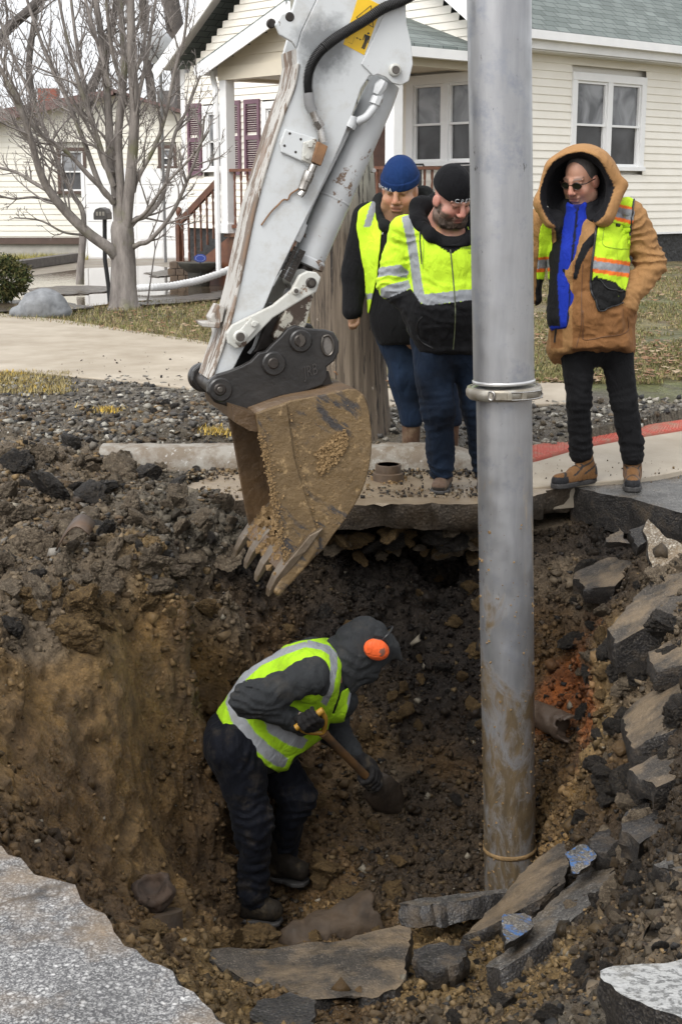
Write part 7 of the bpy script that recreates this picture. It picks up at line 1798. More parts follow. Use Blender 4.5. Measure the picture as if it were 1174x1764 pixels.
B.uc(h_+np.array((.03,-.02,-.03)), h_+np.array((.034,-.03,-.075)), .0115, .009, .008)
bmA = lambda x, y, z: np.clip(sstep(-.055, -.085, z)*sstep(.0, .03, y)*.55+sstep(-.040, -.046, z)*sstep(-.055,-.048,z)*0+np.exp(-((z+.043)/.006)**2)*(np.abs(x) < .03)*(y > .07)*.5, 0, 1)
finish(B, "body", M_SKIN, rootA, hA.skin((.42,.225,.13), (.10,.065,.04), (.52,.21,.14), bmask=bmA), relax_it=1)
K = capfield(hA, .026, .013); 
K.uc(hA.p(0,0,.05), hA.p(0,0,.051), .0, .0, .0)
cap, _, _ = finish(K, "knit_cap", M_KNIT, rootA, lambda V, F: np.where((np.linalg.norm(hA.loc(V)-np.array((-.045,.06,.10)), axis=1) < .007)[:, None] | (np.linalg.norm(hA.loc(V)-np.array((-.06,.05,.085)), axis=1) < .006)[:, None], np.array((.35,.08,.06)), np.array((.010,.032,.115))))
Kb = capfield(hA, .026, .019); Kb.cp(hA.p(0,.095,.066), hA.u*1.+hA.f*.16, .008); finish(Kb, "cap_cuff", M_KNIT, cap, (.008,.026,.095))
lettering("C P E M A", hA, .026, .030, .70, (.106,.128), M_THREAD, cap)
Jn = fld(J(640,735)+np.array((0,-.35,0)), J(800,545)+np.array((0,.35,0)), .010)
for L, r in ((al, (.115,.092,.075)), (ar_, (.115,.09,.074))): Jn.uc(L[0], L[1], r[0], r[1], .04); Jn.uc(L[1], L[2], r[1], r[2], .03)
Jn.uc(J(690,565,.03), J(735,565,.04), .15, .15, .05); Jn.rough(folds(91, .010, 9)); finish(Jn, "jeans", M_DENIM, rootA, lambda V, F: np.clip(np.array((.008,.0165,.035))*(1+.9*fbm(V*7, 3, 7)[:, None]), .004, 1))
for L in (al, ar_):
    an = L[2]; zf = drop(an[0], an[1]-.05)[0][2]; heel = np.array((an[0], an[1]+.05, zf)); toe = np.array((an[0]-.01, an[1]-.14, zf))
    K = fld(np.minimum(toe, an)-.11, np.maximum(heel, an)+.11, .008); boot(K, an, heel, toe, .055); K.cp((0, 0, zf+.008), (0, 0, -1), .004); o, _, _ = finish(K, "boot", M_LEATH, rootA, (.12,.07,.045)); sole("sole", heel-np.array((0,0,.01)), toe-np.array((0,0,.01)), .05, M_SOLE, o, .03)
Sw = fld(J(575,610)+np.array((0,-.42,0)), J(800,345)+np.array((0,.45,.05)), .007)
Sw.uc(J(690,418,.06), J(688,440,.05), .18, .215, .06); Sw.uc(J(688,430,.05), J(700,545,.02), .215, .215, .06); Sw.uc(J(640,388,.07), J(740,388,.07), .085, .085, .06)
SwT = Sw.f.copy()
for A in (xL, xR): Sw.uc(A[0], A[1], .088, .082, .05); Sw.uc(A[1], A[2], .080, .062, .04)
Sw.uc(J(700,545,.02), J(705,578,.03), .21, .19, .05); Sw.ce(J(690,368,-.04), (.11,.17,.08), None, .03); Sw.cp(J(700,592,-.2), (0,-.2,-1), .02); Sw.rough(folds(95, .007, 8))
sA, AV, AF = finish(Sw, "hoodie", M_FLEECE, rootA, BLK)
vA = patch(AV, AF, [[(619,362),(640,348),(658,344),(660,380),(655,430),(650,480),(642,515),(636,542),(628,520),(627,470),(620,430),(614,390)]], .010, "vest", M_HIVIS, rootA, LIME, [([(640,346),(654,343),(645,368),(638,390),(626,391),(633,366)], GREYR), ([(615,504),(660,508),(660,518),(615,514)], GREYR)])
sew2([(658,404),(664,390),(676,382),(684,378)], .0035, simple("white_cord", (.6,.6,.58)), "lanyard", sA, AV, AF)
Ho = fld(hA.c-np.array((.30,.3,.24)), hA.c+np.array((.3,.3,.13)), .008)
ring = [J(650,366,.02), J(655,348,.10), J(690,338,.18), J(728,338,.13), J(737,362,.02), J(715,392,-.10), J(688,404,-.14), J(662,390,-.10), J(650,366,.02)]
for (a, b), r in zip(zip(ring[:-1], ring[1:]), ((.034,.04),(.04,.045),(.045,.05),(.05,.040),(.040,.022),(.022,.016),(.016,.022),(.022,.034))): Ho.uc(a, b, r[0], r[1], .06)
Ho.uc(J(690,408,.03), J(690,415,.02), .08, .085, .03)
Ho.ce(hA.p(0,.06,-.05), (.085,.10,.095), hA.R, .015); Ho.rough(folds(96, .006, 14)); finish(Ho, "hood", M_FLEECE, rootA, (.012,.013,.013))

# ------------------------------------------------------------------- worker in the pit
D = 6.2; S = PXM(D, -1.)
rootD = empty("person", J(440,1575), 'worker in the pit bending with a shovel, grey hood, lime vest and orange ear muffs', 'person')
hD = Head(J(624,1124,.03), (.84,.10,-.53), (.5,0,.85), .93)
fx, fy, fz = fine(hD.c, .15)
B = fld(J(335,1600)+np.array((0,-.45,-.05)), J(705,1050)+np.array((0,.45,.05)), .015, fx, fy, fz); hD.build(B)
nl = [J(408,1290,-.10), J(438,1410,-.12), J(437,1535,-.08)]; fl_ = [J(455,1285,.14), J(510,1372,.12), J(482,1475,.18)]
for L in (nl, fl_): B.uc(L[0], L[1], .09, .065, .05); B.uc(L[1], L[2], .06, .045, .03)
B.uc(J(425,1262), J(470,1220), .15, .15, .05); B.uc(J(470,1220), J(548,1160), .15, .14, .05); B.uc(J(548,1160), J(605,1140,.02), .08, .06, .05)
na = [J(540,1165,-.20), J(430,1203,-.28), J(520,1248,-.20)]; fa = [J(560,1180,.20), J(578,1262,.22), J(613,1303,.05)]
for A in (na, fa): B.uc(A[0], A[1], .052, .047, .03); B.uc(A[1], A[2], .042, .032, .03)
finish(B, "body", M_SKIN, rootD, hD.skin((.45,.22,.15), (.12,.06,.04), bmask=lambda x, y, z: sstep(-.05, -.08, z)*.6), relax_it=1)
Tr = fld(J(330,1560)+np.array((0,-.4,-.02)), J(560,1225)+np.array((0,.45,.04)), .009)
Tr.uc(nl[0], nl[1], .138, .092, .05); Tr.uc(nl[1], nl[2], .088, .084, .04); Tr.uc(fl_[0], fl_[1], .135, .092, .05); Tr.uc(fl_[1], fl_[2], .088, .074, .04); Tr.ue(J(400,1272,.02), (.148,.185,.14), None, .06)
Tr.rough(folds(101, .013, 8)); Tr.rough(creases([(nl[1],nl[2]-nl[0],.17,.018,18),(fl_[1],fl_[2]-fl_[0],.15,.018,20),(nl[2],(0,0,1),.16,.020,20),(fl_[2],(0,0,1),.14,.018,22),(J(440,1300,-.15),(1,0,-.4),.15,.015,16)])); Tr.rough(lambda P: (.007*ridged(P*(4,4,20), 2, 12)*sstep(-1.0, -1.4, P[:, 2])).astype(np.float32))
finish(Tr, "trousers", M_WORKP, rootD, NAVY)
for an, toe, heel in ((J(437,1530,-.08), J(470,1580,-.12), J(425,1576,-.08)), (J(484,1470,.18), J(516,1510,.12), J(478,1505,.18))):
    K = fld(np.minimum(np.minimum(toe, an), heel)-.12, np.maximum(np.maximum(heel, an), toe)+.12, .008); boot(K, an, heel, toe, .062); K.uc(an+np.array((0,0,.05)), an, .075, .07, .03); K.rough(folds(105, .004, 16)); o, _, _ = finish(K, "boot", M_GLOVE, rootD, (.018,.014,.010)); sole("sole", heel-np.array((0,0,.02)), toe-np.array((0,0,.02)), .055, M_SOLE, o, .02)
To = fld(J(340,1350)+np.array((0,-.45,0)), J(630,1080)+np.array((0,.45,.05)), .006)
To.uc(J(432,1265,.02), J(480,1215,.02), .185, .195, .06); To.uc(J(480,1215,.02), J(535,1163,.02), .195, .165, .06); To.uc(J(535,1160,-.10), J(545,1160,.14), .125, .125, .06); To.uc(J(545,1165,.02), J(585,1205,.02), .14, .09, .06); To.uc(J(470,1270,.02), J(520,1245,.02), .15, .11, .06)
TV0 = To.f.copy(); To.rough(folds(111, .012, 8)); torso, TV, TF = finish(To, "sweatshirt", M_SWEAT, rootD, (.028,.030,.032))
Ar = fld(J(395,1300)+np.array((0,-.5,-.02)), J(650,1105)+np.array((0,.5,.03)), .008)
Ar.uc(na[0], na[1], .090, .080, .05); Ar.uc(na[1], J(500,1240,-.215), .078, .054, .04); Ar.uc(J(500,1240,-.215), na[2], .056, .050, .02); Ar.uc(fa[0], fa[1], .09, .08, .04); Ar.uc(fa[1], fa[2], .072, .05, .03)
Ar.rough(folds(115, .013, 10)); Ar.rough(creases([(na[1],na[2]-na[0],.15,.020,22),(na[0]+np.array((-.04,0,-.02)),na[1]-na[0],.13,.014,18),(na[2],na[2]-na[1],.08,.012,36),(fa[1],fa[2]-fa[0],.13,.016,24)])); finish(Ar, "sleeves", M_SWEAT, torso, (.030,.032,.034))
vp = [[(372,1222),(378,1208),(392,1190),(408,1172),(424,1156),(445,1138),(463,1128),(495,1115),(520,1108),(552,1103),(574,1103),(582,1118),(585,1135),(583,1160),(580,1190),(572,1226),(560,1262),(520,1292),(506,1300),(494,1322),(481,1330),(455,1315),(425,1290),(400,1265),(385,1245)], [(612,1170),(603,1176),(598,1215),(588,1250),(568,1264),(560,1250),(575,1225),(585,1190)]]
vm = [([(388,1210),(394,1192),(404,1182),(408,1197),(420,1233),(438,1260),(463,1283),(496,1307),(490,1322),(475,1320),(438,1292),(412,1265),(400,1245)], GREYR), ([(530,1102),(567,1112),(581,1126),(581,1150),(574,1190),(562,1216),(552,1210),(562,1188),(569,1150),(567,1128),(552,1119),(526,1115)], GREYR), ([(526,1105),(530,1113),(490,1128),(450,1146),(424,1170),(408,1190),(400,1184),(418,1160),(444,1138),(485,1117)], GREYR), ([(455,1240),(500,1252),(530,1275),(520,1290),(498,1284),(462,1262)], GREYR),([(606,1172),(614,1172),(608,1200),(598,1225),(598,1205)], GREYR)]
To2 = To; vD = patch(TV, TF, vp, .014, "vest", M_VESTD, rootD, LIMED, vm)
# hood and ear muffs
hD = Head(J(628,1126,.03), (.84,.10,-.53), (.5,0,.85), 1.02)
Ho = fld(hD.c-np.array((.30,.3,.28)), hD.c+np.array((.26,.3,.22)), .0065)
Ho.ue(hD.p(0,-.01,.035), (.108,.135,.130), hD.R, .03); Ho.uc(hD.p(0,-.05,.0), J(570,1150,.02), .115, .115, .06); Ho.uc(hD.p(0,.04,-.05), J(592,1160,.02), .080, .085, .05); Ho.uc(J(596,1150,.02), J(582,1195,.02), .085, .07, .05); Ho.uc(hD.p(0,.09,.085), hD.p(0,.150,.060), .055, .022, .04); Ho.ue(hD.p(0,-.06,.10), (.07,.07,.05), hD.R, .05)
Ho.ce(hD.p(0,.170,-.045), (.072,.075,.072), hD.R, .015); Ho.rough(folds(121, .016, 8)); Ho.rough(creases([(hD.p(0,-.10,-.05),hD.f*-.6+hD.u,.15,.018,17),(J(590,1165,.0),(.6,0,.8),.10,.012,22)])); Ho.rough(lambda P: (.005*np.exp(-((((P-hD.c)@hD.x)+.052)/.007)**2)).astype(np.float32)); hood, HV, HF = finish(Ho, "hood", M_SWEAT, rootD, (.034,.036,.038))
hx = hD.x if hD.x[1] < 0 else -hD.x
cm = PD(648,1119,hD.c[1]-.118)
M_ORNG = simple("ear_muff_orange", (.82,.13,.035), (.60,.095,.03), 14, .42, .2, 60, .003); M_MUFF = cloth("scuffed_muff", .42, 200, .1)
M = fld(cm-.085, cm+.085, .004); Rm = np.stack([nrm(ray(696,1150)-ray(600,1090)*0-ray(600,1088)), hx, np.cross(nrm(ray(696,1150)-ray(600,1088)), hx)], 1)
M.ue(cm, (.060,.032,.048), Rm, .01); V, F = M.mesh(); sc_ = fbm((V-cm)*34, 3, 9); em = mk("ear_muff", V, F, M_MUFF, rootD, smooth=True, col=np.where((sc_ > .28)[:, None], np.array((.22,.10,.07)), np.array((.82,.13,.035))*(1+.15*sc_[:, None])))
m = MB(); m.tube([cm-hx*.0+np.array((.0,.035,0)), cm+np.array((0,.055,0))], [.055,.05], 20); m.obj("cushion", M_BLACK, em, smooth=40)
m = MB(); m.tube(smooth_path(np.array([cm-hx*.02+hD.u*.03, cm-hx*.012+hD.u*.085+hD.f*.01, hD.p(0,.03,.165), hD.c-(cm-hD.c)+hD.u*.05]), 20), .006, 6); m.obj("headband", M_BLACK, em, smooth=60)
# shovel
sh0, sh1, sh2 = J(556,1262,-.22), J(641,1348,-.02), J(690,1405,.08)
sd_ = nrm(sh1-sh0); shovel = empty("shovel", sh2, 'short muddy D-handled shovel held by the worker in the pit', 'shovel')
M_SHAFT = simple("muddy_yellow_shaft", (.13,.065,.022), (.035,.023,.014), 9, .55, .5, 40, .005)
m = MB(); m.tube([sh0, sh0+sd_*.04, sh1], [.024,.0185,.0195], 14); m.obj("shaft", M_SHAFT, shovel, smooth=60)
M_YEL = simple("yellow_grip", (.42,.22,.02), (.22,.12,.02), 14, .5, .3, 50, .004)
pr = nrm(np.cross(sd_, (0,1,0))); g0, g1 = sh0-sd_*.115+pr*.062, sh0-sd_*.115-pr*.062
m = MB(); m.tube(smooth_path(np.array([sh0, sh0-sd_*.03+pr*.03, sh0-sd_*.07+pr*.055, g0]), 14), .012, 10); m.tube(smooth_path(np.array([sh0, sh0-sd_*.03-pr*.03, sh0-sd_*.07-pr*.055, g1]), 14), .012, 10); m.cyl(g0+pr*.012, g1-pr*.012, .016, 16); m.obj("grip", M_YEL, shovel, smooth=60)
m = MB(); nb_ = 12; sx_ = nrm(np.cross(sd_, (.25,-.9,.1))); sn = np.cross(sd_, sx_); V = []
bl = [(-.05,.022),(.0,.024),(.02,.066),(.05,.080),(.12,.084),(.17,.078),(.215,.06),(.245,.03),(.256,.006)]
for t, wd in bl:
    for k in range(nb_): u = -1+2*k/(nb_-1); V.append(sh1+sd_*(t+.0)+sx_*wd*u+sn*(.03*u*u*min(1, wd/.09)-.02*(t > .02)))
m.add(V, [(i*nb_+k, i*nb_+k+1, (i+1)*nb_+k+1, (i+1)*nb_+k) for i in range(len(bl)-1) for k in range(nb_-1)]); o = m.obj("blade", simple("muddy_blade", (.034,.024,.016), (.013,.010,.008), 8, .5, .6, 25, .01), shovel, smooth=60); s_ = o.modifiers.new("thick", 'SOLIDIFY'); s_.thickness = .005
def glove(c, ax, wrist, name, bk, r=.019):
    """a gloved hand closed round a bar: c on the bar, ax along it, wrist where the hand comes from"""
    c = np.asarray(c, float); ax = nrm(ax); w_ = np.asarray(wrist, float)-c; w_ = nrm(w_-ax*np.dot(w_, ax)); n = nrm(np.cross(ax, w_))
    if np.dot(n, bk) < 0: n = -n
    G = fld(c-.16, c+.16, .0045)
    G.uc(c+w_*.075+n*.028-ax*.02, c+w_*.022+n*.036-ax*.012, .032, .026, .02); G.uc(c+w_*.075+n*.026+ax*.022, c+w_*.02+n*.036+ax*.022, .028, .025, .02); G.uc(c+w_*.08+n*.024, np.asarray(wrist, float), .036, .040, .02)
    for k, (off, L) in enumerate(((-.037, .92), (-.013, 1.0), (.012, .96), (.036, .80))):
        pts = []
        for a in np.linspace(20, 20+205*L, 5): t = math.radians(a); pts.append(c+ax*off+(w_*math.cos(t)*-.0+0)+(-w_*math.sin(t-.3)*.034+n*math.cos(t-.3)*.034))
        pts = [c+ax*off+w_*.020+n*.038]+pts
        for i, (a, b) in enumerate(zip(pts[:-1], pts[1:])): G.uc(a, b, .0152-.0006*i, .0148-.0007*i, .003)
    th = [c+w_*.06-ax*.035+n*.01, c+w_*.03-ax*.055-n*.008, c+w_*.0-ax*.050-n*.030, c-w_*.022-ax*.03-n*.030]
    for i, (a, b) in enumerate(zip(th[:-1], th[1:])): G.uc(a, b, .0165-.0015*i, .015-.0015*i, .008)
    G.rough(folds(131, .0022, 30)); return finish(G, name, M_GLOVE, rootD, (.012,.011,.011), relax_it=1)
g1_, GV1, GF1 = glove((g0+g1)/2, g0-g1, na[2], "glove", -hx*0+np.array((0,-1,.4)))
m = MB(); a = na[2]+(na[1]-na[2])*.02; b = PD(520,1233,na[2][1]-.055); m.box(b, (.036,.012,.030), np.array(Matrix.Rotation(.3, 3, 'Y'))); bevel(m.obj("cuff_tab", simple("glove_tab", (.24,.19,.14), (.13,.10,.08), 30, .7), g1_), .004)
m = MB(); p = PD(571,1246,(g0[1]+g1[1])/2-.045); m.tube([p-np.array((.045,0,.0)), p+np.array((.01,-.004,0.003)), p+np.array((.045,0,-.003))], [.014,.0135,.011], 12); m.obj("pointing_finger", M_GLOVE, g1_, smooth=60) if False else None
glove(sh1-sd_*.02, sd_, fa[2], "glove", np.array((.4,-.8,.4)))
# =================================================================== BROKEN SLABS AND PIPES IN AND ROUND THE PIT
def slab(name, label, cat, pts, thick, mt, ms=None, group=None, down=None, jag=.012, cell=.03, rough=.008, seed=1, float_=False):
    P = np.array([PD(a, b, d) for a, b, d in pts]); ce = P.mean(0); nn = np.linalg.svd(P-ce)[2][2]        # a true plane, lying clear of the soil
    xy = np.array([(a, b) for a, b, _ in pts], float); c2 = xy.mean(0); worst = 0
    if not float_:
        sh = []
        for f in (1., .6, .25):
            for a, b in c2+(xy-c2)*f:
                if 0 < a < 1174: sh.append(PPL(a, b, ce, nn)[1]-sight(a, b)[1]+.03)
        worst = max(0, np.percentile(sh, 78)) if sh else 0
    ce2 = PD(*proj(ce[None])[0], ce[1]-worst)
    o = plate(name, [PPL(a, b, ce2, nn) for a, b, _ in pts], thick, mt, ms or M_BITUM, jag=jag, cell=cell, seed=seed, down=down, rough=rough)
    return tag(o, label, cat, group)
M_BLUE = asphalt("blue_marked_asphalt", (.05,.048,.046), (.27,.255,.23), 80, .4, (.22,.17,.11), .4, 4, .5, paint=((.045,.115,.27), 26, .52))
M_WHITEA = asphalt("white_painted_asphalt", (.15,.15,.145), (.34,.34,.33), 70, .5, (.22,.19,.14), .5, 5, .50, paint=((.36,.36,.35), 34, .46))
M_GRIT = asphalt("gritty_asphalt", (.12,.085,.05), (.38,.34,.275), 62, .3, (.22,.155,.085), .65, 4.5, .46)
slab("asphalt_slab", 'largest tan-mudded asphalt slab lying flat at the front of the pit floor', 'asphalt slab', [(352,1652,4.98),(366,1637,5.05),(480,1632,5.08),(600,1615,5.15),(688,1597,5.22),(704,1601,5.18),(702,1645,4.98),(692,1705,4.72),(640,1718,4.64),(600,1706,4.66),(540,1722,4.6),(455,1702,4.68),(430,1690,4.72)], .12, M_BITUM_MUD, down=(0,-.25,-1), seed=21)
slab("asphalt_slab", 'thin asphalt slab with a pale top edge jutting left of the metal tube foot', 'asphalt slab', [(690,1556,5.5),(715,1549,5.56),(790,1540,5.62),(872,1531,5.68),(874,1537,5.6),(800,1551,5.52),(725,1562,5.45)], .085, M_BITUM_GREY, down=(.05,-.9,-1), seed=22, cell=.02)
slab("asphalt_slab", 'dark asphalt slab leaning against the foot of the metal tube', 'asphalt slab', [(962,1452,5.55),(980,1478,5.38),(972,1520,5.2),(930,1548,5.15),(880,1575,5.12),(826,1602,5.1),(797,1612,5.12),(850,1556,5.4),(905,1492,5.6)], .11, M_BITUM_MUD, down=(-.2,.1,-1), seed=23)
slab("asphalt_slab", 'longest asphalt slab sloping down from right to left in front of the tube foot', 'asphalt slab', [(842,1664,4.66),(880,1615,4.85),(940,1560,5.06),(1000,1505,5.25),(1040,1478,5.33),(1095,1462,5.3),(1130,1474,5.1),(1112,1504,4.95),(1050,1540,4.86),(975,1592,4.74),(905,1645,4.6),(860,1670,4.58)], .12, M_BITUM_GREY, down=(.1,-.55,-1), seed=24)
slab("asphalt_chunk", 'blue-paint-flecked grey asphalt chunk standing upright between the two leaning slabs', 'asphalt chunk', [(976,1470,5.22),(1002,1455,5.26),(1024,1462,5.22),(1018,1490,5.12),(998,1506,5.05),(980,1510,5.05)], .07, M_BLUE, down=(.3,.8,-.5), seed=25, cell=.02)
slab("asphalt_chunk", 'blue-flecked grey asphalt chunk wedged under the longest slab', 'asphalt chunk', [(864,1575,4.84),(900,1570,4.86),(918,1578,4.82),(912,1600,4.72),(880,1622,4.62),(866,1626,4.6),(862,1600,4.7)], .06, M_BLUE, down=(0,.6,-1), seed=26, cell=.02)
slab("asphalt_slab", 'upper of two parallel mud-topped slabs at the right pit wall under the pale triangular one', 'asphalt slab', [(1075,1052,6.25),(1100,1022,6.35),(1126,1000,6.4),(1180,988,6.3),(1260,985,6.1),(1260,1016,6.0),(1180,1018,6.12),(1104,1040,6.22)], .13, M_BITUM_MUD, seed=27, down=(.1,.1,-1))
slab("asphalt_slab", 'lower of two parallel mud-topped slabs at the right pit wall, black underneath', 'asphalt slab', [(1047,1082,6.14),(1094,1040,6.22),(1130,1030,6.2),(1180,1022,6.08),(1270,1020,5.8),(1270,1060,5.6),(1180,1062,5.82),(1133,1073,5.9),(1091,1091,5.95),(1062,1109,5.98)], .17, M_BITUM_MUD, seed=28, down=(.05,.2,-1))
slab("asphalt_slab", 'brown grey slab tilted out of the right pit wall below the parallel pair', 'asphalt slab', [(1072,1234,5.62),(1100,1205,5.72),(1140,1184,5.75),(1180,1158,5.7),(1280,1130,5.4),(1280,1200,5.0),(1180,1226,5.2),(1160,1256,5.2),(1092,1287,5.35),(1076,1260,5.5)], .14, M_BITUM_MUD, seed=29, down=(.1,.1,-1))
slab("asphalt_slab", 'pale grit-speckled triangular slab standing on edge at the right under the street edge', 'asphalt slab', [(1115,895,6.75),(1143,921,6.7),(1180,942,6.6),(1230,965,6.5),(1190,962,6.45),(1150,972,6.5),(1124,984,6.52),(1117,954,6.6),(1110,914,6.7)], .07, M_GRIT, seed=30, down=(.1,.9,-.5), cell=.02, jag=.004)
slab("asphalt_chunk", 'small muddy triangular chunk below the street edge at right', 'asphalt chunk', [(1068,910,7.05),(1086,936,6.9),(1066,934,6.9),(1045,931,6.95)], .06, M_BITUM_MUD, seed=31, down=(0,.7,-1), cell=.02)
slab("asphalt_chunk", 'dark chunk wedged between the small triangular chunk and the pale upright slab', 'asphalt chunk', [(1084,914,7.0),(1112,902,7.0),(1116,930,6.85),(1098,944,6.8)], .08, M_BITUM, seed=32, down=(0,.7,-1), cell=.02)
slab("asphalt_slab", 'white-painted asphalt slab with a black broken side at the bottom right corner', 'asphalt slab', [(1030,1672,2.90),(1075,1664,2.92),(1120,1658,2.95),(1174,1653,2.98),(1360,1640,3.0),(1360,1850,2.4),(1174,1757,2.62),(1118,1731,2.70),(1070,1704,2.79),(1040,1682,2.86)], .15, M_WHITEA, seed=33, float_=True, down=(.12,.12,-1), cell=.02, rough=.004)
slab("asphalt_slab", 'pale-topped slab end at the right edge above the loose gravel slope', 'asphalt slab', [(1122,1486,4.2),(1150,1474,4.25),(1200,1468,4.2),(1260,1470,4.1),(1250,1500,3.95),(1170,1500,4.05),(1130,1496,4.12)], .09, M_BITUM_GREY, seed=34, down=(0,.1,-1), cell=.02)
slab("asphalt_slab", 'thick black broken slab leaning on the right slope above the longest slab', 'asphalt slab', [(1072,1398,5.2),(1115,1380,5.2),(1152,1390,5.1),(1147,1430,4.9),(1100,1453,4.9),(1070,1432,5.0)], .13, M_BITUM, seed=41, down=(0,.3,-1))
slab("asphalt_slab", 'narrow muddy slab on the right slope between the tilted brown grey slab and the thick black one', 'asphalt slab', [(1082,1325,5.3),(1130,1300,5.35),(1210,1288,5.2),(1210,1330,5.0),(1130,1352,5.05)], .11, M_BITUM_MUD, seed=42, down=(0,.3,-1))
slab("asphalt_chunk", 'dark chunk at the upper end of the longest slab beside the blue-flecked chunk', 'asphalt chunk', [(1022,1440,5.4),(1050,1428,5.4),(1080,1445,5.3),(1056,1470,5.15),(1026,1466,5.2)], .10, M_BITUM, seed=43, down=(0,.3,-1), cell=.02)
slab("asphalt_slab", 'muddy slab half buried in the right slope below the parallel pair', 'asphalt slab', [(1108,1124,5.8),(1174,1094,5.8),(1240,1102,5.6),(1206,1142,5.5),(1130,1152,5.55)], .11, M_BITUM_MUD, seed=44, down=(0,.2,-1))
slab("asphalt_slab", 'flat muddy slab below the street edge just right of the metal tube', 'asphalt slab', [(990,985,7.1),(1050,962,7.0),(1096,974,6.9),(1060,1010,6.75),(1004,1016,6.8)], .10, M_BITUM_MUD, seed=45, down=(0,.3,-1))
rg = random.Random(77)
RL.append(('dark lump of road base hanging in the undercut below the gutter', 'lumps of road base under the gutter'))
for i in range(46):
    a = rg.uniform(545, 835); b = rg.uniform(892, 965); p = PD(a, b, 7.40+rg.uniform(-.03, .10)+(b-890)*.0022); s_ = rg.uniform(18, 60)/PXM(7.4, -.2)/2
    o = bpy.data.objects.new("base_lump", RMESH[(rg.choice((0, 1, 2, 2)), rg.randrange(5))]); COL.objects.link(o); o.location = tuple(p); o.rotation_euler = (rg.uniform(-.6, .6), rg.uniform(-.6, .6), rg.uniform(0, 6.3)); o.scale = (s_*1.3, s_, s_*.7)
    tag(o, RL[-1][0], 'lump', RL[-1][1])
slab("asphalt_chunk", 'angular dark chunk with a tan top at the left end of the longest slab', 'asphalt chunk', [(705,1640,4.95),(760,1625,5.0),(800,1632,4.95),(790,1660,4.8),(740,1672,4.76)], .08, M_BITUM, seed=36, cell=.02)
slab("asphalt_chunk", 'black wet chunk in front of the largest flat slab beside the near street corner', 'asphalt chunk', [(440,1722,4.35),(500,1706,4.42),(545,1722,4.35),(540,1764,4.15),(470,1776,4.1),(430,1750,4.22)], .12, M_BITUM, seed=37)
for k, (a, b, wd) in enumerate(((1112,1415,75),(1150,1350,70),(1080,1345,50),(1045,1440,60),(1140,1555,40),(1060,1600,45),(1010,1130,30),(1130,1130,70),(1150,1290,40),(985,1560,40),(1030,1310,46))):
    rock(a, b, wd, 1 if k % 3 else 0, 4 if k % 3 else 3, .8, own='largest black lump on the right slope above the sloping slab' if k == 0 else None)
# clods forming the tan rib beside the orange clay
for k, (a, b, wd) in enumerate(((1034,1090,40),(1038,1120,42),(1040,1155,34),(1040,1190,34),(1036,1225,30))): rock(a, b, wd, 2, 7, 1.1)
# pipes
M_IRON = simple("muddy_iron", (.075,.048,.026), (.03,.021,.014), 7, .8, .7, 22, .012)
M_CLAYP = simple("clay_pipe", (.13,.095,.07), (.07,.045,.03), 5, .5, .5, 25, .01)
def pipe(name, label, a, b, r, m_, bore=.8, cat='pipe'):
    a, b = np.asarray(a, float), np.asarray(b, float); L = nrm(b-a); f = fld(np.minimum(a, b)-r*1.6, np.maximum(a, b)+r*1.6, .010)
    f.uc(a, b, r, r, .01); f.cp(b-L*.01, L, .006); f.uc(b-L*.05, b-L*.04, r*1.03, r*1.03, .01); f.cp(b-L*.005, L, .006); f.cc(b-L*.06, b+L*.2, r*bore, r*bore, .01)
    f.rough(lambda P: (.018*fbm(P*14, 3, 5)+.02*ridged(P*9, 2, 6)*sstep(-.1, .3, fbm(P*5, 2, 8))).astype(np.float32), .04); V, F = f.mesh(); V = relax(V, F, 1)
    o = mk(name, V, F, m_, smooth=True); return tag(o, label, cat)
pipe("iron_pipe", 'mud-covered iron pipe lying across the pit floor behind the largest slab', PD(520,1628,5.72), PD(655,1572,5.80), .11, M_IRON)
pipe("clay_pipe", 'brown clay pipe end showing below the orange clay right of the tube', PD(905,1222,7.05), PD(985,1258,6.66), .07, M_CLAYP)
c = sight(268,1560)+np.array((0,-.02,.06)); e = empty("valve_fitting", c, 'rusty dark broken valve cap sitting on its pipe in the left corner of the pit', 'valve cap')
f = fld((-.13,-.13,-.06), (.13,.13,.12), .007); f.uc((0,0,.0), (0,0,.02), .085, .088, .01, ((0,0,1), .6)); f.cc((0,0,.075), (0,0,.10), .06, .07, .015); f.rough(lambda P: (.014*fbm(P*22, 3, 5)+.016*ridged(P*13, 2, 6)).astype(np.float32), .04); V, F = f.mesh(); V = relax(V, F, 1)
o = mk("rusty_disc", V, F, simple("dark_rust", (.06,.036,.022), (.025,.017,.012), 12, .85, .7, 30, .01), e, smooth=True, local=True); o.rotation_euler = (.35,-.15,0)
m = MB(); m.tube([(.03,-.05,-.05),(.05,-.12,-.28)], [.085,.085], 24); m.obj("pipe", M_IRON, e, smooth=40, local=True)
# gas valve collar on the gutter
p = PZ(668,828,.0); e = empty("valve_collar", p, 'rusty two-tier iron valve collar standing on the gutter by the kerb', 'valve box')
M_COLL = simple("rusty_collar", (.12,.078,.045), (.055,.037,.024), 10, .6, .6, 40, .006)
m = MB(); m.tube([(0,0,.0),(0,0,.045),(0,0,.05)], [.088,.086,.078], 32); m.obj("base_ring", M_COLL, e, smooth=40, local=True)
m = MB(); m.tube([(0,0,.05),(0,0,.09),(0,0,.095),(0,0,.095),(0,0,.03)], [.072,.074,.072,.060,.058], 32); m.obj("collar", M_COLL, e, smooth=40, local=True)
m = MB(); rg = np.random.default_rng(3)
for k in range(26):
    a = rg.uniform(0, 6.28); r = rg.uniform(.075, .13); m.add((IV+rg.uniform(-.35, .35, IV.shape))*rg.uniform(.004, .014)+np.array((r*math.cos(a), r*math.sin(a), .008)), IF)
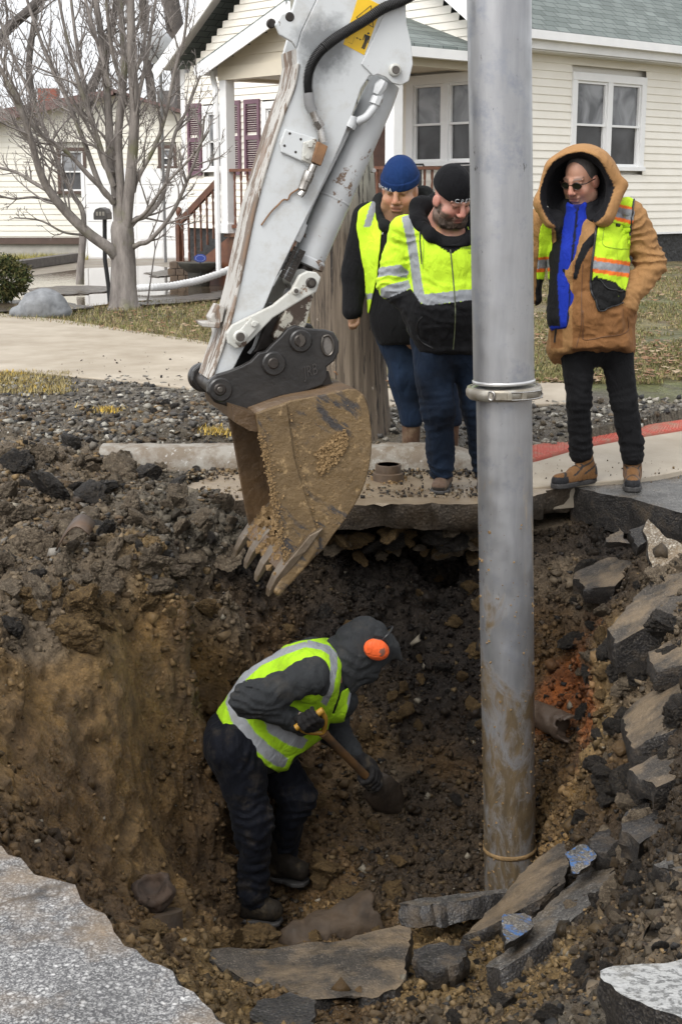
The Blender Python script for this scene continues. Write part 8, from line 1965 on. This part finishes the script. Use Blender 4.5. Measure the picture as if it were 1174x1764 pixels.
o = m.obj("mud_crumbs", M_CRUMB); o.location = tuple(p); tag(o, kind='stuff')
# dirt on the gutter and pavement
def on_plane(n, fn, smin, smax, cols, seed):
    rg = np.random.default_rng(seed); Vs = []; Cs = []
    for _ in range(n):
        x, y, z = fn(rg); s = smin+(smax-smin)*rg.random()**3; Vs.append((IV+rg.uniform(-.42, .42, IV.shape))*rg.uniform(.6, 1.2, 3)*s+np.array((x, y, z+s*.3))); Cs.append(np.tile(np.array(cols[rg.integers(len(cols))]), (len(IV), 1)))
    V = np.concatenate(Vs); F = (IF[None]+np.arange(n)[:, None, None]*len(IV)).reshape(-1, 3); tag(mk("gravel", V, F, M_STONE, col=np.concatenate(Cs)), kind='stuff')
on_plane(1500, lambda r: (r.uniform(-.9, 1.1), 8.19-abs(r.normal())*.12, .004), .003, .018, BROWNS+BLACKS, 51)
on_plane(900, lambda r: (r.uniform(-.9, .9), 7.42+abs(r.normal())*.16, .004), .002, .014, BROWNS+BLACKS, 52)
on_plane(120, lambda r: (lambda x, y: (x, y, .016+(y-7.6)*.045))(r.uniform(.9, 2.4), r.uniform(7.72, 8.3)), .002, .008, BROWNS+BLACKS, 53)
on_plane(160, lambda r: (r.uniform(-2.4, .3), r.uniform(10.6, 13.), .175), .003, .014, GREYS+BROWNS, 54)
for k, (a, b, wd) in enumerate(((790,806,34),(806,800,22),(775,812,18))):
    p = PZ(a, b, .0); s = wd/PXM(p[1], 0)/2; o = bpy.data.objects.new("asphalt_lump", RMESH[(1, k)]); COL.objects.link(o); o.location = tuple(p+np.array((0,0,s*.4))); o.scale = (s,)*3; o.rotation_euler = (0,0,k*2.)
    tag(o, ('largest', 'middle-sized', 'smallest')[k]+' of three black lumps on the gutter by the lime sweatshirt man', 'asphalt lump')
# bent rusty sheet in the heap
m = MB(); P0 = sight(100,962); P1 = sight(160,955); V = []
for i in range(9):
    t = i/8; p = P0*(1-t)+P1*t; z = .05+.10*math.sin(t*2.6); V += [p+np.array((0,-.05,z)), p+np.array((0,.10,z+.02))]
m.add(V, [(2*i, 2*i+2, 2*i+3, 2*i+1) for i in range(8)]); o = m.obj("metal_sheet", simple("rust_sheet", (.10,.06,.035), (.05,.035,.025), 9, .6, .4), smooth=50); s_ = o.modifiers.new("thick", 'SOLIDIFY'); s_.thickness = .008
tag(o, 'bent rusty metal sheet arching out of the rubble heap at left', 'metal sheet')
# yellow marking paint sprayed on the verge grass
def reg_y(rg, n):
    out = []
    for (a, b, r) in ((40,655,.16),(75,668,.18),(10,645,.12),(185,703,.07),(370,738,.06)):
        c = PZ(a, b, .16); out.append(np.stack([c[0]+rg.normal(size=n//5)*r*.8, c[1]+rg.normal(size=n//5)*r], -1))
    return np.concatenate(out)
scatter_blades("painted_grass", 900, reg_y, .012, .04, [(.55,.37,.06), (.46,.32,.08), (.36,.28,.12)], 61)
def reg_s(rg, n):
    y = rg.uniform(10.4, 11.6, n); return np.stack([rg.uniform(-.27, -.19, n)*y, y], -1)
scatter_blades("grass", 3500, reg_s, .012, .04, [(.36,.30,.15), (.30,.25,.11), (.25,.2,.1)], 62)
